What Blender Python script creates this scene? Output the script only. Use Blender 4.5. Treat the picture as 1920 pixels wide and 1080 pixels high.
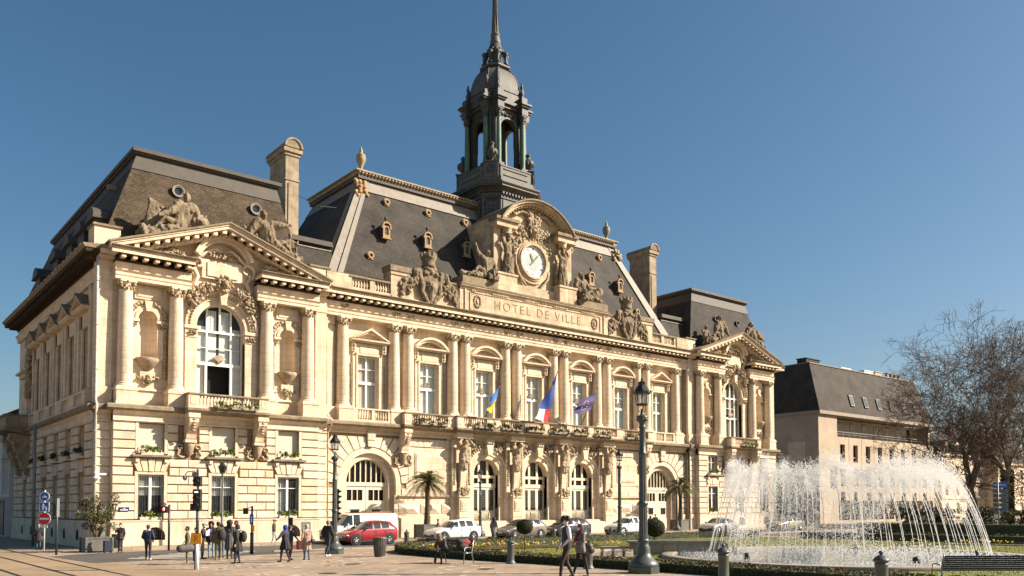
import bpy, bmesh, math, random
import numpy as np
from mathutils import Vector, Matrix, noise as mnoise
PI = math.pi
rad = math.radians
S = bpy.context.scene
for o in list(bpy.data.objects): bpy.data.objects.remove(o)
COL = S.collection

# ------------------------------------------------------------------ camera
cam_d = bpy.data.cameras.new("Camera")
cam = bpy.data.objects.new("Camera", cam_d)
COL.objects.link(cam)
S.camera = cam
cam_d.sensor_width = 36.0
cam_d.lens = 1588.53 / 1920 * 36
cam_d.shift_y = 345.0 / 1920
cam_d.clip_end = 3000
cam_d.clip_start = 0.2
YAW, PITCH, ROLL = rad(50.58965), rad(2.37715), rad(-0.18382)
_f = Vector((math.cos(YAW) * math.cos(PITCH), math.sin(YAW) * math.cos(PITCH), math.sin(PITCH)))
_r = Vector((math.sin(YAW), -math.cos(YAW), 0))
_u = _r.cross(_f)
_r2 = math.cos(ROLL) * _r + math.sin(ROLL) * _u
_u2 = -math.sin(ROLL) * _r + math.cos(ROLL) * _u
_m = Matrix((_r2, _u2, -_f)).transposed().to_4x4()
_m.translation = (-45.1, 0.0, 2.25)
cam.matrix_world = _m

# ------------------------------------------------------------------ world and sun
SUN_EL, SUN_AZ = 33.0, -38.0          # azimuth measured from +X towards +Y
W = bpy.data.worlds.new("World")
S.world = W
W.use_nodes = True
nt = W.node_tree
bg = nt.nodes["Background"]
sky = nt.nodes.new("ShaderNodeTexSky")
sky.sky_type = 'NISHITA'
sky.sun_disc = False
sky.sun_elevation = rad(SUN_EL)
sky.sun_rotation = rad(90 - SUN_AZ)
sky.altitude = 60
sky.air_density = 1.0
sky.dust_density = 1.7
sky.ozone_density = 1.9
hs = nt.nodes.new('ShaderNodeHueSaturation'); hs.inputs['Saturation'].default_value = 1.22; hs.inputs['Hue'].default_value = 0.492
nt.links.new(sky.outputs[0], hs.inputs['Color']); nt.links.new(hs.outputs[0], bg.inputs[0])
bg.inputs[1].default_value = 0.049
sl = bpy.data.lights.new("sun", 'SUN')
sl.energy = 5.0
sl.angle = rad(0.53)
sl.color = (1.0, 0.875, 0.73)
so = bpy.data.objects.new("sun", sl)
COL.objects.link(so)
_sd = Vector((math.cos(rad(SUN_EL)) * math.cos(rad(SUN_AZ)), math.cos(rad(SUN_EL)) * math.sin(rad(SUN_AZ)), math.sin(rad(SUN_EL))))
so.rotation_euler = _sd.to_track_quat('Z', 'Y').to_euler()
S.view_settings.view_transform = 'Standard'
S.view_settings.look = 'None'
S.view_settings.exposure = 1.2
S.view_settings.gamma = 1.0
S.render.engine = 'CYCLES'
S.cycles.max_bounces = 6
S.cycles.transparent_max_bounces = 12

# ------------------------------------------------------------------ materials
def newmat(name):
    m = bpy.data.materials.new(name); m.use_nodes = True
    return m, m.node_tree, m.node_tree.nodes["Principled BSDF"]

def mk(name, col, rough=0.6, metal=0.0, var=0.15, scale=3.0, bump=0.0, bscale=20.0, spec=0.5, col2=None, coat=0.0, detail=6.0, streak=0.0, scol=(0.2, 0.17, 0.13), ashlar=0.0):
    """colour with two scales of noise variation, optional vertical streaks, optional bump"""
    m, t, p = newmat(name)
    N = t.nodes; L = t.links
    tc = N.new("ShaderNodeTexCoord")
    c2 = col2 or tuple(max(0, c * (1 - var)) for c in col)
    c1 = col if col2 else tuple(min(1, c * (1 + var * 0.6)) for c in col)
    n1 = N.new("ShaderNodeTexNoise"); n1.inputs['Scale'].default_value = scale; n1.inputs['Detail'].default_value = detail; n1.inputs['Roughness'].default_value = 0.65
    L.new(tc.outputs['Object'], n1.inputs['Vector'])
    cr = N.new("ShaderNodeValToRGB")
    cr.color_ramp.elements[0].position = 0.32; cr.color_ramp.elements[1].position = 0.68
    cr.color_ramp.elements[0].color = (*c2, 1); cr.color_ramp.elements[1].color = (*c1, 1)
    L.new(n1.outputs['Fac'], cr.inputs[0])
    out = cr.outputs[0]
    if streak > 0:
        mp = N.new("ShaderNodeMapping"); mp.inputs['Scale'].default_value = (3.0, 3.0, 0.16)
        L.new(tc.outputs['Object'], mp.inputs[0])
        n2 = N.new("ShaderNodeTexNoise"); n2.inputs['Scale'].default_value = 1.3; n2.inputs['Detail'].default_value = 7; n2.inputs['Roughness'].default_value = 0.7
        L.new(mp.outputs[0], n2.inputs['Vector'])
        r2 = N.new("ShaderNodeValToRGB"); r2.color_ramp.elements[0].position = 0.5; r2.color_ramp.elements[1].position = 0.72
        L.new(n2.outputs['Fac'], r2.inputs[0])
        ml = N.new("ShaderNodeMath"); ml.operation = 'MULTIPLY'; ml.inputs[1].default_value = streak
        L.new(r2.outputs[0], ml.inputs[0])
        mx = N.new("ShaderNodeMix"); mx.data_type = 'RGBA'
        L.new(ml.outputs[0], mx.inputs[0]); L.new(out, mx.inputs[6]); mx.inputs[7].default_value = (*scol, 1)
        out = mx.outputs[2]
    if ashlar:
        sp = N.new("ShaderNodeSeparateXYZ"); L.new(tc.outputs['Object'], sp.inputs[0])
        ad = N.new("ShaderNodeMath"); ad.operation = 'ADD'; L.new(sp.outputs[0], ad.inputs[0]); L.new(sp.outputs[1], ad.inputs[1])
        cb = N.new("ShaderNodeCombineXYZ"); L.new(ad.outputs[0], cb.inputs[0]); L.new(sp.outputs[2], cb.inputs[1])
        br = N.new("ShaderNodeTexBrick"); L.new(cb.outputs[0], br.inputs['Vector']); br.inputs['Scale'].default_value = 1
        br.inputs['Brick Width'].default_value = 0.95; br.inputs['Row Height'].default_value = 0.42; br.inputs['Mortar Size'].default_value = 0.008
        br.inputs['Color1'].default_value = (1, 1, 1, 1); br.inputs['Color2'].default_value = (1 - ashlar, 1 - ashlar * 1.15, 1 - ashlar * 1.35, 1); br.inputs['Mortar'].default_value = (.62, .52, .42, 1)
        mb = N.new("ShaderNodeMix"); mb.data_type = 'RGBA'; mb.blend_type = 'MULTIPLY'; mb.inputs[0].default_value = 1
        L.new(out, mb.inputs[6]); L.new(br.outputs['Color'], mb.inputs[7]); out = mb.outputs[2]
    L.new(out, p.inputs['Base Color'])
    p.inputs['Roughness'].default_value = rough
    p.inputs['Metallic'].default_value = metal
    p.inputs['Specular IOR Level'].default_value = spec
    if coat: p.inputs['Coat Weight'].default_value = coat; p.inputs['Coat Roughness'].default_value = 0.05
    if bump > 0:
        nb = N.new("ShaderNodeTexNoise"); nb.inputs['Scale'].default_value = bscale; nb.inputs['Detail'].default_value = 5
        L.new(tc.outputs['Object'], nb.inputs['Vector'])
        b = N.new("ShaderNodeBump"); b.inputs['Strength'].default_value = bump; b.inputs['Distance'].default_value = 0.03
        L.new(nb.outputs['Fac'], b.inputs['Height']); L.new(b.outputs[0], p.inputs['Normal'])
    return m

M = {}
STONE = (0.685, 0.56, 0.41)
M['stone'] = mk('limestone', STONE, 0.85, var=0.2, scale=0.9, bump=0.35, bscale=9, streak=0.45, scol=(0.36, 0.26, 0.16), spec=0.2, ashlar=.11)
M['stone2'] = mk('rusticated_limestone', (0.66, 0.535, 0.405), 0.88, var=0.24, scale=1.4, bump=0.5, bscale=14, streak=0.28, scol=(0.38, 0.26, 0.14), spec=0.2)
M['stone2b'] = mk('greyer_limestone_block', (0.57, 0.47, 0.36), 0.9, var=0.24, scale=1.1, bump=0.5, bscale=14, streak=0.4, scol=(0.30, 0.23, 0.16), spec=0.2)
M['stone2c'] = mk('warm_limestone_block', (0.62, 0.485, 0.335), 0.9, var=0.2, scale=1.1, bump=0.5, bscale=14, streak=0.4, scol=(0.36, 0.25, 0.14), spec=0.2)
M['socle'] = mk('plinth_limestone', (0.62, 0.51, 0.38), 0.9, var=0.22, scale=0.7, bump=0.4, bscale=10, streak=0.5, scol=(0.33, 0.23, 0.13), spec=0.2)
M['soot_shade'] = mk('soot_shade_limestone', (0.075, 0.052, 0.032), 0.95, scale=3, col2=(0.035, 0.026, 0.017), bump=0.3, spec=0.1)  # soot on the flank eaves; on front cornices also painted shade between modillions
M['joint'] = mk('dirty_joint_stone', (0.30, 0.205, 0.12), 0.95, var=0.25, scale=2, spec=0.1)
M['weathered'] = mk('weathered_chimney_stone', (0.40, 0.32, 0.215), 0.9, scale=1.5, col2=(0.20, 0.155, 0.10), bump=0.4, streak=0.6, scol=(0.13, 0.10, 0.07))
M['stage'] = mk('attic_limestone', (0.56, 0.45, 0.315), 0.9, var=0.3, scale=1.2, bump=0.4, streak=0.6, scol=(0.24, 0.175, 0.105), spec=0.15, ashlar=.15)
M['ledge'] = mk('weathered_ledge_stone', (0.30, 0.235, 0.155), 0.92, scale=2.2, col2=(0.15, 0.12, 0.085), bump=0.5, bscale=12, spec=0.15)
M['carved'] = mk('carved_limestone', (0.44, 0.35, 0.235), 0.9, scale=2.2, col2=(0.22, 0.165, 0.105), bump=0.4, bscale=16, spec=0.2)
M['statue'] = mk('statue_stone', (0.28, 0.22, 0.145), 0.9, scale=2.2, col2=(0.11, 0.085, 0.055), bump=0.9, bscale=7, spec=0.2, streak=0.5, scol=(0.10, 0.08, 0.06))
M['leadgrey'] = mk('zinc_flashing', (0.062, 0.052, 0.038), 0.7, metal=0.0, var=0.25, scale=2, streak=0.3, scol=(0.04, 0.037, 0.032))
M['zinclight'] = mk('pale_zinc', (0.20, 0.175, 0.135), 0.65, metal=0.0, var=0.2, scale=2, streak=0.35, scol=(0.09, 0.085, 0.075))
M['lead'] = mk('belfry_lead', (0.055, 0.055, 0.045), 0.6, scale=1.6, col2=(0.028, 0.03, 0.027), streak=0.4, scol=(0.16, 0.155, 0.125), bump=0.2)
M['leadpale'] = mk('belfry_pale_lead', (0.115, 0.110, 0.088), 0.65, scale=1.6, col2=(0.055, 0.054, 0.045), streak=0.5, scol=(0.045, 0.045, 0.04), bump=0.2)
M['copper'] = mk('green_copper', (0.085, 0.20, 0.13), 0.6, metal=0.0, scale=2.5, col2=(0.06, 0.12, 0.09), streak=0.7, scol=(0.20, 0.11, 0.06))
M['ochre'] = mk('ochre_zinc', (0.38, 0.23, 0.085), 0.7, scale=5, col2=(0.19, 0.12, 0.06))
M['ochrepale'] = mk('weathered_ochre_ridge', (0.36, 0.27, 0.15), 0.7, scale=3, col2=(0.20, 0.155, 0.09))
M['white'] = mk('white_window_paint', (0.74, 0.71, 0.63), 0.5, var=0.05)
M['cream'] = mk('cream_door_paint', (0.66, 0.58, 0.42), 0.5, var=0.06, bump=0.05)
M['curtain'] = mk('pale_blind_fabric', (0.52, 0.47, 0.385), 0.9, var=0.06, scale=2)
M['curtain2'] = mk('pale_grey_curtain', (0.62, 0.64, 0.60), 0.9, var=0.10, scale=3)
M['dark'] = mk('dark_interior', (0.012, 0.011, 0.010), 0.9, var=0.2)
M['iron'] = mk('black_iron', (0.02, 0.02, 0.02), 0.5, var=0.2)
M['lampgreen'] = mk('dark_green_grey_iron_paint', (0.06, 0.07, 0.062), 0.42, var=0.3, scale=5, bump=0.15, bscale=30)
M['lampdark'] = mk('black_lantern_metal', (0.018, 0.018, 0.016), 0.4, var=0.2)
M['asphalt'] = mk('asphalt', (0.075, 0.066, 0.058), 0.9, var=0.25, scale=0.5, bump=0.3, bscale=60)
M['kerb'] = mk('kerb_stone', (0.30, 0.25, 0.19), 0.9, var=0.2, scale=2)
M['paint'] = mk('white_road_paint', (0.5, 0.46, 0.38), 0.8, var=0.2, scale=5)
M['rail'] = mk('tram_rail_steel', (0.035, 0.03, 0.027), 0.45, metal=0.4, var=0.2)
M['soil'] = mk('bed_soil', (0.06, 0.045, 0.028), 0.95, var=0.3, scale=4, bump=0.6)
M['water'] = mk('basin_water', (0.12, 0.16, 0.155), 0.12, var=0.3, scale=2, bump=0.5, bscale=5)
M['bark'] = mk('plane_tree_bark', (0.20, 0.16, 0.11), 0.9, scale=1.8, col2=(0.08, 0.06, 0.04), bump=0.5)
M['twig'] = mk('plane_tree_twigs', (0.125, 0.09, 0.058), 0.9, var=0.3, scale=1)
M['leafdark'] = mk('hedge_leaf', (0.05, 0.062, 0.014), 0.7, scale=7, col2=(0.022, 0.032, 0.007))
M['hedgetop'] = mk('hedge_russet_leaf', (0.11, 0.075, 0.018), 0.7, scale=6, col2=(0.05, 0.05, 0.012))
M['leafmid'] = mk('shrub_leaf', (0.09, 0.085, 0.02), 0.6, scale=9, col2=(0.04, 0.05, 0.012))
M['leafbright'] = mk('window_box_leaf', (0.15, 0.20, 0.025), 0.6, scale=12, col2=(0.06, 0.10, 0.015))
M['ball'] = mk('topiary_leaf', (0.04, 0.052, 0.012), 0.75, scale=14, col2=(0.02, 0.028, 0.008))
M['palm'] = mk('palm_frond', (0.16, 0.135, 0.032), 0.6, scale=3, col2=(0.06, 0.062, 0.015))
M['palmtrunk'] = mk('palm_trunk_fibre', (0.10, 0.075, 0.048), 0.95, scale=8, col2=(0.045, 0.032, 0.02), bump=0.8)
M['grass'] = mk('lawn_grass', (0.16, 0.165, 0.018), 0.9, scale=0.7, col2=(0.11, 0.12, 0.013), bump=0.6, bscale=70)
M['grassblade'] = mk('grass_blade', (0.20, 0.20, 0.024), 0.8, var=0.3, scale=3)
M['yellow'] = mk('yellow_flower', (0.75, 0.50, 0.02), 0.6, var=0.1)
M['orange'] = mk('orange_flower', (0.75, 0.28, 0.02), 0.6, var=0.1)
M['whitefl'] = mk('white_flower', (0.7, 0.68, 0.55), 0.6, var=0.1)
M['farwall'] = mk('pale_grey_render', (0.62, 0.60, 0.56), 0.9, var=0.1)
M['planter'] = mk('grey_planter_metal', (0.12, 0.12, 0.10), 0.6, var=0.25, scale=4)
M['bollard'] = mk('green_grey_bollard_paint', (0.085, 0.088, 0.072), 0.5, var=0.3, scale=6, bump=0.2)
M['bench'] = mk('dark_bench_slat', (0.022, 0.024, 0.028), 0.45, var=0.2)
M['steel'] = mk('brushed_steel', (0.35, 0.34, 0.32), 0.35, metal=0.8, var=0.1)
M['annexwall'] = mk('annex_limestone_panels', (0.40, 0.325, 0.235), 0.9, var=0.2, scale=0.4, bump=0.2, streak=0.35, scol=(0.25, 0.19, 0.13))
M['whiteplastic'] = mk('white_plastic', (0.75, 0.75, 0.74), 0.5, var=0.03)
M['red'] = mk('sign_red', (0.6, 0.012, 0.02), 0.4, var=0.05)
M['blue'] = mk('sign_blue', (0.015, 0.10, 0.42), 0.4, var=0.05)
M['signorange'] = mk('amber_sign', (0.90, 0.50, 0.01), 0.5, var=0.04)
M['signredletter'] = mk('orange_red_letter', (0.75, 0.10, 0.01), 0.5, var=0.04)
M['greysteel'] = mk('grey_post_paint', (0.16, 0.17, 0.165), 0.45, var=0.15)
M['darkpost'] = mk('dark_blue_grey_post', (0.03, 0.036, 0.045), 0.45, var=0.2)
M['gutterwhite'] = mk('flaking_white_pipe', (0.55, 0.50, 0.42), 0.7, scale=9, col2=(0.28, 0.25, 0.21))
M['navyplate'] = mk('navy_enamel', (0.01, 0.015, 0.06), 0.4, var=0.1)
M['letter'] = mk('letter_carving', (0.30, 0.23, 0.14), 0.9, var=0.1)
M['inkblack'] = mk('black_enamel', (0.01, 0.01, 0.01), 0.5)
M['dialwhite'] = mk('white_dial_enamel', (0.74, 0.73, 0.70), 0.35, var=0.03)
M['dialgreen'] = mk('grey_green_dial_centre', (0.23, 0.27, 0.22), 0.4, var=0.1)

def glassmat(name, tint, rough=0.04, alpha=0.35):
    """window pane: part mirror, part clear"""
    m, t, p = newmat(name)
    N = t.nodes; L = t.links
    out = N["Material Output"]
    p.inputs['Base Color'].default_value = (*tint, 1); p.inputs['Roughness'].default_value = rough
    p.inputs['Specular IOR Level'].default_value = 0.8
    tr = N.new("ShaderNodeBsdfTransparent"); tr.inputs[0].default_value = (0.97, 0.99, 0.99, 1)
    mx = N.new("ShaderNodeMixShader"); mx.inputs[0].default_value = alpha
    L.new(p.outputs[0], mx.inputs[1]); L.new(tr.outputs[0], mx.inputs[2]); L.new(mx.outputs[0], out.inputs[0])
    tc = N.new("ShaderNodeTexCoord"); nb = N.new("ShaderNodeTexNoise"); nb.inputs['Scale'].default_value = 0.9
    L.new(tc.outputs['Object'], nb.inputs['Vector'])
    b = N.new("ShaderNodeBump"); b.inputs['Strength'].default_value = 0.12; b.inputs['Distance'].default_value = 0.05
    L.new(nb.outputs['Fac'], b.inputs['Height']); L.new(b.outputs[0], p.inputs['Normal'])
    return m
M['glass'] = glassmat('window_glass', (0.16, 0.21, 0.22), alpha=0.86)
M['glassdark'] = mk('dark_window_glass', (0.012, 0.012, 0.013), 0.12, var=.1, spec=0.22)
M['lampglass'] = glassmat('lantern_glass', (0.40, 0.38, 0.35), 0.3, alpha=0.55)
M['carglass'] = glassmat('car_glass', (0.02, 0.03, 0.033), 0.02, alpha=0.1)

def slate(name, c1, c2, sz=(0.35, 0.16), speck=0.0, spc=(0.4, 0.35, 0.28)):
    m, t, p = newmat(name); N = t.nodes; L = t.links
    tc = N.new("ShaderNodeTexCoord")
    sp = N.new("ShaderNodeSeparateXYZ"); L.new(tc.outputs['Object'], sp.inputs[0])
    ad = N.new("ShaderNodeMath"); ad.operation = 'ADD'; L.new(sp.outputs[0], ad.inputs[0]); L.new(sp.outputs[1], ad.inputs[1])
    cb = N.new("ShaderNodeCombineXYZ"); L.new(ad.outputs[0], cb.inputs[0]); L.new(sp.outputs[2], cb.inputs[1])
    br = N.new("ShaderNodeTexBrick"); L.new(cb.outputs[0], br.inputs['Vector'])
    br.inputs['Color1'].default_value = (*c1, 1); br.inputs['Color2'].default_value = (*c2, 1)
    br.inputs['Mortar'].default_value = tuple(c * 0.45 for c in c2) + (1,)
    br.inputs['Scale'].default_value = 1; br.inputs['Brick Width'].default_value = sz[0]; br.inputs['Row Height'].default_value = sz[1]
    br.inputs['Mortar Size'].default_value = 0.012; br.inputs['Mortar Smooth'].default_value = 0.3
    n1 = N.new("ShaderNodeTexNoise"); n1.inputs['Scale'].default_value = 0.7; n1.inputs['Detail'].default_value = 8; L.new(tc.outputs['Object'], n1.inputs['Vector'])
    mr = N.new("ShaderNodeMapRange"); mr.inputs[1].default_value = 0.3; mr.inputs[2].default_value = 0.7; mr.inputs[3].default_value = 0.65; mr.inputs[4].default_value = 1.3
    L.new(n1.outputs['Fac'], mr.inputs[0])
    mu = N.new("ShaderNodeMix"); mu.data_type = 'RGBA'; mu.blend_type = 'MULTIPLY'; mu.inputs[0].default_value = 1
    L.new(br.outputs['Color'], mu.inputs[6]); L.new(mr.outputs[0], mu.inputs[7])
    out = mu.outputs[2]
    if speck:
        n2 = N.new("ShaderNodeTexNoise"); n2.inputs['Scale'].default_value = 6; n2.inputs['Detail'].default_value = 5; n2.inputs['Roughness'].default_value = 0.8
        L.new(tc.outputs['Object'], n2.inputs['Vector'])
        r2 = N.new("ShaderNodeValToRGB"); r2.color_ramp.elements[0].position = 0.5; r2.color_ramp.elements[1].position = 0.75
        L.new(n2.outputs['Fac'], r2.inputs[0])
        ml = N.new("ShaderNodeMath"); ml.operation = 'MULTIPLY'; ml.inputs[1].default_value = speck; L.new(r2.outputs[0], ml.inputs[0])
        mx = N.new("ShaderNodeMix"); mx.data_type = 'RGBA'; L.new(ml.outputs[0], mx.inputs[0]); L.new(out, mx.inputs[6]); mx.inputs[7].default_value = (*spc, 1)
        out = mx.outputs[2]
    L.new(out, p.inputs['Base Color']); p.inputs['Roughness'].default_value = 0.75; p.inputs['Specular IOR Level'].default_value = 0.15
    b = N.new("ShaderNodeBump"); b.inputs['Strength'].default_value = 0.5; b.inputs['Distance'].default_value = 0.02
    L.new(br.outputs['Fac'], b.inputs['Height']); b.invert = True; L.new(b.outputs[0], p.inputs['Normal'])
    return m
M['slate'] = slate('dark_slate', (0.060, 0.053, 0.043), (0.044, 0.040, 0.034), (0.3, 0.15), 0.15, (0.07, 0.062, 0.05))
M['slateold'] = slate('old_brown_slate', (0.085, 0.062, 0.038), (0.05, 0.038, 0.025), (0.3, 0.13), 0.55, (0.20, 0.15, 0.095))
M['slateannex'] = slate('annex_slate', (0.060, 0.051, 0.041), (0.046, 0.04, 0.033), (0.4, 0.2), 0.2, (0.09, 0.075, 0.06))

def paving(name, c1, c2, mort, bw, rh, scale=1.0, speck=True):
    m, t, p = newmat(name); N = t.nodes; L = t.links
    tc = N.new("ShaderNodeTexCoord")
    mp = N.new("ShaderNodeMapping"); mp.inputs['Rotation'].default_value = (0, 0, rad(0)); L.new(tc.outputs['Object'], mp.inputs[0])
    br = N.new("ShaderNodeTexBrick"); L.new(mp.outputs[0], br.inputs['Vector'])
    br.inputs['Color1'].default_value = (*c1, 1); br.inputs['Color2'].default_value = (*c2, 1); br.inputs['Mortar'].default_value = (*mort, 1)
    br.inputs['Scale'].default_value = scale; br.inputs['Brick Width'].default_value = bw; br.inputs['Row Height'].default_value = rh
    br.inputs['Mortar Size'].default_value = 0.022; br.inputs['Bias'].default_value = -0.3
    n1 = N.new("ShaderNodeTexNoise"); n1.inputs['Scale'].default_value = 0.35; n1.inputs['Detail'].default_value = 8; n1.inputs['Roughness'].default_value = 0.7
    L.new(tc.outputs['Object'], n1.inputs['Vector'])
    mr = N.new("ShaderNodeMapRange"); mr.inputs[1].default_value = 0.3; mr.inputs[2].default_value = 0.7; mr.inputs[3].default_value = 0.72; mr.inputs[4].default_value = 1.15
    L.new(n1.outputs['Fac'], mr.inputs[0])
    mu = N.new("ShaderNodeMix"); mu.data_type = 'RGBA'; mu.blend_type = 'MULTIPLY'; mu.inputs[0].default_value = 1
    L.new(br.outputs['Color'], mu.inputs[6]); L.new(mr.outputs[0], mu.inputs[7])
    L.new(mu.outputs[2], p.inputs['Base Color']); p.inputs['Roughness'].default_value = 0.85; p.inputs['Specular IOR Level'].default_value = 0.3
    b = N.new("ShaderNodeBump"); b.inputs['Strength'].default_value = 0.4; b.inputs['Distance'].default_value = 0.01; b.invert = True
    L.new(br.outputs['Fac'], b.inputs['Height']); L.new(b.outputs[0], p.inputs['Normal'])
    return m
M['paving'] = paving('square_paving_slabs', (0.34, 0.262, 0.185), (0.24, 0.187, 0.135), (0.10, 0.077, 0.055), 1.0, 0.5)
M['sidewalk'] = paving('pavement_slabs', (0.34, 0.265, 0.185), (0.28, 0.22, 0.155), (0.16, 0.12, 0.085), 0.9, 0.5)
M['tram'] = paving('tramway_setts', (0.36, 0.265, 0.155), (0.31, 0.23, 0.14), (0.17, 0.12, 0.08), 0.3, 0.15)
def watermat():
    m, t, p = newmat('spray_water'); N = t.nodes; L = t.links
    out = N["Material Output"]
    p.inputs['Base Color'].default_value = (0.90, 0.89, 0.87, 1); p.inputs['Roughness'].default_value = 0.25
    p.inputs['Specular IOR Level'].default_value = 0.8
    tl = N.new("ShaderNodeBsdfTranslucent"); tl.inputs[0].default_value = (0.97, 0.96, 0.94, 1)
    tr = N.new("ShaderNodeBsdfTransparent")
    m1 = N.new("ShaderNodeMixShader"); m1.inputs[0].default_value = 0.42
    m2 = N.new("ShaderNodeMixShader"); m2.inputs[0].default_value = 0.36
    L.new(p.outputs[0], m1.inputs[1]); L.new(tl.outputs[0], m1.inputs[2]); L.new(m1.outputs[0], m2.inputs[1]); L.new(tr.outputs[0], m2.inputs[2]); L.new(m2.outputs[0], out.inputs[0])
    return m
M['spray'] = watermat()

# ------------------------------------------------------------------ mesh builder
class G:
    def __init__(s, T=None):
        s.v = []; s.f = []; s.m = []; s.s = []; s.mi = 0; s.T = T
    def add(s, vs, fs, smooth=False):
        b = len(s.v)
        if s.T: vs = [s.T(p) for p in vs]
        s.v += [tuple(p) for p in vs]
        s.f += [tuple(i + b for i in f) for f in fs]
        s.m += [s.mi] * len(fs); s.s += [smooth] * len(fs)
    def box(s, x0, x1, y0, y1, z0, z1):
        if x0 > x1: x0, x1 = x1, x0
        if y0 > y1: y0, y1 = y1, y0
        s.add([(x0, y0, z0), (x1, y0, z0), (x1, y1, z0), (x0, y1, z0), (x0, y0, z1), (x1, y0, z1), (x1, y1, z1), (x0, y1, z1)],
              [(0, 3, 2, 1), (4, 5, 6, 7), (0, 1, 5, 4), (1, 2, 6, 5), (2, 3, 7, 6), (3, 0, 4, 7)])
    def bbox(s, x0, x1, y0, y1, z0, z1, c=0.02):
        """box whose front (-y) edges are chamfered by c"""
        if x0 > x1: x0, x1 = x1, x0
        s.add([(x0, y0 + c, z0), (x1, y0 + c, z0), (x1, y1, z0), (x0, y1, z0), (x0, y0 + c, z1), (x1, y0 + c, z1), (x1, y1, z1), (x0, y1, z1),
               (x0 + c, y0, z0 + c), (x1 - c, y0, z0 + c), (x1 - c, y0, z1 - c), (x0 + c, y0, z1 - c)],
              [(0, 3, 2, 1), (4, 5, 6, 7), (1, 2, 6, 5), (2, 3, 7, 6), (3, 0, 4, 7), (8, 9, 10, 11), (0, 1, 9, 8), (1, 5, 10, 9), (5, 4, 11, 10), (4, 0, 8, 11)])
    def prism(s, pts, y0, y1, smooth=False):
        """polygon in xz pushed along y"""
        n = len(pts)
        s.add([(x, y0, z) for x, z in pts] + [(x, y1, z) for x, z in pts],
              [tuple(range(n)), tuple(range(2 * n - 1, n - 1, -1))] + [(i, i + n, (i + 1) % n + n, (i + 1) % n) for i in range(n)], smooth)
    def prismz(s, pts, z0, z1, top=None):
        n = len(pts); t = top or pts
        s.add([(x, y, z0) for x, y in pts] + [(x, y, z1) for x, y in t],
              [tuple(range(n - 1, -1, -1)), tuple(range(n, 2 * n))] + [(i, (i + 1) % n, (i + 1) % n + n, i + n) for i in range(n)])
    def mold(s, x0, x1, prof):
        """profile polygon (y,z) pushed along x"""
        n = len(prof)
        s.add([(x0, y, z) for y, z in prof] + [(x1, y, z) for y, z in prof],
              [tuple(range(n)), tuple(range(2 * n - 1, n - 1, -1))] + [(i, i + n, (i + 1) % n + n, (i + 1) % n) for i in range(n)])
    def lathe(s, prof, cx=0, cy=0, n=16, smooth=True, a0=0, a1=2 * PI, cap=True, z=0):
        full = abs(a1 - a0 - 2 * PI) < 1e-6
        k = n if full else n + 1
        vs = []
        for r, h in prof:
            for i in range(k):
                a = a0 + (a1 - a0) * i / n
                vs.append((cx + r * math.cos(a), cy + r * math.sin(a), h + z))
        fs = []
        for j in range(len(prof) - 1):
            for i in range(n):
                i2 = (i + 1) % k
                fs.append((j * k + i, j * k + i2, (j + 1) * k + i2, (j + 1) * k + i))
        s.add(vs, fs, smooth)
        if cap and full:
            s.add([vs[i] for i in range(k)], [tuple(range(k - 1, -1, -1))])
            s.add([vs[(len(prof) - 1) * k + i] for i in range(k)], [tuple(range(k))])
    def tube(s, pts, r, n=6, smooth=True, cap=True):
        pts = [Vector(p) for p in pts]
        if not isinstance(r, (list, tuple)): r = [r] * len(pts)
        vs = []
        up = Vector((0.13, 0.21, 1)).normalized()
        for i, p in enumerate(pts):
            d = (pts[min(i + 1, len(pts) - 1)] - pts[max(i - 1, 0)])
            if d.length < 1e-9: d = Vector((0, 0, 1))
            d.normalize()
            a = d.cross(up)
            if a.length < 0.05: a = d.cross(Vector((1, 0, 0)))
            a.normalize(); b = d.cross(a)
            for k in range(n):
                t = 2 * PI * k / n
                vs.append(p + (a * math.cos(t) + b * math.sin(t)) * r[i])
        fs = [(j * n + k, j * n + (k + 1) % n, (j + 1) * n + (k + 1) % n, (j + 1) * n + k) for j in range(len(pts) - 1) for k in range(n)]
        if cap: fs += [tuple(range(n - 1, -1, -1)), tuple((len(pts) - 1) * n + k for k in range(n))]
        s.add(vs, fs, smooth)
    def ell(s, c, r, seg=8, rings=5, smooth=True, rot=None, jit=0.0, rnd=None):
        if not isinstance(r, (list, tuple)): r = (r, r, r)
        vs = [(0, 0, -1)]
        for j in range(1, rings):
            ph = -PI / 2 + PI * j / rings
            for i in range(seg):
                a = 2 * PI * i / seg
                vs.append((math.cos(ph) * math.cos(a), math.cos(ph) * math.sin(a), math.sin(ph)))
        vs.append((0, 0, 1))
        out = []
        for x, y, z in vs:
            k = 1 + (rnd.uniform(-jit, jit) if rnd else 0)
            p = Vector((x * r[0] * k, y * r[1] * k, z * r[2] * k))
            if rot: p = rot @ p
            out.append((p[0] + c[0], p[1] + c[1], p[2] + c[2]))
        fs = [(0, 1 + (i + 1) % seg, 1 + i) for i in range(seg)]
        for j in range(rings - 2):
            b = 1 + j * seg
            fs += [(b + i, b + (i + 1) % seg, b + seg + (i + 1) % seg, b + seg + i) for i in range(seg)]
        b = 1 + (rings - 2) * seg; t = len(vs) - 1
        fs += [(b + i, b + (i + 1) % seg, t) for i in range(seg)]
        s.add(out, fs, smooth)
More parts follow.
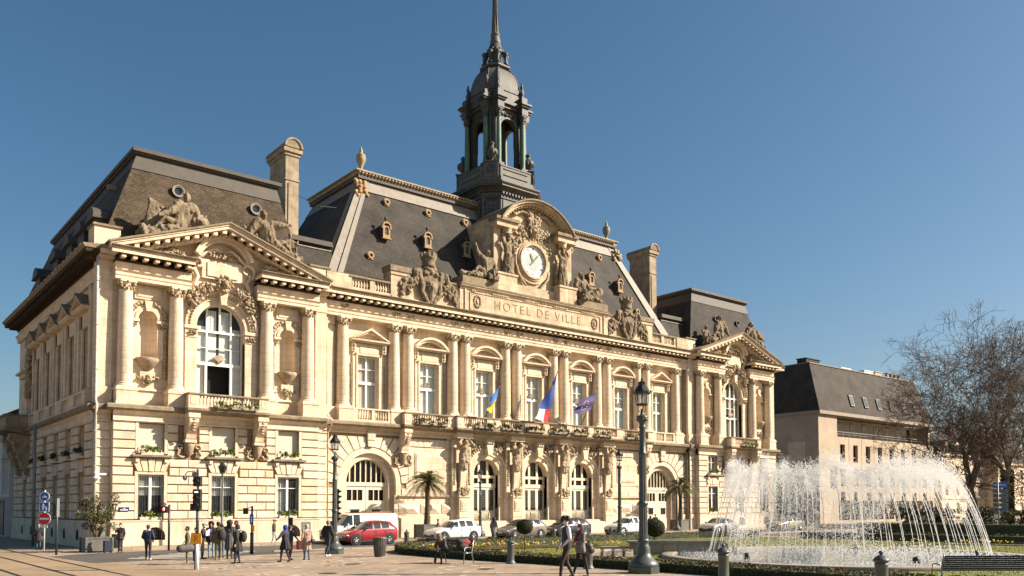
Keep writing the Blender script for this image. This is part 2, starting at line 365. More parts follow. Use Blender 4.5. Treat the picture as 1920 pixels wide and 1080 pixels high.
    def ring(s, cx, cz, r0, r1, y0, y1, a0=0, a1=PI, n=20, sx=1.0, smooth=False):
        """flat arch ring in xz between radii, from y0 (front) to y1"""
        for i in range(n):
            t0 = a0 + (a1 - a0) * i / n; t1 = a0 + (a1 - a0) * (i + 1) / n
            P = [(cx + sx * r * math.cos(t), cz + r * math.sin(t)) for r, t in ((r0, t0), (r1, t0), (r1, t1), (r0, t1))]
            vs = [(x, y0, z) for x, z in P] + [(x, y1, z) for x, z in P]
            fs = [(0, 1, 2, 3), (1, 5, 6, 2), (4, 0, 3, 7)]
            if i == 0: fs.append((0, 4, 5, 1))
            if i == n - 1: fs.append((3, 2, 6, 7))
            s.add(vs, fs, smooth)
    def disc(s, cx, cz, r, y, n=32, sx=1.0):
        s.add([(cx + sx * r * math.cos(2 * PI * i / n), y, cz + r * math.sin(2 * PI * i / n)) for i in range(n)], [tuple(range(n))])
    def wall(s, x0, x1, z0, z1, yf, yb, ops=()):
        """solid wall with openings (xa, xb, za, zb, arch): zb is the springing height when arch is set"""
        ops = sorted(ops)
        x = x0
        for o in ops:
            xa, xb, za, zb = o[:4]; arch = len(o) > 4 and o[4]
            if xa > x: s.box(x, xa, yf, yb, z0, z1)
            if za > z0: s.box(xa, xb, yf, yb, z0, za)
            if not arch:
                if zb < z1: s.box(xa, xb, yf, yb, zb, z1)
            else:
                r = (xb - xa) / 2; cx = (xa + xb) / 2; n = 20
                for i in range(n):
                    t0 = PI - PI * i / n; t1 = PI - PI * (i + 1) / n
                    p = (cx + r * math.cos(t0), zb + r * math.sin(t0)); q = (cx + r * math.cos(t1), zb + r * math.sin(t1))
                    P = [p, q, (q[0], z1), (p[0], z1)]
                    vs = [(a, yf, b) for a, b in P] + [(a, yb, b) for a, b in P]
                    s.add(vs, [(0, 1, 2, 3), (7, 6, 5, 4), (0, 4, 5, 1), (3, 2, 6, 7)])
            x = xb
        if x < x1: s.box(x, x1, yf, yb, z0, z1)

def ob(name, g, mats, parent=None, loc=None):
    if not isinstance(mats, (list, tuple)): mats = [mats]
    me = bpy.data.meshes.new(name)
    me.from_pydata(g.v, [], g.f)
    for m in mats: me.materials.append(M[m] if isinstance(m, str) else m)
    me.polygons.foreach_set('material_index', g.m)
    me.polygons.foreach_set('use_smooth', g.s)
    me.update()
    o = bpy.data.objects.new(name, me)
    COL.objects.link(o)
    if loc is not None: o.location = loc
    if parent: par(o, parent)
    return o
def par(o, p):
    o.parent = p
    o.matrix_parent_inverse = Matrix.Translation(-root_loc(p))
def root_loc(p):
    v = Vector((0, 0, 0))
    if p.type == 'EMPTY' or p.get('_own'): v = Vector(p.location)
    return v
def thing(name, label, cat, loc=(0, 0, 0), group=None):
    o = bpy.data.objects.new(name, None)
    COL.objects.link(o); o.location = loc
    o.empty_display_size = 0.3
    o['label'] = label; o['category'] = cat
    if group: o['group'] = group
    return o
def tag(o, label, cat, group=None, kind=None):
    if label: o['label'] = label
    if cat: o['category'] = cat
    if group: o['group'] = group
    if kind: o['kind'] = kind
    return o
def struct(name, g, mats):
    o = ob(name, g, mats); o['kind'] = 'structure'; return o
def inst(src, parent, loc, rotz=0.0, scale=None, name=None):
    """another object with the same mesh"""
    c = bpy.data.objects.new(name or src.name.split('.')[0], src.data)
    COL.objects.link(c)
    c.location = loc; c.rotation_euler = (0, 0, rotz)
    if scale: c.scale = scale
    if parent: par(c, parent)
    return c
def local_child(name, g, mats, parent):
    """child whose mesh is in the parent's own coordinates"""
    o = ob(name, g, mats); o.parent = parent; return o
def dup(root, loc, rotz=0.0, label=None, scale=None):
    r = root.copy(); COL.objects.link(r); r.location = loc
    r.rotation_euler = (0, 0, rotz)
    if scale: r.scale = (scale,) * 3 if not isinstance(scale, tuple) else scale
    if label: r['label'] = label
    def rec(a, b):
        for ch in a.children:
            c = ch.copy(); COL.objects.link(c); c.parent = b
            rec(ch, c)
    rec(root, r)
    return r
def rot_T(ox, oy, a):
    c, s_ = math.cos(a), math.sin(a)
    return lambda p: (ox + c * p[0] - s_ * p[1], oy + s_ * p[0] + c * p[1], p[2])

# ------------------------------------------------------------------ smooth figures by voxel remesh
def capsule_mesh(bm, a, b, ra, rb, sx=1.0, n=10):
    a = Vector(a); b = Vector(b); d = b - a; L = d.length
    if L < 1e-6: d = Vector((0, 0, 1)); L = 1e-6
    q = Vector((0, 0, 1)).rotation_difference(d.normalized())
    rows = []
    for k in range(4):
        t = -PI / 2 + (PI / 2) * k / 3.0
        rows.append((ra * math.cos(t) + 1e-4, ra * math.sin(t)))
    for k in range(4):
        t = (PI / 2) * k / 3.0
        rows.append((rb * math.cos(t) + 1e-4, L + rb * math.sin(t)))
    V = []
    for r, h in rows:
        V.append([bm.verts.new(a + q @ Vector((r * math.cos(2 * PI * i / n), r * math.sin(2 * PI * i / n) , h))) for i in range(n)])
    for j in range(len(V) - 1):
        for i in range(n):
            bm.faces.new((V[j][i], V[j][(i + 1) % n], V[j + 1][(i + 1) % n], V[j + 1][i]))
    bm.faces.new(V[0][::-1]); bm.faces.new(V[-1])
def ell_mesh(bm, c, r, rot=None):
    ret = bmesh.ops.create_icosphere(bm, subdivisions=3, radius=1.0)
    mt = Matrix.Diagonal((*r, 1)).to_4x4()
    if rot: mt = Matrix.Rotation(rot[0], 4, rot[1]) @ mt
    mt = Matrix.Translation(c) @ mt
    bmesh.ops.transform(bm, matrix=mt, verts=ret['verts'])
def fuse(prims, voxel=0.014, smooth=3):
    """prims: ('c', a, b, ra, rb, mat) or ('e', centre, radii, mat[, rot]) -> verts, faces, material index per face"""
    bm = bmesh.new()
    for p in prims:
        if p[0] == 'c': capsule_mesh(bm, *p[1:5])
        else: ell_mesh(bm, p[1], p[2], p[4] if len(p) > 4 else None)
    me = bpy.data.meshes.new('tmp'); bm.to_mesh(me); bm.free()
    o = bpy.data.objects.new('tmp', me); COL.objects.link(o)
    r = o.modifiers.new('r', 'REMESH'); r.mode = 'VOXEL'; r.voxel_size = voxel
    if smooth:
        s_ = o.modifiers.new('s', 'SMOOTH'); s_.iterations = smooth; s_.factor = 0.5
    dg = bpy.context.evaluated_depsgraph_get(); dg.update()
    ev = o.evaluated_get(dg); m2 = ev.to_mesh()
    n = len(m2.vertices); co = np.empty(n * 3); m2.vertices.foreach_get('co', co); co = co.reshape(-1, 3)
    faces = [tuple(f.vertices) for f in m2.polygons]
    ev.to_mesh_clear()
    bpy.data.objects.remove(o); bpy.data.meshes.remove(me)
    best = np.full(len(co), 1e9); mi = np.zeros(len(co), int)
    for p in prims:
        if p[0] == 'c':
            a = np.array(p[1], float); b = np.array(p[2], float); ra, rb = p[3], p[4]; mat = p[5]
            ab = b - a; L2 = max(ab @ ab, 1e-9); t = np.clip(((co - a) @ ab) / L2, 0, 1)
            d = np.linalg.norm(co - a - t[:, None] * ab, axis=1) - (ra + (rb - ra) * t)
        else:
            c = np.array(p[1], float); r_ = np.array(p[2], float); mat = p[3]
            q = co - c
            if len(p) > 4 and p[4]:
                q = q @ np.array(Matrix.Rotation(p[4][0], 3, p[4][1]))
            k = np.linalg.norm(q / r_, axis=1); d = (k - 1) * r_.min()
        w = d < best; best[w] = d[w]; mi[w] = mat
    fm = [int(mi[f[0]]) for f in faces]
    return co, faces, fm
def fused_g(prims, voxel=0.014, smooth=3, T=None):
    co, fs, fm = fuse(prims, voxel, smooth)
    g = G(); g.v = [tuple(T(c)) if T else tuple(c) for c in co]; g.f = fs; g.m = fm; g.s = [True] * len(fs)
    return g
# ================================================================== TOWN HALL
rnd = random.Random(7)
hall = thing('town_hall', 'large ornate cream stone town hall with clock, belfry and steep slate roofs', 'town hall', (0, 52, 0))
ZJ = [1.6 + 0.505 * k for k in range(12)]     # joints of the rusticated ground floor
PC = 26.0                                     # centre of each end pavilion
YPW, YPG = 51.55, 50.85                       # pavilion upper wall, pavilion ground floor face
YMW, YMG = 52.15, 51.70                       # main upper wall, main ground floor face

def blocks(g, x0, x1, yf, yb, z0, z1, k=0, L=1.25, gap=0.03, c=0.025, vary=True):
    """one course of stone blocks between x0 and x1"""
    w = x1 - x0
    if w < 0.06: return
    n = max(1, round(w / L)); 
    if w < 0.7: n = 1
    cuts = [x0 + w * i / n for i in range(n + 1)]
    if k % 2 and n > 1:
        h = w / n / 2
        cuts = [x0] + [x0 + w * i / n + h for i in range(n)] + [x1]
    for a, b in zip(cuts[:-1], cuts[1:]):
        g.mi = rnd.choice((0, 0, 0, 1, 2)) if vary else g.mi; g.bbox(a + (gap / 2 if a > x0 + .001 else 0), b - (gap / 2 if b < x1 - .001 else 0), yf, yb, z0 + 0.033, z1 - 0.033, c)

def rustic(g, x0, x1, yf, ops, zs=ZJ, depth=0.10):
    """rusticated courses minus rectangular openings (xa, xb, za, zb)"""
    for k, (a, b) in enumerate(zip(zs[:-1], zs[1:])):
        iv = [(x0, x1)]
        for o in ops:
            if o[2] < b - .05 and o[3] > a + .05:
                iv = [s for u, v in iv for s in ((u, min(v, o[0])), (max(u, o[1]), v)) if s[1] - s[0] > 0.05]
        for u, v in iv: blocks(g, u, v, yf, yf + depth + 0.03, a, b, k)

# ---------------- side facade transform (faces -X): local x runs towards the viewer's right, i.e. -Y
SX = -PC - 7.1
def sideT(p): return (SX + p[1], 51.3 - p[0], p[2])          # local x <= 0 goes back along +Y
SLEN = 25.0

# ---------------- walls
def pavilion_walls(s):
    cx = s * PC
    g = G(); g2 = G(); gl = G(); gs = G()
    # ground floor: openings of three windows on two storeys
    wx = [-4.2, 0, 4.2]
    low = [(cx + w - 0.72, cx + w + 0.72, 1.66, 4.2) for w in wx]
    up = [(cx + w - 0.72, cx + w + 0.72, 5.42, 7.16) for w in wx]
    for mi_, ya, yb_ in ((1, .11, .13), (0, .13, .6)):
        g.mi = mi_; g.wall(cx - 6.3, cx + 6.3, 1.6, 4.9, YPG + ya, YPG + yb_, low); g.wall(cx - 6.3, cx + 6.3, 4.9, 7.8, YPG + ya, YPG + yb_, up)
    g.mi = 0
    # flat frames round the openings and joints
    fr = 0.17
    ops = [(a - fr, b + fr, c, d + (0.06)) for a, b, c, d in low] + [(a - fr, b + fr, c - .3, d + 0.2) for a, b, c, d in up]
    ops += [(cx + w - 1.02, cx + w + 1.02, 4.26, 5.14) for w in wx]
    ops += [(cx + q - 0.62, cx + q + 0.62, 5.2, 7.2) for q in (-2.1, 2.1)]
    rustic(g2, cx - 6.3, cx + 6.3, YPG, ops)
    for a, b, c, d in low + up:
        g.box(a - fr, a, YPG - 0.01, YPG + 0.3, c, d + fr); g.box(b, b + fr, YPG - 0.01, YPG + 0.3, c, d + fr)
        g.box(a, b, YPG - 0.01, YPG + 0.3, d, d + fr)
    for w in wx:                                            # flat arch voussoirs over each lower window
        n = 5; X = cx + w
        for i in range(n):
            t0 = -1 + 2 * i / n + 0.03; t1 = -1 + 2 * (i + 1) / n - 0.03
            g2.prism([(X + 0.78 * t0, 4.38), (X + 0.78 * t1, 4.38), (X + 1.12 * t1, 5.1), (X + 1.12 * t0, 5.1)], YPG - 0.05 - 0.03 * (i == 2), YPG + 0.1)
        g2.mi = 0
        gl.box(X - 1.1, X + 1.1, YPG - 0.28, YPG + 0.3, 5.2, 5.32)      # sill of upper window
        gl.box(X - 1.02, X + 1.02, YPG - 0.2, YPG + 0.3, 5.12, 5.2)
        for q in (-0.8, 0.8): g2.box(X + q - 0.1, X + q + 0.1, YPG - 0.16, YPG + 0.05, 4.9, 5.12)
    # corner strips set back
    for q in (-1, 1):
        xa, xb = sorted((cx + q * 6.3, cx + q * 7.1))
        g.box(xa, xb, YPG + 0.52, YPG + 1.0, 0.0, 7.8)
        for k, (a, b) in enumerate(zip(ZJ[:-1], ZJ[1:])): g2.bbox(xa, xb, YPG + 0.45, YPG + 0.6, a + .028, b - .028, 0.025)
        gs.box(xa - (0.04 if q < 0 else 0), xb + (0.04 if q > 0 else 0), YPG + 0.38, YPG + 1.0, 0, 1.56)
    # plinth with half-moon cellar lights
    base = [(cx + w + 0.25 - 0.55, cx + w + 0.25 + 0.55, 0.42, 0.58, True) for w in wx]
    gs.wall(cx - 6.36, cx + 6.36, 0, 1.5, YPG - 0.1, YPG + 0.5, [(a, b, c, 0.62, True) for a, b, c, d, e in base])
    gs.box(cx - 6.4, cx + 6.4, YPG - 0.13, YPG + 0.5, 1.5, 1.58)
    # top fascia and ledge
    prof = [(YPG + .4, 7.16), (YPG - 0.02, 7.16), (YPG - 0.1, 7.24), (YPG - 0.02, 7.3), (YPG - 0.02, 7.62), (YPG - 0.12, 7.7), (YPG - 0.2, 7.8), (YPG + .4, 7.8)]
    g.mold(cx - 6.3, cx + 6.3, prof)
    gl.mold(cx - 6.7, cx + 6.7, [(YPG + .4, 7.8), (YPG - 0.3, 7.8), (YPG - 0.42, 7.9), (YPG - 0.42, 8.06), (YPG - 0.36, 8.14), (YPG + .9, 8.14)])
    for q in (-1, 1):
        xa, xb = sorted((cx + q * 6.3, cx + q * 7.1))
        e = 0.0
        g.mold(xa, xb, [(y + 0.47, z) for y, z in prof])
        ua, ub = sorted((cx + q * 6.72, cx + q * 7.35)); gl.box(ua, ub, YPG + 0.08, YPG + 0.9, 7.8, 8.13)
    # upper storey
    g.wall(cx - 6.3, cx + 6.3, 8.14, 15.35, YPW, YPW + 0.7,
           [(cx - 4.33 - 0.52, cx - 4.33 + 0.52, 11.0, 13.3, True), (cx - 1.5, cx + 1.5, 9.0, 13.3, True), (cx + 4.33 - 0.52, cx + 4.33 + 0.52, 11.0, 13.3, True)])
    for q in (-1, 1):
        xa, xb = sorted((cx + q * 6.3, cx + q * 7.1))
        g.box(xa, xb, YPW - 0.12 + 0.0, YPW + 0.7, 8.14, 16.45)
        g.box(xa - 0.03, xb + 0.03, YPW - 0.2, YPW + 0.3, 8.14, 9.15)
        g.box(xa - 0.02, xb + 0.02, YPW - 0.17, YPW + 0.3, 15.3, 15.8)
        # niche: concave back
        nx = cx + q * 4.33
        n = 8; P = []
        for i in range(n + 1):
            a = PI * i / n; P.append((nx + 0.52 * math.cos(a), YPW + 0.06 + 0.5 * math.sin(a)))
        vs = [(x, y, 11.0) for x, y in P] + [(x, y, 13.3) for x, y in P]
        g.add(vs, [(i, i + 1, i + n + 2, i + n + 1) for i in range(n)], True)
        rows = 5; vs = []
        for j in range(rows + 1):
            ph = (PI / 2) * j / rows
            for i in range(n + 1):
                a = PI * i / n
                vs.append((nx + 0.52 * math.cos(ph) * math.cos(a), YPW + 0.06 + 0.5 * math.sin(a) * math.cos(ph), 13.3 + 0.52 * math.sin(ph)))
        g.add(vs, [(j * (n + 1) + i, j * (n + 1) + i + 1, (j + 1) * (n + 1) + i + 1, (j + 1) * (n + 1) + i) for j in range(rows) for i in range(n)], True)
        g.ring(nx, 13.3, 0.53, 0.72, YPW - 0.14, YPW + 0.05); g.ring(nx, 13.3, 0.72, 0.86, YPW - 0.08, YPW + 0.05)
        g.prism([(nx - 0.13, 13.75), (nx + 0.13, 13.75), (nx + 0.22, 14.35), (nx - 0.22, 14.35)], YPW - 0.26, YPW + 0.02)
        for w in (-1, 1):
            g.box(nx + w * 0.7 - 0.17, nx + w * 0.7 + 0.17, YPW - 0.1, YPW + 0.02, 10.9, 12.75)
            g.box(nx + w * 0.7 - 0.22, nx + w * 0.7 + 0.22, YPW - 0.2, YPW + 0.02, 13.1, 13.26)
        g.box(nx - 0.75, nx + 0.75, YPW - 0.1, YPW + 0.02, 14.45, 15.2); g.box(nx - 0.6, nx + 0.6, YPW - 0.14, YPW - 0.1, 14.58, 15.08)
        g.box(nx - 0.42, nx + 0.42, YPW - 0.16, YPW + 0.02, 9.75, 10.2)
        g.mold(nx - 1.0, nx + 1.0, [(YPW + .1, 9.1), (YPW - .12, 9.1), (YPW - .06, 9.25), (YPW + .1, 9.25)])
    # arch surround
    g.ring(cx, 13.3, 1.5, 1.8, YPW - 0.1, YPW + 0.3, n=28); g.ring(cx, 13.3, 1.8, 2.12, YPW - 0.2, YPW + 0.3, n=28); g.ring(cx, 13.3, 2.12, 2.25, YPW - 0.3, YPW + 0.1, n=28)
    g.prism([(cx - 0.16, 14.72), (cx + 0.16, 14.72), (cx + 0.28, 15.7), (cx - 0.28, 15.7)], YPW - 0.5, YPW + 0.1)
    for w in (-1, 1):
        a, b = sorted((cx + w * 1.5, cx + w * 2.2))
        g.box(a, b, YPW - 0.16, YPW + 0.3, 8.14, 12.55); g.box(a - 0.03, b + 0.03, YPW - 0.2, YPW + 0.3, 12.55, 12.63)
        g.box(a - .02, b + .02, YPW - 0.18, YPW + 0.3, 12.63, 13.08); g.box(a - 0.08, b + 0.08, YPW - 0.28, YPW + 0.3, 13.08, 13.28)
    # pedestals
    for q in (-5.64, -2.81, 2.81, 5.64):
        X = cx + q
        g.box(X - 0.56, X + 0.56, YPW - 0.9, YPW + 0.1, 8.14, 8.95); g.box(X - 0.6, X + 0.6, YPW - 0.94, YPW + 0.1, 8.95, 9.1); g.box(X - 0.6, X + 0.6, YPW - 0.94, YPW + 0.1, 8.14, 8.26)
    # tympanum
    g.prism([(cx - 6.3, 16.4), (cx + 6.3, 16.4), (cx, 19.1)], YPW + 0.02, YPW + 0.7)
    g.wall(cx - 2.1, cx + 2.1, 15.35, 16.42, YPW + 0.01, YPW + 0.7)
    w = ob('wall', g, ['stone', 'joint'], hall)
    ob('rusticated_facing', g2, ['stone2', 'stone2b', 'stone2c'], hall)
    ob('ledge', gl, 'ledge', hall)
    ob('plinth', gs, 'socle', hall)
    gd = G(); gd.box(cx - 5.5, cx + 5.5, YPG + 0.45, YPG + 0.5, 0.2, 1.4)
    ob('cellar_void', gd, 'dark', hall)
    for wq in wx:
        gi = G(); X = cx + wq + 0.25
        for i in range(-4, 5):
            if abs(i) < 5: gi.box(X + i * 0.12 - 0.012, X + i * 0.12 + 0.012, YPG - 0.02, YPG + 0.005, 0.42, 1.12)
        for z in (0.6, 0.8, 1.0): gi.box(X - 0.55, X + 0.55, YPG - 0.025, YPG - 0.02, z, z + 0.02)
        ob('cellar_grille', gi, 'iron', hall)

def entab(g, gl, x0, x1, yc, yw, mod=True, e0=0, e1=0):
    """entablature with modillions, front planes measured from column axis yc"""
    g.mold(x0, x1, [(yw + .3, 15.3), (yc - .36, 15.3), (yc - .36, 15.5), (yc - .40, 15.51), (yc - .40, 15.68), (yc - .50, 15.8), (yw + .3, 15.8)])
    g.box(x0, x1, yc - .34, yw + .3, 15.8, 16.2)
    g.box(x0, x1, yc - .40, yw + .3, 16.2, 16.26)
    g.mi = 1  # dentils, bed and soffit coloured dark to deepen the shade behind the modillions
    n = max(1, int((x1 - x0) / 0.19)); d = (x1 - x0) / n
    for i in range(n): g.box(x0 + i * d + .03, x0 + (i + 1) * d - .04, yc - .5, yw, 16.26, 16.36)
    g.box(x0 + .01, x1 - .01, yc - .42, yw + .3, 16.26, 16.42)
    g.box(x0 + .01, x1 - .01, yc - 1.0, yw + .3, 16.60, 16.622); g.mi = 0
    n = max(1, round((x1 - x0) / 0.569)); d = (x1 - x0) / n
    for i in range(n):
        a = x0 + (i + .5) * d
        g.box(a - .115, a + .115, yc - .92, yc - .4, 16.42, 16.58)
    g.mold(x0 - e0, x1 + e1, [(yw + .3, 16.62), (yc - 1.02, 16.62), (yc - 1.02, 16.80), (yc - 1.06, 16.82), (yc - 1.06, 16.84), (yw + .3, 16.84)])
    gl.mold(x0 - e0, x1 + e1, [(yw + .3, 16.84), (yc - 1.08, 16.84), (yc - 1.12, 16.9), (yc - 1.2, 16.98), (yc - 1.2, 17.02), (yw + .3, 17.12)])

def pavilion_top(s):
    cx = s * PC; yc = 51.2
    g = G(); gl = G(); gc = G()
    entab(g, gl, cx - 6.3, cx - 2.05, yc, YPW, e0=.35); entab(g, gl, cx + 2.05, cx + 6.3, yc, YPW, e1=.35)
    # raking cornice
    sl = (19.35 - 16.95) / 6.75
    for q in (-1, 1):
        def rk(a, b, z0, z1, y0, G_):
            G_.prism([(cx + q * a, z0 + (6.75 - a) * sl), (cx + q * b, z0 + (6.75 - b) * sl), (cx + q * b, z1 + (6.75 - b) * sl), (cx + q * a, z1 + (6.75 - a) * sl)], y0, YPW + 0.3)
        rk(0, 6.75, 16.95 - .12, 17.02, yc - 1.03, g); rk(0, 6.75, 17.02, 17.12, yc - 1.1, g); rk(0, 6.85, 17.12, 17.22, yc - 1.2, gl)
        rk(0, 6.0, 16.45, 16.6, yc - .42, g)
        n = 11
        for i in range(n):
            a = 0.28 + i * 0.56
            if a > 6.1: break
            z = 16.62 + (6.75 - a) * sl
            g.box(cx + q * a - .13, cx + q * a + .13, yc - .92, yc - .4, z - .02, z + .2)
            g.box(cx + q * a - .20, cx + q * a - .06, yc - .5, yc - .3, z - .14, z - .04); g.box(cx + q * a + .02, cx + q * a + .16, yc - .5, yc - .3, z - .17, z - .07)
        g.mi = 1; rk(0, 6.2, 16.55, 16.84, yc - .4, g); g.mi = 0  # raking bed painted dark as shade between its modillions
        rk(0.0, 6.85, 17.22, 17.25, yc - 1.1, gl)
    # gable roof running back
    gr = G()
    gr.prism([(cx - 6.9, 17.18), (cx, 17.2 + 6.75 * sl), (cx + 6.9, 17.18)], YPW + 0.31, YPW + 1.2)
    # hooded cartouche in the tympanum
    g.ring(cx, 17.0, 1.72, 1.95, yc - .35, YPW + .1, a0=rad(20), a1=rad(160)); g.ring(cx, 17.0, 1.55, 1.72, yc - .2, YPW + .1, a0=rad(20), a1=rad(160))
    g.box(cx - 1.25, cx + 1.25, YPW - .2, YPW + .1, 16.3, 17.45); g.box(cx - .95, cx + .95, YPW - .27, YPW - .2, 16.45, 17.3)
    for q in (-1, 1):                                       # big scrolls beside the panel
        P = []
        for i in range(22):
            t = i / 21; a = rad(-60 + 330 * t); r_ = 0.52 - 0.36 * t
            P.append((cx + q * (1.55 + r_ * math.cos(a)), YPW - .2, 17.1 + r_ * math.sin(a)))
        g.tube(P, [0.12 - 0.04 * i / 21 for i in range(22)], 6)
        P = [(cx + q * x, YPW - .2, z) for x, z in ((1.75, 16.8), (1.55, 16.3), (1.75, 15.8), (1.5, 15.4), (1.1, 15.3), (.9, 15.5))]
        g.tube(P, [.13, .16, .16, .14, .12, .08], 6)
        P = [(cx + q * x, YPW - .22, z) for x, z in ((0, 18.0), (.5, 18.15), (.9, 17.95), (1.3, 17.6), (1.7, 17.5))]
        g.tube(P, [.1, .13, .12, .12, .08], 6)
        g.box(cx + q * 6.3 - .3, cx + q * 6.3 + .3, YPW - .2, YPW + .6, 16.4, 16.6)
        # lateral parapet blocks
    a = cx - 7.25; 
    for q in (-1, 1):
        xa, xb = sorted((cx + q * 5.9, cx + q * 7.3))
        g.box(xa, xb, YPW - 0.1, YPW + 1.2, 17.05, 18.3); gl.box(xa - .08, xb + .08, YPW - 0.2, YPW + 1.3, 18.3, 18.42)
        # cornice over the corner strips
        xa, xb = sorted((cx + q * 6.3, cx + q * 7.1))
        g.box(xa, xb, YPW - .5, YPW + .3, 16.42, 16.6)
        g.mold(xa, xb + (.9 if q > 0 and s > 0 else 0), [(YPW + .3, 16.6), (YPW - .85, 16.6), (YPW - .85, 16.83), (YPW + .3, 16.83)])
        gl.mold(xa, xb + (.9 if q > 0 and s > 0 else 0), [(YPW + .3, 16.83), (YPW - .9, 16.83), (YPW - 1.02, 17.02), (YPW + .3, 17.1)])
    c = ob('cornice', g, ['stone', 'soot_shade'], hall); ob('cornice_capping', gl, 'ledge', hall); ob('gable_roof', gr, 'leadgrey', hall)
    # foliage in the pediment ends and cartouche carving
    gc = G(); r = random.Random(3 + s)
    def bunch(x, z, w, h, y, n, sz=0.12):
        for _ in range(n):
            a = r.uniform(0, 2 * PI); q = math.sqrt(r.random())
            gc.ell((x + w * q * math.cos(a), y + r.uniform(-.1, .08), z + h * q * math.sin(a)), (r.uniform(.5, 1.2) * sz, sz * .9, r.uniform(.5, 1.2) * sz), 6, 4, True, None, .25, r)
    for q in (-1, 1):
        bunch(cx + q * 2.9, 17.3, .55, .38, YPW - .5, 60); bunch(cx + q * 3.8, 17.2, .5, .25, YPW - .5, 36); bunch(cx + q * 4.6, 17.15, .4, .12, YPW - .5, 16, .09)
        bunch(cx + q * 1.75, 14.95, .42, .5, YPW - .4, 60, .11); bunch(cx + q * 1.1, 15.6, .45, .3, YPW - .5, 40, .1)
        bunch(cx + q * 2.05, 14.2, .16, .5, YPW - .2, 24, .09)
    bunch(cx, 16.0, .55, .5, YPW - .55, 80, .12); bunch(cx, 17.75, 1.0, .18, YPW - .3, 40, .1)
    # lion mask
    gc.ell((cx, YPW - .75, 15.95), (.22, .2, .26)); gc.ell((cx, YPW - .92, 15.85), (.12, .12, .1)); 
    for q in (-1, 1): gc.ell((cx + q * .09, YPW - .9, 16.02), .04, 6, 4)
    # wreath frames of the niches
    for q in (-1, 1):
        nx = cx + q * 4.33
        for w in (-1, 1):
            z = 9.9
            while z < 12.9:
                gc.ell((nx + w * .98, YPW - .08, z), (.13, .12, .11), 6, 4, True, None, .25, r); z += .17
            bunch(nx + w * .78, 12.93, .14, .14, YPW - .12, 16, .06)
        for i in range(15):
            a = rad(5 + 170 * i / 14)
            if abs(a - PI / 2) > .25: gc.ell((nx + .98 * math.cos(a), YPW - .1, 13.35 + .95 * math.sin(a)), (.15, .12, .14), 6, 4, True, None, .3, r)
        bunch(nx, 9.85, .75, .12, YPW - .15, 26, .08); bunch(nx, 9.6, .25, .22, YPW - .15, 18, .08)
        gc.lathe([(.08, 10.2), (.12, 10.3), (.3, 10.38), (.42, 10.55), (.5, 10.62), (.55, 10.72), (.62, 10.78), (.66, 10.95), (.64, 11.0), (0, 11.0)], nx, YPW - .02, 20)
    for i in range(31):
        a = rad(3 + 174 * i / 30)
        if abs(a - PI / 2) > .13: gc.ell((cx + 1.96 * math.cos(a), YPW - .24, 13.3 + 1.96 * math.sin(a)), (.07, .07, .09), 6, 4)
    for w in (-1, 1): bunch(cx + w * 1.85, 12.85, .28, .14, YPW - .22, 26, .07)
    ob('carved_ornament', gc, 'carved', hall)

for s in (-1, 1):
    pavilion_walls(s); pavilion_top(s)

# ---------------- columns (one mesh, copied)
def column_g(R=0.42, z0=9.1, z1=15.3):
    g = G(); h0 = z0
    g.box(-R * 1.28, R * 1.28, -R * 1.28, R * 1.28, 0, 0.09)
    g.lathe([(R * 1.25, .09), (R * 1.28, .14), (R * 1.2, .19), (R * 1.1, .21), (R * 1.08, .25), (R * 1.14, .28), (R * 1.1, .32), (R * 1.02, .34)], n=24, cap=False)
    H = z1 - z0; sh = H - .6
    prof = []
    for i in range(13):
        t = i / 12; r_ = R * (1 - 0.13 * max(0, (t - .25) / .75) ** 1.6); z = .34 + (sh - .34) * t
        prof += [(r_, z)]
        if 0 < i < 12: prof += [(r_ * 0.9975, z + .012), (r_, z + .024)]
    g.lathe(prof, n=24, cap=False)
    g.lathe([(R * .95, sh), (R * .95, sh + .05), (R * .86, sh + .06), (R * .92, sh + .3), (R * 1.1, sh + .42), (R * 1.15, sh + .46)], n=20)
    g.add(*absquare(R * 1.3, sh + .46, sh + .6)[:2])
    g.mi = 1
    for k in range(4):
        a = PI / 4 + k * PI / 2; x, y = R * 1.22 * math.cos(a), R * 1.22 * math.sin(a)
        g.ell((x, y, sh + .36), (.12, .12, .13), 8, 5); g.ell((x * .9, y * .9, sh + .2), (.1, .1, .1), 6, 4)
        a = k * PI / 2; g.ell((R * 1.08 * math.cos(a), R * 1.08 * math.sin(a), sh + .48), (.09, .09, .08), 6, 4)
    rr = random.Random(5)
    for k in range(12):
        a = 2 * PI * k / 12; g.ell((R * 1.0 * math.cos(a), R * 1.0 * math.sin(a), sh + .12), (.07, .07, .1), 6, 4, True, None, .2, rr)
        g.ell((R * 1.04 * math.cos(a + .26), R * 1.04 * math.sin(a + .26), sh + .24), (.06, .06, .07), 6, 4, True, None, .2, rr)
    return g
def absquare(w, z0, z1):
    P = []
    for k in range(4):
        a = PI / 4 + k * PI / 2; c = w * 1.18
        P += [(c * math.cos(a - .09), c * math.sin(a - .09)), (c * math.cos(a + .09), c * math.sin(a + .09))]
        P += [(w * .86 * math.cos(a + PI / 4), w * .86 * math.sin(a + PI / 4))]
    n = len(P)
    return [(x, y, z0) for x, y in P] + [(x, y, z1) for x, y in P], [tuple(range(n - 1, -1, -1)), tuple(range(n, 2 * n))] + [(i, (i + 1) % n, (i + 1) % n + n, i + n) for i in range(n)]
col0 = ob('column', column_g(), ['stone', 'carved'], hall, (-PC - 5.64, 51.2, 9.1))
par(col0, hall)
for s in (-1, 1):
    for q in (-5.64, -2.81, 2.81, 5.64):
        if s == -1 and q == -5.64: continue
        inst(col0, hall, (s * PC + q, 51.2, 9.1))
BAY = [-15.36 + 5.12 * i for i in range(7)]
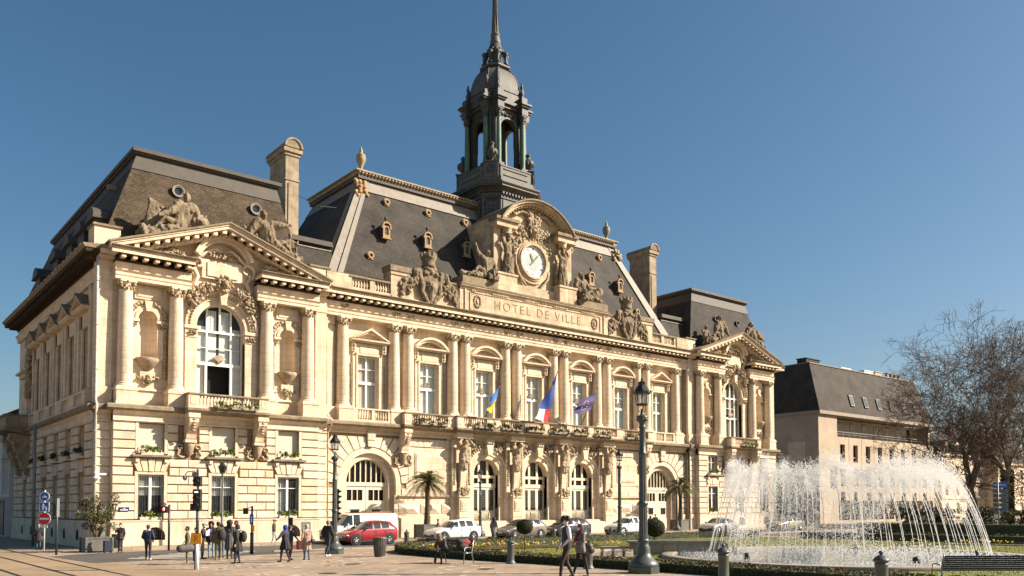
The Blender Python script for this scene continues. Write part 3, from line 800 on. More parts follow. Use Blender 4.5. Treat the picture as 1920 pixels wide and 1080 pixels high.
cols = [-17.46, 17.46]
for i in range(6):
    m = (BAY[i] + BAY[i + 1]) / 2; cols += [m - .6, m + .6]
for x in sorted(cols): inst(col0, hall, (x, 51.85, 9.1))

# ---------------- main block walls
XM = PC - 7.1                                                # 18.9: where the main block meets the pavilions
g = G(); g2 = G(); gl = G(); gs = G()
# upper wall
g.wall(-XM, XM, 8.14, 15.35, YMW, YMW + .7, [(b - .84, b + .84, 9.1, 12.87) for b in BAY])
for b in BAY:
    g.box(b - 1.22, b + 1.22, YMW - .12, YMW + .02, 12.87, 13.7)
    g.box(b - .66, b + .66, YMW - .16, YMW - .12, 13.02, 13.56)
    for w in (-1, 1):
        a, c = sorted((b + w * .84, b + w * 1.22)); g.box(a, c, YMW - .12, YMW + .02, 9.1, 12.87)
        a, c = sorted((b + w * .84, b + w * .98)); g.box(a, c, YMW - .17, YMW - .12, 9.1, 12.87)
        a, c = sorted((b + w * 1.06, b + w * 1.36)); g.box(a, c, YMW - .3, YMW + .02, 13.1, 13.72)
    g.box(b - .98, b + .98, YMW - .17, YMW - .12, 12.87, 13.0)
    g.mold(b - 1.5, b + 1.5, [(YMW + .1, 13.72), (YMW - .3, 13.72), (YMW - .34, 13.8), (YMW - .55, 13.84), (YMW - .55, 13.95), (YMW - .6, 13.99), (YMW + .1, 13.99)])
    for i in range(13): g.box(b - 1.25 + i * .2, b - 1.13 + i * .2, YMW - .38, YMW - .1, 13.72, 13.8)
    if abs(b) > 15:                                          # triangular pediments on the end windows
        for q in (-1, 1):
            g.prism([(b + q * 1.55, 13.96), (b + q * 1.35, 13.96) , (b, 14.62), (b, 14.78)], YMW - .58, YMW + .05) if q > 0 else g.prism([(b - 1.35, 13.96), (b - 1.55, 13.96), (b, 14.78), (b, 14.62)], YMW - .58, YMW + .05)
            P = [(b + q * 1.2, 13.96), (b, 14.48), (b, 14.62), (b + q * 1.36, 13.96)]
            g.prism(P, YMW - .42, YMW + .05)
        g.prism([(b - 1.3, 13.95), (b + 1.3, 13.95), (b, 14.6)], YMW - .08, YMW + .05)
    else:                                                    # segmental pediments
        R0 = 1.75; h = 0.78; R_ = (1.5 ** 2 + h * h) / (2 * h); zc = 13.97 + h - R_; a = math.asin(1.5 / R_)
        g.ring(b, zc, R_ - .16, R_, YMW - .58, YMW + .05, PI / 2 - a, PI / 2 + a, 18); g.ring(b, zc, R_ - .32, R_ - .16, YMW - .42, YMW + .05, PI / 2 - a * .97, PI / 2 + a * .97, 18)
        g.ring(b, zc, R_ * .3, R_ - .3, YMW - .08, YMW + .05, PI / 2 - a * .8, PI / 2 + a * .8, 12)
    # dado with balusters below the end windows, pedestals elsewhere
for x in cols:
    g.box(x - .54, x + .54, YMW - .88, YMW + .1, 8.14, 8.97); g.box(x - .58, x + .58, YMW - .92, YMW + .1, 8.97, 9.1); g.box(x - .58, x + .58, YMW - .92, YMW + .1, 8.14, 8.25)
for s in (-1, 1):
    b = s * 15.36
    g.box(b - 1.55, b + 1.55, YMW - .86, YMW - .56, 8.99, 9.1); g.box(b - 1.55, b + 1.55, YMW - .86, YMW - .56, 8.14, 8.3)
    g.box(b - .12, b + .12, YMW - .84, YMW - .58, 8.3, 9.0); 
    for q in (-1, 1): a, c = sorted((b + q * 1.2, b + q * 1.55)); g.box(a, c, YMW - .84, YMW - .58, 8.3, 9.0)
    for q in (-1, 1):
        for i in range(5):
            g.lathe([(.05, 8.3), (.07, 8.34), (.04, 8.4), (.085, 8.55), (.045, 8.75), (.06, 8.86), (.05, 8.99)], b + q * (.24 + .2 * i), YMW - .71, 8, cap=False)
    xa, xb = sorted((s * 18.0, s * XM)); g.box(xa, xb, YMW - .5, YMW + .1, 8.14, 9.1); 
    g.box(s * 18.32 - .22, s * 18.32 + .22, YMW - .22, YMW + .02, 9.1, 15.3); g.box(s * 18.32 - .28, s * 18.32 + .28, YMW - .3, YMW + .02, 14.75, 15.3)
entab(g, gl, -XM, XM, 51.85, YMW)
# ground floor of the main block
arch = [(-15.36, 1.68, 0.0, 3.95), (15.36, 1.68, 0.0, 3.95)]
door = [(-5.12, 1.22, 1.2, 4.75), (0.0, 1.22, 1.2, 4.75), (5.12, 1.22, 1.2, 4.75)]
ops_ = [(c - 2.1, c + 2.1, z0, zs, True) for c, r, z0, zs in arch] + [(c - r, c + r, z0, zs, True) for c, r, z0, zs in door]
g.mi = 2; g.wall(-XM, XM, 0, 7.8, YMG + .11, YMG + .13, ops_); g.mi = 0; g.wall(-XM, XM, 0, 7.8, YMG + .13, YMG + .8, ops_); g.mi = 0
# plain ashlar between the doors
g.wall(-8.8, 8.8, 0, 7.8, YMG + .06, YMG + .11, [(c - r, c + r, z0, zs, True) for c, r, z0, zs in door])
for c, r, z0, zs in arch:
    g.ring(c, zs, r, 2.1, YMG + .35, YMG + .8, n=26); g.ring(c, zs, 2.1, 2.5, YMG + .05, YMG + .3, n=26)
    for q in (-1, 1):
        a, b = sorted((c + q * r, c + q * 2.1)); g.box(a, b, YMG + .35, YMG + .8, 0, zs); a, b = sorted((c + q * 2.1, c + q * 2.52)); g.box(a, b, YMG + .05, YMG + .12, 0, zs)
    ring_out = 3.35
    n = 15
    for i in range(n):                                       # long radial voussoirs filling a rectangle
        t0 = PI * i / n + .014; t1 = PI * (i + 1) / n - .014
        def far(t):
            cs, sn = abs(math.cos(t)), math.sin(t)
            rr = 99
            if cs > 1e-6: rr = min(rr, 3.4 / cs)
            if sn > 1e-6: rr = min(rr, 3.2 / sn)
            return rr
        P = [(c + 2.55 * math.cos(t0), zs + 2.55 * math.sin(t0)), (c + far(t0) * math.cos(t0), zs + far(t0) * math.sin(t0)), (c + far(t1) * math.cos(t1), zs + far(t1) * math.sin(t1)), (c + 2.55 * math.cos(t1), zs + 2.55 * math.sin(t1))]
        g2.prism(P, YMG - (.14 if i == n // 2 else .0), YMG + .11)
    g.box(c - .3, c + .3, YMG - .2, YMG + .05, 6.95, 7.6)
ops = [(c - 3.45, c + 3.45, zs, 7.3) for c, r, z0, zs in arch] + [(c - 2.55, c + 2.55, 0, zs) for c, r, z0, zs in arch]
ops += [(-8.8, 8.8, 0, 9)]
ops += [(s * 10.5 - 1.9, s * 10.5 + 1.9, 4.0, 6.6) for s in (-1, 1)]
ops += [(s * 10.4 - 2.7, s * 10.4 + 2.7, 0, 3.1) for s in (-1, 1)]
ops += [(s * 12.75 - .55, s * 12.75 + .55, 5.2, 9) for s in (-1, 1)]
rustic(g2, -XM, XM, YMG, ops)
for s in (-1, 1):
    c = s * 10.5; g.box(c - 1.9, c + 1.9, YMG + .03, YMG + .11, 3.1, 7.2); g.box(c - 2.9, c + 2.6, YMG + .03, YMG + .112, 0, 3.1)
    g.box(c - 1.75, c + 1.75, YMG - .02, YMG + .1, 4.1, 6.5); g.box(c - 1.2, c + 1.2, YMG - .07, YMG - .02, 4.4, 6.2)
    g.box(c - 1.12, c + 1.12, YMG - .1, YMG - .07, 4.48, 6.12)
    for i in range(8): g2.box(c - 1.85 + i * .47, c - 1.85 + i * .47 + .44, YMG - .05, YMG + .1, 6.66, 7.15)
    c = s * 10.35
    g.mold(c - 2.75, c + 2.75, [(YMG + .1, 2.95), (YMG - .05, 2.95), (YMG - .16, 3.06), (YMG - .16, 3.14), (YMG + .1, 3.14)])
    g.mold(c - 2.75, c + 2.75, [(YMG + .1, 1.5), (YMG - .1, 1.5), (YMG - .1, 1.62), (YMG + .1, 1.66)])
    for w in (-1.85, 0, 1.85):                                # diamond-cut blocks
        X = c + w; g2.add([(X - .85, YMG, 1.8), (X + .85, YMG, 1.8), (X + .85, YMG, 2.5), (X - .85, YMG, 2.5), (X - .3, YMG - .17, 2.15), (X + .3, YMG - .17, 2.15)],
              [(0, 1, 5, 4), (1, 2, 5), (2, 3, 4, 5), (3, 0, 4)])
    xa, xb = sorted((s * 7.2, s * 12.9)); gs.box(xa, xb, YMG - .1, YMG + .1, 0, 1.5)
    xa, xb = sorted((s * 17.9, s * XM)); gs.box(xa, xb, YMG - .08, YMG + .1, 0, 1.56)
for c, r, z0, zs in door:
    g.ring(c, zs, r, 1.55, YMG + .2, YMG + .6, n=22); g.ring(c, zs, 1.55, 1.85, YMG - .0, YMG + .3, n=22); g.ring(c, zs, 1.85, 2.0, YMG - .1, YMG + .1, n=22)
    for q in (-1, 1):
        a, b = sorted((c + q * 1.22, c + q * 1.55)); g.box(a, b, YMG + .2, YMG + .6, 1.2, zs)
        a, b = sorted((c + q * 1.55, c + q * 1.85)); g.box(a, b, YMG, YMG + .3, 1.2, zs)
    g.prism([(c - .2, 6.25), (c + .2, 6.25), (c + .32, 7.05), (c - .32, 7.05)], YMG - .45, YMG + .1)
    g.box(c - .34, c + .34, YMG - .5, YMG + .1, 7.08, 7.42)
    for i in range(3): g.box(c - .26 + i * .19, c - .12 + i * .19, YMG - .56, YMG - .5, 7.14, 7.36)
# mouldings under the ledge
prof = [(YMG + .4, 7.36), (YMG - .02, 7.36), (YMG - .1, 7.44), (YMG - .02, 7.5), (YMG - .04, 7.66), (YMG - .2, 7.8), (YMG + .4, 7.8)]
g.mold(-XM, XM, prof)
gl.mold(-XM, XM, [(YMG + .4, 7.8), (YMG - .55, 7.8), (YMG - .68, 7.9), (YMG - .68, 8.06), (YMG - .6, 8.14), (YMG + .9, 8.14)])
# steps
gst = G()
for i in range(7):
    gst.box(-8.9, 8.9, 49.75 + i * .27, YMG + .2, i * .171 + .001 * i, (i + 1) * .171)
ob('wall', g, ['stone', 'soot_shade', 'joint'], hall); ob('rusticated_facing', g2, ['stone2', 'stone2b', 'stone2c'], hall); ob('ledge', gl, 'ledge', hall); ob('plinth', gs, 'socle', hall)
ob('entrance_steps', gst, 'socle', hall)
gc = G(); r = random.Random(11)
for i, b in enumerate(BAY):
    for w in (-1, 1):
        z = 9.5
        while z < 12.3: gc.ell((b + w * 1.3, YMW - .04, z), (.07, .06, .08), 6, 4, True, None, .25, r); z += .15
        gc.ell((b + w * 1.21, YMW - .32, 13.5), (.1, .08, .14), 6, 4); gc.ell((b + w * 1.21, YMW - .3, 13.25), (.08, .08, .1), 6, 4)
        gc.ell((b + w * 1.0, YMW - .2, 12.95), (.08, .06, .08), 6, 4)
    if abs(b) < 15:
        for _ in range(34): gc.ell((b + r.uniform(-.85, .85), YMW - .12, 14.12 + r.uniform(0, .22)), (.09, .06, .07), 6, 4, True, None, .3, r)
for x in cols:                                               # frieze ornaments over the columns
    for _ in range(22): gc.ell((x + r.uniform(-.32, .32), 51.85 - .35, 16.0 + r.uniform(-.15, .15)), (.06, .035, .05), 6, 4, True, None, .3, r)
for c in (-5.12, 0, 5.12):
    for k in range(26):
        a = rad(12 + 156 * k / 25)
        if abs(a - PI / 2) > .25: gc.ell((c + 2.12 * math.cos(a), YMG - .1, 4.75 + 2.12 * math.sin(a)), (.14, .12, .13), 6, 4, True, None, .35, r)
    for q in (-1, 1):
        for _ in range(60): gc.ell((c + q * r.uniform(.9, 2.3), YMG - .1 + r.uniform(-.1, .1), 6.95 + r.uniform(-.35, .35)), (.13, .1, .11), 6, 4, True, None, .35, r)
ob('carved_ornament', gc, 'carved', hall)

# ---------------- windows
def casement(x0, x1, z0, z1, y, frame, pane_m, back, vb=1, hb=(), bw=.07, name='window', curtain=None, parent=hall, T=None, arch=False, pz=None):
    g = G(T); fw = .08; cx = (x0 + x1) / 2
    g.box(x0, x0 + fw, y - .06, y + .04, z0, z1); g.box(x1 - fw, x1, y - .06, y + .04, z0, z1)
    g.box(x0 + fw, x1 - fw, y - .06, y + .04, z0, z0 + fw)
    if not arch: g.box(x0 + fw, x1 - fw, y - .06, y + .04, z1 - fw, z1)
    for i in range(vb):
        a = x0 + (x1 - x0) * (i + 1) / (vb + 1)
        zt = z1 - fw if not arch else z1 + math.sqrt(max(0, ((x1 - x0) / 2) ** 2 - (a - cx) ** 2)) - .05
        g.box(a - bw / 2, a + bw / 2, y - .08, y + .03, z0 + fw, zt)
    for h in hb:
        t = h[1] if isinstance(h, tuple) else .04; h = h[0] if isinstance(h, tuple) else h
        g.box(x0 + fw, x1 - fw, y - .085 - (0.004), y + .02, h - t / 2, h + t / 2)
    if arch: g.ring(cx, z1, (x1 - x0) / 2 - fw, (x1 - x0) / 2, y - .06, y + .04, n=22)
    f = ob(name, g, frame, parent)
    g = G(T)
    if arch:
        R_ = (x1 - x0) / 2
        P = [(x0 + .02, y + .015, pz or z0), (x1 - .02, y + .015, pz or z0)] + [(cx + (R_ - .02) * math.cos(PI * i / 20), y + .015, z1 + (R_ - .02) * math.sin(PI * i / 20)) for i in range(21)]
        g.add(P, [tuple(range(len(P)))])
    else: g.add([(x0 + .02, y + .012, z0), (x1 - .02, y + .012, z0), (x1 - .02, y + .012, z1 - .01), (x0 + .02, y + .012, z1 - .01)], [(0, 1, 2, 3)])
    p = ob('pane', g, pane_m); p.parent = f; p.matrix_parent_inverse = Matrix.Identity(4)
    f_l = f.parent
    # pane is in the same coordinates as the frame's mesh
    if curtain:
        g = G(T); cm, cz0, cz1, cx0, cx1 = curtain
        n = 14; vs = []
        for i in range(n + 1):
            t = i / n; yy = y + .07 + (.025 if i % 2 else 0)
            vs += [(cx0 + (cx1 - cx0) * t, yy, cz0), (cx0 + (cx1 - cx0) * t, yy, cz1)]
        g.add(vs, [(2 * i, 2 * i + 2, 2 * i + 3, 2 * i + 1) for i in range(n)])
        c = ob('curtain', g, cm); c.parent = f; c.matrix_parent_inverse = Matrix.Identity(4)
    return f
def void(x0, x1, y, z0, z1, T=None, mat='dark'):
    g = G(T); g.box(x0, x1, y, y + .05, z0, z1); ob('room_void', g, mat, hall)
for b in BAY:
    wide = abs(b) > 15
    casement(b - .84, b + .84, 9.12, 12.85, 52.42, 'white', 'glass', None, 1, (11.95, (10.98, .2)) if True else (), .12, curtain=('curtain2' if not wide else 'curtain', 9.15, 12.8, b - .8, b + .8))
    if abs(b) < 15:
        g = G(); r = random.Random(int(b * 10))
        for _ in range(16): g.ell((b + r.uniform(-.22, .22), 52.3, 11.3 + r.uniform(-.25, .25)), (.07, .04, .06), 6, 4, True, None, .3, r)
        ob('window_ornament', g, 'ochrepale', hall)
void(-XM, XM, 53.1, 8.2, 15)
for s in (-1, 1):
    cx = s * PC
    dz = 11.03
    f = casement(cx - 1.5, cx + 1.5, 9.0, 13.3, 51.95, 'white', 'glass', None, 3 if False else 0, ((13.12, .14), (11.12, .2), 12.1), arch=True, pz=11.1 if s < 0 else None)
    g = G()
    for q in (-.75, 0.05, .75):
        zt = 13.3 + math.sqrt(1.5 ** 2 - q * q) - .05
        g.box(cx + q - .05, cx + q + .05, 51.86, 51.97, 13.1 if q == .05 and s < 0 else 11.2 if s < 0 else 9.0, zt)
    for q in (-.78, .78): g.box(cx + q - .07, cx + q + .07, 51.85, 51.98, 9.0, 11.1)
    ob('glazing_bar', g, 'white').parent = f
    g = G()
    for q in (-1, 1): g.tube([(cx + q * .38, 51.8, 11.5), (cx + q * .2, 51.78, 11.4), (cx, 51.78, 11.2)], [.05, .05, .04], 6)
    g.prism([(cx - .42, 11.5), (cx, 11.16), (cx + .42, 11.5), (cx + .12, 11.7), (cx - .12, 11.7)], 51.76, 51.84)
    ob('window_ornament', g, 'carved').parent = f
    g = G()
    if s < 0:
        n = 10
        for a, b in ((cx - 1.45, cx - .86), (cx + .86, cx + 1.45)):
            g.box(a, b, 52.04, 52.06, 9.0, 11.1)
        for a, b in ((cx - 1.4, cx - .8), (cx - .7, cx - .1), (cx + .08, cx + .7), (cx + .8, cx + 1.4)):
            for i in range(5): w = (b - a) / 5; zt = 13.25 + math.sqrt(max(0, 2.0 - max((a - cx) ** 2, (b - cx) ** 2))); g.box(a + i * w, a + i * w + w * .9, 52.05 + .02 * (i % 2), 52.08, 13.1, zt)
            g.box(a, b, 52.06, 52.09, 11.2, 13.05)
        ob('blind', g, 'curtain2').parent = f
    else:
        for q in (-1.1, -.35, .4, 1.15):
            for i in range(4): g.box(cx + q - .3 + i * .15, cx + q - .2 + i * .15, 52.1, 52.13, 9.0, 14.0)
        ob('curtain', g, 'curtain').parent = f
    void(cx - 2.2, cx + 2.2, 52.6, 8.3, 15.1)
    for k, w in enumerate((-4.2, 0, 4.2)):
        X = cx + w
        if s < 0:
            f = casement(X - .72, X + .72, 5.42, 7.14, YPG + .26, 'stone', 'curtain', None, 0, ())
        else:
            f = casement(X - .72, X + .72, 5.42, 7.14, YPG + .26, 'white', 'glass', None, 1, (6.5,), curtain=('curtain2', 5.45, 7.1, X - .7, X - .1))
        f = casement(X - .72, X + .72, 1.68, 4.18, YPG + .26, 'white', 'glass', None, 1, (3.5,), .14, curtain=('curtain2', 3.0 if k != 2 else 1.7, 4.15, X - .7, X + (.7 if k != 2 else 0.02)))
        g = G()
        for i in range(11): xx = X - .66 + i * .132; g.box(xx - .013, xx + .013, YPG + .2, YPG + .226, 1.7, 4.16)
        for z in (2.0, 2.5, 3.3, 3.42, 3.9): g.box(X - .72, X + .72, YPG + .195, YPG + .2, z, z + .02)
        ob('window_grille', g, 'iron').parent = f
    void(cx - 6, cx + 6, YPG + 1.2, 1.6, 7.7)
for c, r, z0, zs in arch:
    # big arched doorway: fanlight with vertical bars over panelled doors
    y = 52.4
    g = G(); g.ring(c, 4.0, r - .12, r, y - .08, y + .05, n=26)
    for i in range(1, 8): 
        x = c - r + 2 * r * i / 8; zt = 4.0 + math.sqrt(max(0, r * r - (x - c) ** 2)) - .05
        g.box(x - .035, x + .035, y - .07, y + .04, 4.0, zt)
    g.box(c - r, c + r, y - .1, y + .05, 3.75, 4.02)
    fl = ob('fanlight', g, 'cream', hall)
    g = G(); P = [(c + (r - .05) * math.cos(PI * i / 24), y + .06, 4.0 + (r - .05) * math.sin(PI * i / 24)) for i in range(25)]; g.add(P, [tuple(range(25))]); ob('pane', g, 'glassdark').parent = fl
    for q in (-1, 1):
        g = G(); a, b = sorted((c + q * .02, c + q * r)); m = (a + b) / 2
        g.wall(a, b, 2.3, 3.75, y - .03, y + .05, [(m - .62, m + .62, 2.75, 3.5)]); g.wall(a, b, 0, 2.3, y - .03, y + .05, [(m - .34, m + .34, 1.55, 2.1)])
        g.box(m - .5, m + .5, y - .06, y - .03, .25, 1.2); 
        for k in (1, 2): g.box(m - .62 + k * .413 - .03, m - .62 + k * .413 + .03, y - .035, y + .03, 2.75, 3.5)
        g.box(m - .45, m + .45, y - .07, y - .03, 2.15, 2.22)
        d = ob('door', g, 'cream', hall)
        g = G(); g.box(m - .65, m + .65, y + .06, y + .08, 2.7, 3.55); g.box(m - .4, m + .4, y + .06, y + .08, 1.5, 2.15); ob('pane', g, 'glassdark').parent = d
        g = G()
        for k in range(5): g.box(m - .28 + k * .14 - .01, m - .28 + k * .14 + .01, y - .06, y - .04, 1.5, 2.15)
        for k in range(4): g.box(m - .34, m + .34, y - .065, y - .06, 1.6 + k * .15, 1.62 + k * .15)
        ob('door_grille', g, 'iron').parent = d
for c, r, z0, zs in door:
    y = 52.25
    g = G(); g.ring(c, 4.75, r - .1, r, y - .08, y + .05, n=22)
    for x in (c - .42, c + .42):
        zt = 4.75 + math.sqrt(r * r - (x - c) ** 2) - .05; g.box(x - .09, x + .09, y - .07, y + .05, 4.6, zt)
    g.box(c - r, c + r, y - .1, y + .05, 4.5, 4.72); g.box(c - r, c + r, y - .1, y + .05, 3.8, 4.08)
    for x in (c - r + .06, c - .42, c + .42, c + r - .06): g.box(x - .09, x + .09, y - .07, y + .04, 4.08, 4.5)
    fl = ob('fanlight', g, 'cream', hall)
    g = G(); P = [(c + (r - .05) * math.cos(PI * i / 24), y + .06, 4.7 + (r - .05) * math.sin(PI * i / 24)) for i in range(25)]; g.add(P, [tuple(range(25))]); g.box(c - r + .05, c + r - .05, y + .06, y + .07, 4.05, 4.7); ob('pane', g, 'glassdark').parent = fl
    for q in (-1, 0, 1):
        m = c + q * .8; a, b = m - .4, m + .4
        g = G(); g.wall(a, b, 1.2, 3.8, y - .03, y + .05, [(m - .27, m + .27, 2.0, 3.62)]); g.box(m - .26, m + .26, y - .06, y - .03, 1.35, 1.85)
        d = ob('door', g, 'cream', hall)
        g = G(); g.box(m - .3, m + .3, y + .06, y + .08, 1.95, 3.68); ob('pane', g, 'glassdark').parent = d
        g = G()
        for k in range(4): g.box(m - .16 + k * .107 - .008, m - .16 + k * .107 + .008, y - .05, y - .035, 2.2, 3.6)
        for k in range(7): g.box(m - .22, m + .22, y - .055, y - .05, 2.3 + k * .2, 2.315 + k * .2)
        ob('door_grille', g, 'greysteel').parent = d
    # low iron gate in front of the doors
    g = G()
    for k in range(-11, 12): g.box(c + k * .105 - .01, c + k * .105 + .01, 51.72, 51.74, 1.2, 2.15 + .12 * (k % 2))
    for z in (1.35, 1.95): g.box(c - 1.2, c + 1.2, 51.715, 51.72, z, z + .03)
    ob('iron_gate', g, 'iron', hall)

# ---------------- central balcony, consoles and atlantes
def balcony(x0, x1, yf, yb, name='balcony', ends=(1, 1), peds=()):
    g = G(); gl = G(); gb = G()
    gl.mold(x0 - .05, x1 + .05, [(yb, 7.82), (yf + .15, 7.82), (yf + .02, 7.9), (yf - .12, 7.98), (yf - .12, 8.12), (yb, 8.12)])
    g.mold(x0, x1, [(yf + .3, 8.12), (yf - .02, 8.12), (yf - .02, 8.24), (yf + .3, 8.24)])
    gl.mold(x0, x1, [(yf + .3, 8.9), (yf - .06, 8.9), (yf - .08, 8.96), (yf - .04, 9.02), (yf + .3, 9.02)])
    P = sorted(set(peds) | {x0 + .3, x1 - .3})
    for p in P:
        g.box(p - .3, p + .3, yf - .03, yf + .3, 8.24, 8.9); g.box(p - .18, p + .18, yf - .05, yf - .03, 8.34, 8.8)
    for a, b in zip(P[:-1], P[1:]):
        a += .34; b -= .34; n = max(2, int((b - a) / .2))
        for i in range(n):
            gb.lathe([(.05, 8.24), (.06, 8.28), (.035, 8.34), (.08, 8.48), (.04, 8.7), (.055, 8.82), (.05, 8.9)], a + (i + .5) * (b - a) / n, yf + .13, 8, cap=False)
    for k, x in enumerate((x0 + .15, x1 - .15)):
        if ends[k]:
            g.box(x - .15, x + .15, yf + .3, yb, 8.12, 8.24); gl.box(x - .17, x + .17, yf + .3, yb, 8.9, 9.02); g.box(x - .1, x + .1, yf + .3, yb, 8.24, 8.9)
    b = ob(name, g, 'stone', hall); ob('coping', gl, 'ledge').parent = b; ob('balustrade', gb, 'stone').parent = b
    return b
balcony(-8.75, 8.75, 50.55, 51.4, peds=(-5.0, -.1 * 0 - 2.56, 2.56, -7.68 + 2.0, 5.0, 0.0))
for s in (-1, 1): balcony(*sorted((s * 8.78, s * 13.1)), 50.85, 51.4, ends=(1, 1), peds=())
for s in (-1, 1): balcony(s * PC - 2.45, s * PC + 2.45, 49.95, 50.9, ends=(1, 1))
def console(x, yw, parent=hall, proj=.75, T=None):
    g = G(T); 
    g.box(x - .34, x + .34, yw - proj - .05, yw + .1, 7.55, 7.82)
    pts = [(yw + .05, 7.55), (yw - proj, 7.55), (yw - proj, 7.3), (yw - proj * .8, 7.0), (yw - .42, 6.6), (yw - .36, 6.35), (yw - .3, 6.3), (yw + .05, 6.3)]
    g.mold(x - .27, x + .27, pts); g.box(x - .33, x + .33, yw - .42, yw + .05, 6.12, 6.3)
    g.mi = 1
    for i in range(5): g.ell((x, yw - proj * .98 + .04 * i, 7.45 - .16 * i), (.14, .08, .07), 6, 4)
    # mask with scrolls under the console
    g.lathe([(.3, 6.1), (.33, 6.0), (.3, 5.9), (.26, 5.7), (.2, 5.5), (.1, 5.35), (.02, 5.25)], x, yw - .05, 14)
    for q in (-1, 1):
        P = [(x + q * (.5 + .22 * (1 - t) * math.cos(a)), yw - .08, 5.85 + .22 * (1 - t) * math.sin(a)) for t, a in [(i / 14 * .8, rad(-90 + 420 * i / 14)) for i in range(15)]]
        g.tube(P, .06, 6); g.tube([(x + q * .6, yw - .05, 5.65), (x + q * .68, yw - .06, 5.4), (x + q * .5, yw - .06, 5.28), (x + q * .3, yw - .05, 5.25)], [.1, .09, .08, .05], 6)
        r = random.Random(int(x * 7) + q)
        for _ in range(10): g.ell((x + q * r.uniform(.2, .75), yw - .04, r.uniform(5.25, 5.6)), (.07, .05, .07), 6, 4, True, None, .3, r)
    return ob('console', g, ['stone', 'carved'], parent)
for s in (-1, 1):
    for q in (-2.1, 2.1): console(s * PC + q, YPG, proj=.95)
    console(s * 12.75, YMG, proj=.8)

# ---------------- parapet, attic and big name panel
g = G(); gl = G(); gb = G()
YA = 51.55
for s in (-1, 1):
    xa, xb = sorted((s * 13.9, s * XM))
    g.box(xa, xb, YA - .1, YA + .3, 17.05, 17.42); gl.box(xa, xb, YA - .14, YA + .34, 18.12, 18.25)
    for (a, b) in ((18.9, 17.0), (15.55, 15.2)): u, v = sorted((s * a, s * b)); g.box(u, v, YA - .08, YA + .28, 17.42, 18.12)
    u, v = sorted((s * 18.9, s * 17.3)); g.box(u, v, YA - .16, YA + .5, 17.05, 18.2)
    for lo, hi in ((13.9, 15.15), (15.6, 16.95)):
        n = 6
        for i in range(n): gb.lathe([(.05, 17.42), (.07, 17.46), (.04, 17.52), (.09, 17.68), (.045, 17.92), (.065, 18.05), (.05, 18.12)], s * (lo + (i + .5) * (hi - lo) / n), YA + .1, 8, cap=False)
    # block carrying the coat of arms
    u, v = sorted((s * 7.95, s * 13.8)); g.box(u, v, YA - .02, YA + .7, 17.05, 19.0); g.box(u, v, YA - .14, YA + .8, 17.05, 17.3)
    u, v = sorted((s * 12.4, s * 13.9)); g.box(u, v, YA - .12, YA + .8, 17.3, 19.1); g.box(u - .05, v + .05, YA - .2, YA + .85, 18.85, 19.1); gl.box(u - .14, v + .14, YA - .28, YA + .9, 19.1, 19.5)
    u, v = sorted((s * 7.9, s * 12.4)); gl.box(u, v, YA - .12, YA + .7, 19.0, 19.12)
# panel with the name
g.box(-7.95, 7.95, YA - .22, YA + .8, 17.05, 19.0)
g.mold(-7.95, 7.95, [(YA + .8, 18.82), (YA - .3, 18.82), (YA - .34, 18.92), (YA - .46, 19.0), (YA - .46, 19.08), (YA + .8, 19.08)])
gl.mold(-8.0, 8.0, [(YA + .8, 19.08), (YA - .5, 19.08), (YA - .52, 19.2), (YA + .8, 19.24)])
for a, b, c, d in ((-7.0, 7.0, 18.62, 18.7), (-7.0, 7.0, 17.25, 17.33)): g.box(a, b, YA - .28, YA - .22, c, d)
for q in (-1, 1): g.box(q * 7.0 - .04, q * 7.0 + .04, YA - .28, YA - .22, 17.33, 18.62); g.box(q * 7.45 - .08, q * 7.45 + .08, YA - .3, YA - .22, 17.2, 18.8)
for a in range(-34, 35):
    if (a // 8) % 2: g.box(a * .2 - .06, a * .2 + .05, YA - .36, YA - .3, 18.72, 18.82)
ob('parapet', g, 'stage', hall); ob('parapet_coping', gl, 'ledge', hall); ob('parapet_balusters', gb, 'stone', hall)
gc = G(); r = random.Random(2)
for q in (-1, 1):
    for k in range(14):
        a = 2 * PI * k / 14; gc.ell((q * 6.3 + .3 * math.cos(a), YA - .26, 17.98 + .42 * math.sin(a)), (.09, .06, .09), 6, 4, True, None, .3, r)
    gc.ell((q * 6.3, YA - .24, 17.98), (.15, .06, .25), 8, 5)
ob('panel_wreath', gc, 'carved', hall)
def text_mesh(txt, size, depth, spacing=1.0):
    cu = bpy.data.curves.new('t', 'FONT'); cu.body = txt; cu.size = size; cu.extrude = depth; cu.align_x = 'CENTER'; cu.align_y = 'CENTER'; cu.space_character = spacing; cu.offset = -.012 * size if size > .5 else 0
    o = bpy.data.objects.new('t', cu); COL.objects.link(o)
    dg = bpy.context.evaluated_depsgraph_get(); dg.update()
    me = bpy.data.meshes.new_from_object(o.evaluated_get(dg))
    bpy.data.objects.remove(o)
    return me
def text_ob(name, txt, size, depth, mat, parent, loc, rot, spacing=1.0, sx=1.0):
    me = text_mesh(txt, size, depth, spacing)
    me.materials.clear(); me.materials.append(M[mat])
    o = bpy.data.objects.new(name, me); COL.objects.link(o)
    mw = Matrix.Translation(loc) @ rot.to_4x4() @ Matrix.Diagonal((sx, 1, 1, 1))
    if parent is not None:
        o.parent = parent; o.matrix_parent_inverse = Matrix.Translation(-root_loc(parent))
    o.matrix_basis = mw
    return o
RF = Matrix.Rotation(rad(90), 3, 'X')
text_ob('name_lettering', 'HOTEL DE VILLE', .98, .02, 'letter', hall, (0.0, YA - .23, 17.95), RF, 1.35)
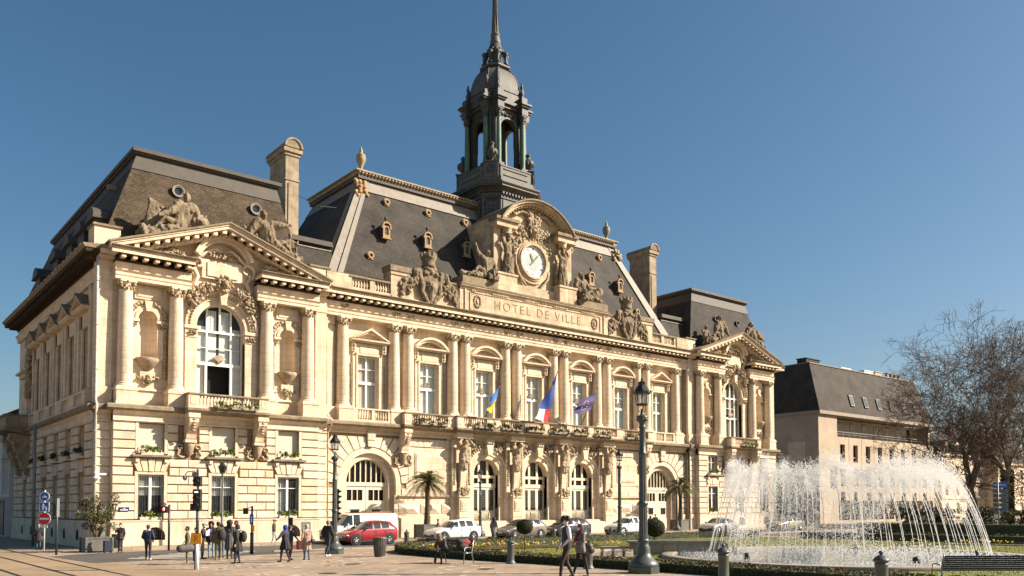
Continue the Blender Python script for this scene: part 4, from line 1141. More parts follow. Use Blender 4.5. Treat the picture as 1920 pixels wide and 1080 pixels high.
# ================================================================== SIDE FACADE (left flank), same hall
T = sideT
g = G(T); g2 = G(T); gl = G(T); gs = G(T); gc = G(T)
L = SLEN
swx = [-3.35 - 3.45 * i for i in range(6)]        # window axes, running back
low = [(w - .62, w + .62, 1.66, 4.2) for w in swx]; up = [(w - .62, w + .62, 5.42, 7.16) for w in swx]; hi = [(w - .72, w + .72, 9.1, 13.0) for w in swx[:5]]

for mi_, ya, yb_ in ((2, .11, .13), (0, .13, .7)): g.mi = mi_; g.wall(-L, -0.55, 1.6, 4.9, ya, yb_, sorted(low)); g.wall(-L, -0.55, 4.9, 7.8, ya, yb_, sorted(up))
g.wall(-L, -0.3, 8.14, 16.45, .25, .9, sorted(hi))
ops = [(a - .15, b + .15, c, d + .06) for a, b, c, d in low] + [(a - .15, b + .15, c - .3, d + .2) for a, b, c, d in up] + [(w - .85, w + .85, 4.26, 5.14) for w in swx]
rustic(g2, -L, -0.45, 0.0, ops)
gs.box(-L, -.4, -.1, .5, 0, 1.56)
for w in swx:
    g.box(w - .9, w + .9, -.24, .2, 5.2, 5.32)
    for i in range(5):
        t0 = -1 + 2 * i / 5 + .03; t1 = -1 + 2 * (i + 1) / 5 - .03
        g2.prism([(w + .7 * t0, 4.38), (w + .7 * t1, 4.38), (w + .95 * t1, 5.1), (w + .95 * t0, 5.1)], -.06, .1)
    gd_ = G(T); gd_.prism([(w - .3, .42), (w + .3, .42), (w + .3, .75), (w + .21, .96), (w, 1.05), (w - .21, .96), (w - .3, .75)], -.108, -.09); ob('cellar_light', gd_, 'dark', hall)
for w in swx[:5]:
    for q in (-1, 1): a, b = sorted((w + q * .72, w + q * 1.0)); g.box(a, b, .12, .3, 9.1, 13.8)
    g.box(w - 1.0, w + 1.0, .12, .3, 13.0, 13.85)
    g.mold(w - 1.35, w + 1.35, [(.3, 13.85), (-.2, 13.85), (-.4, 13.95), (-.4, 14.05), (.3, 14.05)])
    for q in (-1, 1):
        P = [(w, 14.72), (w, 14.92), (w + q * 1.4, 14.05), (w + q * 1.12, 14.05)]
        g.prism(P, -.42, .3)
        gl.prism([(w, 14.92), (w, 14.98), (w + q * 1.45, 14.1), (w + q * 1.4, 14.05)], -.48, .3)
    g.prism([(w - 1.1, 14.04), (w + 1.1, 14.04), (w, 14.7)], .18, .3)
    for q in (-1, 1): a, b = sorted((w + q * 1.15, w + q * 1.6)); g.box(a, b, .02, .3, 8.9, 15.2)
    g.box(w - .95, w + .95, -.2, .1, 8.97, 9.1); g.box(w - .95, w + .95, -.2, .1, 8.14, 8.3)
    for i in range(7): g.lathe([(.05, 8.3), (.08, 8.5), (.045, 8.75), (.05, 8.97)], w - .75 + .25 * i, -.05, 6, cap=False)
    for q in (-1, 1): a, b = sorted((w + q * .95, w + q * 1.75)); g.box(a, b, -.24, .3, 8.14, 9.1)
r = random.Random(9)
for w in swx[:5]:
    z = 9.6
    while z < 12.8:
        gc.ell((w + 1.08, .08, z), (.09, .07, .09), 6, 4, True, None, .25, r); z += .17
bx = swx[5] + .2
for _ in range(150): gc.ell((swx[4] - 2.05 + r.uniform(-.45, .45), .0 + r.uniform(-.2, .1), r.uniform(10.6, 14.9)), (.2, .16, .22), 6, 4, True, None, .35, r)
g.box(bx - 1.4, bx + .9, -.3, .3, 12.0, 12.3); g.box(bx - 1.7, bx + 1.1, -.5, .3, 12.3, 12.45); g.box(bx - 1.1, bx + .6, -.1, .3, 8.2, 12.0)
# mouldings, entablature and eaves
g.mold(-L, -.4, [(.5, 7.16), (-.02, 7.16), (-.1, 7.24), (-.02, 7.3), (-.02, 7.62), (-.12, 7.7), (-.2, 7.8), (.5, 7.8)])
gl.mold(-L - .3, -.1, [(.5, 7.8), (-.3, 7.8), (-.42, 7.9), (-.42, 8.06), (-.36, 8.14), (.9, 8.14)])
g.mold(-L, -.2, [(.5, 15.3), (.05, 15.3), (.02, 15.5), (-.02, 15.68), (-.12, 15.8), (.5, 15.8)])
g.box(-L, -.21, .1, .5, 15.8, 16.2)
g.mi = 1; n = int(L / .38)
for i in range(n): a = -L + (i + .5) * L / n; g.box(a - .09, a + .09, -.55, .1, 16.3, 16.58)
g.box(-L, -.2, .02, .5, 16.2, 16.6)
g.mold(-L - .9, .35, [(.5, 16.6), (-.72, 16.6), (-.72, 16.82), (.5, 16.82)])
g.mi = 0; gl.mold(-L - .95, .4, [(.5, 16.82), (-.78, 16.82), (-.9, 17.02), (.5, 17.15)])
for i in range(24): a = -L + i * 1.05; g.box(a - .25, a + .25, -.8, -.3, 17.1, 17.2)
w0 = ob('flank_wall', g, ['stone', 'soot_shade', 'joint'], hall); ob('flank_facing', g2, ['stone2', 'stone2b', 'stone2c'], hall); ob('flank_ledge', gl, 'ledge', hall); ob('flank_plinth', gs, 'socle', hall); ob('flank_ornament', gc, 'carved', hall)
for w in swx:
    casement(w - .62, w + .62, 1.68, 4.18, .45, 'white', 'glassdark', None, 1, (3.5,), T=T)
    casement(w - .62, w + .62, 5.42, 7.14, .45, 'white', 'glassdark', None, 1, (6.5,), T=T)
for w in swx[:5]: casement(w - .72, w + .72, 9.12, 12.98, .75, 'white', 'glass', None, 1, (11.95, (10.98, .16)), T=T, curtain=('curtain2', 9.15, 12.9, w - .7, w + .7))
void(-L + 1, -1, 1.3, 1.6, 15, T=T)
g = G(); g.box(SX + .9, SX + 1.4, 52.3, 51.3 + SLEN, 0.1, 16.5)
ob('inner_wall', g, 'dark', hall)
# far balcony on a big scrolled console
g = G(T); gl = G(T); by = -L + 2.0 - 3.2
b0, b1 = -22.6, -18.2
gl.mold(b0 - .2, b1 + .2, [(.3, 7.5), (-1.0, 7.75), (-1.75, 7.9), (-1.8, 8.12), (.3, 8.12)])
g.box(b0, b1, -1.65, -1.4, 8.12, 8.9); gl.box(b0 - .08, b1 + .08, -1.75, -1.32, 8.9, 9.05)
for x in (b0, b1 - .3): g.box(x, x + .3, -1.4, .1, 8.12, 8.9); gl.box(x - .05, x + .35, -1.4, .1, 8.9, 9.05)
fb = ob('balcony', g, 'weathered', hall); ob('coping', gl, 'ledge').parent = fb
g = G(T); 
for x in (-21.9, -19.2):
    pts = [(.1, 7.7), (-1.3, 7.7), (-1.35, 7.3), (-1.0, 6.9), (-.75, 6.3), (-.55, 5.6), (-.3, 5.0), (.1, 4.6)]
    g.mold(x - .4, x + .4, pts)
    for _ in range(30):
        t = r.random(); g.ell((x + r.uniform(-.5, .5), -.2 - 1.0 * (1 - t) * .9, 7.2 - 2.4 * t), .14, 6, 4, True, None, .3, r)
ob('console', g, 'carved', hall)
# white drainpipe on the corner and two more along the main front
g = G(); px, py = SX - .1, 50.98
g.tube([(px, py, 16.4), (px, py, 8.3), (px + .02, py - .25, 8.0), (px, py - .1, 7.5), (px, py - .1, .1)], .075, 10)
for z in (15, 12.5, 10, 6.5, 4.2, 2): g.tube([(px, py - (0.1 if z < 8 else 0), z), (px, py - (0.1 if z < 8 else 0), z + .08)], .1, 10)
ob('drainpipe', g, 'gutterwhite', hall)
for s in (-1, 1):
    g = G(); x = s * (XM - .18)
    g.tube([(x, 51.75, 16.3), (x, 51.75, 8.6), (x, 51.3, 8.3), (x, 50.92, 8.1), (x, 50.95, 7.7), (x, 51.5, 7.3), (x, 51.5, .1)], .06, 8)
    for z in (15, 12.5, 10, 6.5, 4.2, 2): y = 51.75 if z > 8 else 51.5; g.tube([(x, y, z), (x, y, z + .08)], .085, 8)
    ob('drainpipe', g, 'stone' if s < 0 else 'zinclight', hall)

# ================================================================== ROOFS
def hip(g, b, t, zb, zt):
    """frustum: b=(x0,x1,y0,y1) at zb, t at zt"""
    P = lambda q, z: [(q[0], q[2], z), (q[1], q[2], z), (q[1], q[3], z), (q[0], q[3], z)]
    g.add(P(b, zb) + P(t, zt), [(4, 5, 6, 7), (0, 1, 5, 4), (1, 2, 6, 5), (2, 3, 7, 6), (3, 0, 4, 7)])
def lerp_rect(b, t, k): return tuple(b[i] + (t[i] - b[i]) * k for i in range(4))
for s in (-1, 1):
    x0, x1 = sorted((s * 33.0, s * 19.9)); X0, X1 = sorted((s * 30.6, s * 21.8))
    yb = 80.0 if s < 0 else 72
    B = (x0, x1, 51.95, yb); Tt = (X0, X1, 53.2, yb - 4)
    g = G(); hip(g, B, Tt, 17.0, 23.55)
    rf = ob('mansard_roof', g, 'slateold' if s < 0 else 'slate', hall)
    g = G()
    U = lerp_rect(B, Tt, .86); U = (U[0] - .03, U[1] + .03, U[2] - .05, U[3]); Tv = (X0 - .03, X1 + .03, 53.15, yb - 4)
    hip(g, U, Tv, 17 + 6.55 * .86, 23.6)
    g.box(X0 - .18, X1 + .18, 53.0, yb - 3.9, 23.6, 23.72); g.box(X0 - .3, X1 + .3, 52.88, yb - 3.8, 23.72, 23.95)
    a = ob('roof_crown', g, 'leadgrey'); a.parent = rf
    g = G(); g.box(X0, X1, 53.1, yb - 4, 23.95, 24.02); a = ob('roof_top', g, 'zinclight'); a.parent = rf
    # round roof lights
    for q in ((-28.3, -23.35) if s < 0 else (25.0, 28.6)):
        zz = 21.75 if s < 0 else 21.3; yy = 51.95 + (zz - 17) / 6.55 * 1.25
        g = G(); R_ = .32 if s < 0 else .24
        g.ring(q, zz, R_ - .08, R_, yy - .16, yy + .3, 0, 2 * PI, 20); g.ring(q, zz, R_ - .01, R_ + .06, yy - .2, yy - .14, 0, 2 * PI, 20)
        o = ob('round_dormer', g, 'zinclight' if s < 0 else 'iron'); o.parent = rf
        g = G(); g.disc(q, zz, R_ - .06, yy - .06); c = ob('pane', g, 'carglass'); c.parent = o
    if s < 0:
        # zinc dormers down the flank
        for yy in (53.9, 57.0, 60.2, 64.2, 70.2):
            g = G(rot_T(-32.9, yy, -PI / 2) if False else (lambda p, yy=yy: (-32.75 + p[1], yy - p[0], p[2])))
            g.box(-.75, .75, -.05, 2.0, 17.4, 19.3)
            for i in range(8):
                a0 = PI * i / 8; a1 = PI * (i + 1) / 8
                P = [(.85 * math.cos(a0), 19.3 + .72 * math.sin(a0)), (.85 * math.cos(a1), 19.3 + .72 * math.sin(a1))]
                g.add([(P[0][0], -.25, P[0][1]), (P[1][0], -.25, P[1][1]), (P[1][0], 2.6, P[1][1]), (P[0][0], 2.6, P[0][1]), (0, -.2, 19.3)], [(0, 1, 2, 3), (0, 4, 1)])
            g.box(-.95, .95, -.3, 2.2, 19.22, 19.32)
            o = ob('dormer', g, 'leadgrey'); o.parent = rf
            g = G(lambda p, yy=yy: (-32.75 + p[1], yy - p[0], p[2])); g.box(-.45, .45, -.07, -.04, 17.6, 18.45); c = ob('pane', g, 'glassdark'); c.parent = o
        for yy, zz in ((55, 21.7), (59, 21.3)):
            g = G(); g.box(-31.8, -31.3, yy - .15, yy + .15, zz, zz + .3); o = ob('roof_vent', g, 'zinclight'); o.parent = rf
# link roofs between pavilions and main block
for s in (-1, 1):
    g = G(); x0, x1 = sorted((s * 20.9, s * 17.5))
    hip(g, (x0, x1, 52.6, 60), (x0, x1, 53.6, 60), 17.2, 20.5)
    o = ob('link_roof', g, 'slate', hall)
    g = G(); g.box(x0 - .05, x1 + .05, 53.3, 60, 20.5, 20.62); g.box(x0, x1, 53.35, 60, 20.62, 20.85); c = ob('ridge_capping', g, 'leadgrey'); c.parent = o
    g = G(); g.box(x0, x1, 53.45, 53.6, 20.2, 20.28); c = ob('flashing', g, 'zinclight'); c.parent = o
# main roof
B = (-18.75, 18.75, 52.5, 68); Tm = (-13.75, 13.75, 56.3, 64); ZB, ZT = 17.3, 27.2
g = G(); hip(g, B, Tm, ZB, ZT)
mroof = ob('main_roof', g, 'slate', hall)
g = G()
U = lerp_rect(B, Tm, .9); hip(g, (U[0] - .05, U[1] + .05, U[2] - .08, U[3]), (Tm[0] - .05, Tm[1] + .05, Tm[2] - .08, Tm[3]), ZB + 9.9 * .9, ZT)
# broad lead hips
for s in (-1, 1):
    a = Vector((s * 18.75, 52.5, ZB)); b = Vector((s * 13.75, 56.3, ZT)); n_ = Vector((0, -.9, .35)).normalized() * .07
    for w0_, w1_, dd in ((.0, .55, 1.0), (.62, 1.0, 1.6)):
        q = [a + Vector((-s * w0_ * 1.25, 0, 0)) + n_ * dd, a + Vector((-s * w1_ * 1.25, 0, 0)) + n_ * dd, b + Vector((-s * w1_ * .8, 0, 0)) + n_ * dd, b + Vector((-s * w0_ * .8, 0, 0)) + n_ * dd]
        g.add(q + [p - n_ * 2 for p in q], [(0, 1, 2, 3), (0, 4, 5, 1), (2, 6, 7, 3), (1, 5, 6, 2), (3, 7, 4, 0)])
    n2 = Vector((s * .9, 0, .4)).normalized() * .07
    q = [a + n2, a + Vector((0, .9, 0)) + n2, b + Vector((0, .6, 0)) + n2, b + n2]
    g.add(q + [p - n2 for p in q], [(0, 1, 2, 3), (1, 5, 6, 2)])
c = ob('roof_crown', g, 'zinclight'); c.parent = mroof
g = G()
g.box(-14.0, 14.0, 56.0, 64.2, 27.2, 27.45)
c = ob('ridge_band', g, 'leadgrey'); c.parent = mroof
g = G(); 
for i in range(96):
    x = -13.95 + i * .29; g.tube([(x - .1, 56.02, 27.48), (x + .0, 55.9, 27.6), (x + .14, 56.02, 27.72)], .1, 6)
g.box(-14.1, 14.1, 56.0, 64.2, 27.45, 27.72); g.box(-14.25, 14.25, 55.85, 64.3, 27.72, 27.8)
c = ob('ridge_cresting', g, 'ochrepale'); c.parent = mroof
g = G(); g.box(-14.1, 14.1, 56.0, 64.2, 27.8, 27.9); c = ob('roof_top', g, 'zinclight'); c.parent = mroof
r = random.Random(4)
for s in (-1, 1):
    g = G()
    for _ in range(26): g.ell((s * (13.9 + r.uniform(-.5, .5)), 55.75 + r.uniform(-.1, .2), 26.3 + r.uniform(-.7, .6)), (.2, .14, .18), 6, 4, True, None, .3, r)
    c = ob('hip_ornament', g, 'ochre' if s < 0 else 'ochrepale'); c.parent = mroof
    g = G(); g.lathe([(.3, 27.9), (.34, 28.0), (.2, 28.1), (.12, 28.25), (.16, 28.4), (.33, 28.75), (.38, 29.0), (.33, 29.2), (.36, 29.25), (.2, 29.35), (.12, 29.5), (.15, 29.6), (.08, 29.75), (.02, 29.95)], s * 13.4, 56.7, 14)
    c = ob('urn_finial', g, 'ochrepale' if s < 0 else 'zinclight'); c.parent = mroof
def yroof(z): return 52.5 + (z - ZB) / 9.9 * 3.8
def small_oculus(x, z):
    y = yroof(z); g = G(); g.ring(x, z, .13, .24, y - .26, y + .1, 0, 2 * PI, 18); g.ring(x, z, .23, .3, y - .2, y + .2, rad(-10), rad(190), 14)
    g.box(x - .22, x + .22, y - .2, y + .1, z - .3, z - .22)
    o = ob('round_dormer', g, 'ochre' if x < 6 or x > 9 else 'ochrepale'); o.parent = mroof
    g = G(); g.disc(x, z, .16, y - .2, 16); c = ob('pane', g, 'dark'); c.parent = o
for x in (-11.8, -8.0, -4.35, 7.55, 11.3): small_oculus(x, 25.65)
for x in (-14.3, 14.3): small_oculus(x, 20.6)
for x in (-12.7, -9.0, -5.25, 8.75, 12.5):
    z = 22.6; y = yroof(z)
    g = G(); mt = 'ochre' if abs(x + 5.25) > .1 else 'ochrepale'
    g.wall(x - .3, x + .3, z - .28, z + .62, y - .5, y - .4, [(x - .17, x + .17, z - .05, z + .36, True)])
    g.ring(x, z + .55, .27, .38, y - .56, y - .36, 0, PI, 16)
    for q in (-1, 1): u, v = sorted((x + q * .27, x + q * .42)); g.box(u, v, y - .54, y - .36, z + .42, z + .56)
    g.box(x - .36, x + .36, y - .56, y - .3, z - .36, z - .27); g.mi = 1
    g.box(x - .28, x + .28, y - .4, y + .5, z - .32, z + .55); g.ring(x, z + .55, .02, .3, y - .4, y + .35, 0, PI, 14)
    g.ell((x, y - .35, z + 1.22), .13, 8, 6); g.tube([(x, y - .35, z + 1.0), (x, y - .35, z + 1.15)], .06, 6)
    o = ob('dormer', g, [mt, 'leadgrey']); o.parent = mroof
    g = G(); g.box(x - .18, x + .18, y - .45, y - .42, z - .1, z + .55); c = ob('pane', g, 'glass'); c.parent = o
# chimneys
for s in (-1, 1):
    g = G(); gl = G(); x = s * 19.33; w = .5
    g.box(x - w, x + w, 56.0, 58.7, 17.5, 27.4); g.box(x - w - .06, x + w + .06, 55.94, 58.76, 25.6, 25.72); g.box(x - w - .08, x + w + .08, 55.92, 58.78, 27.4, 27.62)
    g.box(x - .3, x + .3, 55.94, 56, 19, 25.4)
    for zz in (19.8, 21.6, 23.4): gl.box(x - w - .004, x + w + .004, 55.996, 58.704, zz, zz + .03)
    g.box(x - w - .2, x + w + .2, 55.8, 58.9, 27.62, 27.95)
    n = 10
    P = [(x + (w + .25) * math.cos(PI * i / n), 27.95 + .52 * math.sin(PI * i / n)) for i in range(n + 1)]
    gl.prism(P, 55.75, 58.95)
    g.ring(x, 27.97, .55, .68, 55.68, 55.8, 0, PI, 12)
    c = ob('chimney', g, 'weathered', hall); d = ob('chimney_cap', gl, 'ledge'); d.parent = c
g = G(); g.tube([(-19.0, 56.5, 24.9), (-17, 56.4, 24.4), (-15.2, 56.2, 24.6)], .02, 4); ob('stay_cable', g, 'iron', hall)

# ================================================================== CLOCK STAGE
YC = 52.0
g = G(); gl = G()
g.box(-4.3, 4.3, YC - .1, 57, 19.1, 20.2)
g.wall(-4.2, 4.2, 20.2, 25.3, YC + .25, YC + 3.6, [])
for s in (-1, 1):
    u, v = sorted((s * 2.3, s * 4.25)); g.box(u, v, YC - .65, YC + .4, 19.2, 20.55); g.box(u - .06, v + .06, YC - .72, YC + .4, 20.55, 20.72)
    u, v = sorted((s * 3.55, s * 4.2)); g.box(u, v, YC - .05, YC + .3, 20.7, 24.6)
    u, v = sorted((s * 2.2, s * 4.3)); g.box(u, v, YC - .6, YC + .4, 24.45, 24.9); gl.box(u - .15, v + .15, YC - .78, YC + .4, 24.9, 25.15)
    g.lathe([(.36, 24.0), (.3, 24.1), (.36, 24.3), (.42, 24.45)], s * 3.0, YC - .25, 12)
# segmental pediment
h = 2.15; half = 3.95; R_ = (half ** 2 + h * h) / (2 * h); zc = 25.1 + h - R_; a = math.asin(half / R_)
g.ring(0, zc, R_ - .42, R_ - .25, YC - .5, YC + 3.4, PI / 2 - a * .97, PI / 2 + a * .97, 30); g.ring(0, zc, R_ - .25, R_ - .1, YC - .75, YC + 3.4, PI / 2 - a, PI / 2 + a, 30)
gl.ring(0, zc, R_ - .1, R_ + .02, YC - .9, YC + 3.6, PI / 2 - a * 1.01, PI / 2 + a * 1.01, 34)
g.ring(0, zc, .5, R_ - .4, YC + .2, YC + 3.3, PI / 2 - a * .96, PI / 2 + a * .96, 24)
for i in range(25):
    t = PI / 2 - a * .93 + 2 * a * .93 * i / 24; g.ell((( R_ - .5) * math.cos(t), YC - .3, zc + (R_ - .5) * math.sin(t)), (.09, .12, .09), 6, 4)
st = ob('clock_pavilion', g, 'stage', hall); c = ob('capping', gl, 'ledge'); c.parent = st
g = G(); r = random.Random(8)
for _ in range(300):
    t = r.uniform(0, 2 * PI); q = r.uniform(1.75, 2.3)
    x = q * math.cos(t) * 1.05; z = 22.4 + q * math.sin(t)
    if z > 22.6 and abs(x) < 2.1 and z < 25: g.ell((x, YC + .12, z), (.13, .12, .1), 6, 4, True, None, .4, r)
for _ in range(130): g.ell((r.uniform(-1.9, 1.9), YC + .12, 24.9 + r.uniform(-.5, .3)), (.16, .14, .12), 6, 4, True, None, .4, r)
for s in (-1, 1):
    for k in range(16):                                      # wings above the mask
        t = k / 15; g.ell((s * (.3 + 1.7 * t), YC + .05, 26.0 + .35 * math.sin(t * 3.1) - .1 * t), (.26, .2, .14), 6, 4, True, None, .25, r)
    for _ in range(26): g.ell((s * r.uniform(.1, .7), YC - .05, 26.0 + r.uniform(-.7, .5)), (.16, .16, .16), 6, 4, True, None, .35, r)
g.ell((0, YC - .1, 24.75), (.3, .28, .38), 12, 8); g.ell((0, YC - .38, 24.7), (.07, .09, .12), 8, 5)
for s in (-1, 1): g.ell((s * .11, YC - .34, 24.84), (.06, .05, .04), 6, 4)
for k in range(18): t = rad(-30 + 240 * k / 17); g.ell((.4 * math.cos(t), YC - .1, 24.85 + .42 * math.sin(t)), .11, 6, 4, True, None, .3, r)
# scrolls below the dial
for s in (-1, 1):
    g.tube([(s * x, YC + .08, z) for x, z in ((1.75, 21.8), (1.6, 21.2), (1.25, 20.75), (.9, 20.45), (.75, 20.2), (.5, 20.15), (.3, 20.3))], [.1, .13, .13, .12, .1, .09, .06], 6)
c = ob('carved_ornament', g, 'carved'); c.parent = st
g = G(); ZC = 22.4
g.ring(0, ZC, 1.3, 1.48, YC - .12, YC + .3, 0, 2 * PI, 48); g.ring(0, ZC, 1.48, 1.62, YC - .02, YC + .3, 0, 2 * PI, 48); g.ring(0, ZC, 1.62, 1.85, YC + .08, YC + .3, 0, 2 * PI, 48)
clock = ob('clock', g, 'stage', hall)
g = G(); g.disc(0, ZC, 1.3, YC + .1, 48); d = ob('dial', g, 'dialwhite'); d.parent = clock
g = G(); g.disc(0, ZC, .78, YC + .09, 40); d = ob('dial_centre', g, 'dialgreen'); d.parent = clock
nums = ['XII', 'I', 'II', 'III', 'IIII', 'V', 'VI', 'VII', 'VIII', 'IX', 'X', 'XI']
g = G()
for k in range(60):
    t = 2 * PI * k / 60; x, z = 1.24 * math.sin(t), 1.24 * math.cos(t); g.box(x - .012, x + .012, YC + .08, YC + .085, ZC + z - .012, ZC + z + .012)
d = ob('minute_track', g, 'inkblack'); d.parent = clock
for k, tx in enumerate(nums):
    t = 2 * PI * k / 12
    me = text_mesh(tx, .3, .004, 0.95); me.materials.clear(); me.materials.append(M['inkblack'])
    o = bpy.data.objects.new('numeral', me); COL.objects.link(o); o.parent = clock
    o.matrix_basis = Matrix.Translation((1.03 * math.sin(t), YC + .085, ZC + 1.03 * math.cos(t))) @ Matrix.Rotation(t, 4, 'Y') @ Matrix.Rotation(PI / 2, 4, 'X') @ Matrix.Diagonal((.8, 1, 1, 1))
for ln, wd, ang, tail in ((.72, .09, rad(335), .1), (1.2, .055, rad(44), .42)):
    g = G(); s_, c_ = math.sin(ang), math.cos(ang)
    def pt(u, v): return (s_ * u + c_ * v, ZC + c_ * u - s_ * v)
    g.prism([pt(-tail, -wd * .8), pt(ln * .7, -wd), pt(ln, 0), pt(ln * .7, wd), pt(-tail, wd * .8)], YC + .03 + (.02 if ln < 1 else 0), YC + .045 + (.02 if ln < 1 else 0))
    d = ob('clock_hand', g, 'inkblack'); d.parent = clock

# ================================================================== BELFRY
TC = (0.0, 57.0)
def octa(a, c): return [(TC[0] + x, TC[1] + y) for x, y in ((-a + c, -a), (a - c, -a), (a, -a + c), (a, a - c), (a - c, a), (-a + c, a), (-a, a - c), (-a, -a + c))]
def oc(g, a, c, z0, z1, a2=None, c2=None):
    g.prismz(octa(a, c), z0, z1, octa(a2, c2) if a2 else None)
g = G(); gp = G(); gd = G()
oc(g, 2.72, 1.15, 20, 28.3)
# pale panels on the sunlit faces, framed panels on the chamfers
for k in range(4):
    A = k * PI / 2
    def RT(p, A=A): 
        x, y = p[0] - TC[0], p[1] - TC[1]; return (TC[0] + x * math.cos(A) - y * math.sin(A), TC[1] + x * math.sin(A) + y * math.cos(A), p[2])
    gp.T = RT; gd.T = RT; g.T = RT
    gp.box(-1.4, 1.4, TC[1] - 2.78, TC[1] - 2.7, 24.8, 27.9)
    A2 = A + PI / 4
    def RT2(p, A=A2):
        x, y = p[0] - TC[0], p[1] - TC[1]; return (TC[0] + x * math.cos(A) - y * math.sin(A), TC[1] + x * math.sin(A) + y * math.cos(A), p[2])
    gp.T = RT2; gd.T = RT2; g.T = RT2
    dd = (2.72 * 2 - 1.15) / math.sqrt(2)                    # distance of the chamfer face
    for q in (-1, 1): a, b = sorted((q * .78, q * .56)); gp.box(a, b, TC[1] - dd - .08, TC[1] - dd + .05, 22.5, 28.0)
    gp.box(-.42, .42, TC[1] - dd - .05, TC[1] - dd + .02, 25.4, 27.7); gd.box(-.3, .3, TC[1] - dd - .07, TC[1] - dd - .05, 25.6, 27.5)
    for q in (-.46, .4): gp.box(q, q + .06, TC[1] - dd - .1, TC[1] - dd - .03, 25.3, 27.8)
    # pedestal with monogram roundel above the cornice and an urn on it
    gp.box(-.6, .6, TC[1] - 3.35, TC[1] - 2.2, 29.75, 31.0); gp.box(-.68, .68, TC[1] - 3.42, TC[1] - 2.2, 31.0, 31.12)
    g.ring(0, 30.4, .28, .36, TC[1] - 3.4, TC[1] - 3.34, 0, 2 * PI, 18); g.box(-.12, -.06, TC[1] - 3.39, TC[1] - 3.34, 30.2, 30.6); g.box(.06, .12, TC[1] - 3.39, TC[1] - 3.34, 30.2, 30.6); g.box(-.06, .06, TC[1] - 3.39, TC[1] - 3.34, 30.54, 30.6)
    prof = [(.2, 31.12), (.24, 31.2), (.12, 31.32), (.2, 31.45), (.42, 31.7), (.52, 31.95), (.5, 32.15), (.36, 32.25), (.2, 32.35), (.17, 32.6), (.24, 32.68), (.24, 32.76), (.1, 32.85), (.02, 32.95)]
    g.lathe(prof, 0, TC[1] - 2.85, 14)
    for i in range(10): t = 2 * PI * i / 10; g.ell((.46 * math.cos(t), TC[1] - 2.85 + .46 * math.sin(t), 31.9), (.09, .09, .22), 6, 4)
g.T = gp.T = gd.T = None
# cornice and stepped base
oc(g, 2.82, 1.2, 28.0, 28.2); oc(gp, 2.78, 1.2, 28.2, 28.5); oc(g, 2.9, 1.2, 28.5, 28.62); oc(g, 2.9, 1.2, 28.62, 28.85, 3.15, 1.3); oc(g, 3.35, 1.4, 28.85, 29.0); oc(gp, 3.4, 1.42, 29.0, 29.12, 3.5, 1.45); oc(g, 3.5, 1.45, 29.12, 29.2)
oc(gp, 3.4, 1.4, 29.2, 29.35, 3.0, 1.25); oc(gp, 2.95, 1.2, 29.35, 29.8); oc(gp, 2.75, 1.1, 29.8, 30.75); oc(g, 2.8, 1.12, 30.75, 30.85)
n = 20
for k in range(4):
    A = k * PI / 2
    def RT(p, A=A):
        x, y = p[0] - TC[0], p[1] - TC[1]; return (TC[0] + x * math.cos(A) - y * math.sin(A), TC[1] + x * math.sin(A) + y * math.cos(A), p[2])
    g.T = RT; gp.T = RT
    for i in range(10): g.box(-1.6 + i * .33, -1.45 + i * .33, TC[1] - 3.02, TC[1] - 2.9, 28.3, 28.5)
    gp.box(-1.3, 1.3, TC[1] - 2.82, TC[1] - 2.7, 30.0, 30.1); gp.box(-1.3, 1.3, TC[1] - 2.82, TC[1] - 2.7, 30.5, 30.6)
g.T = gp.T = None
tower = ob('belfry', g, 'lead', hall); c = ob('pale_panel', gp, 'leadpale'); c.parent = tower; c = ob('recessed_panel', gd, 'lead'); c.parent = tower
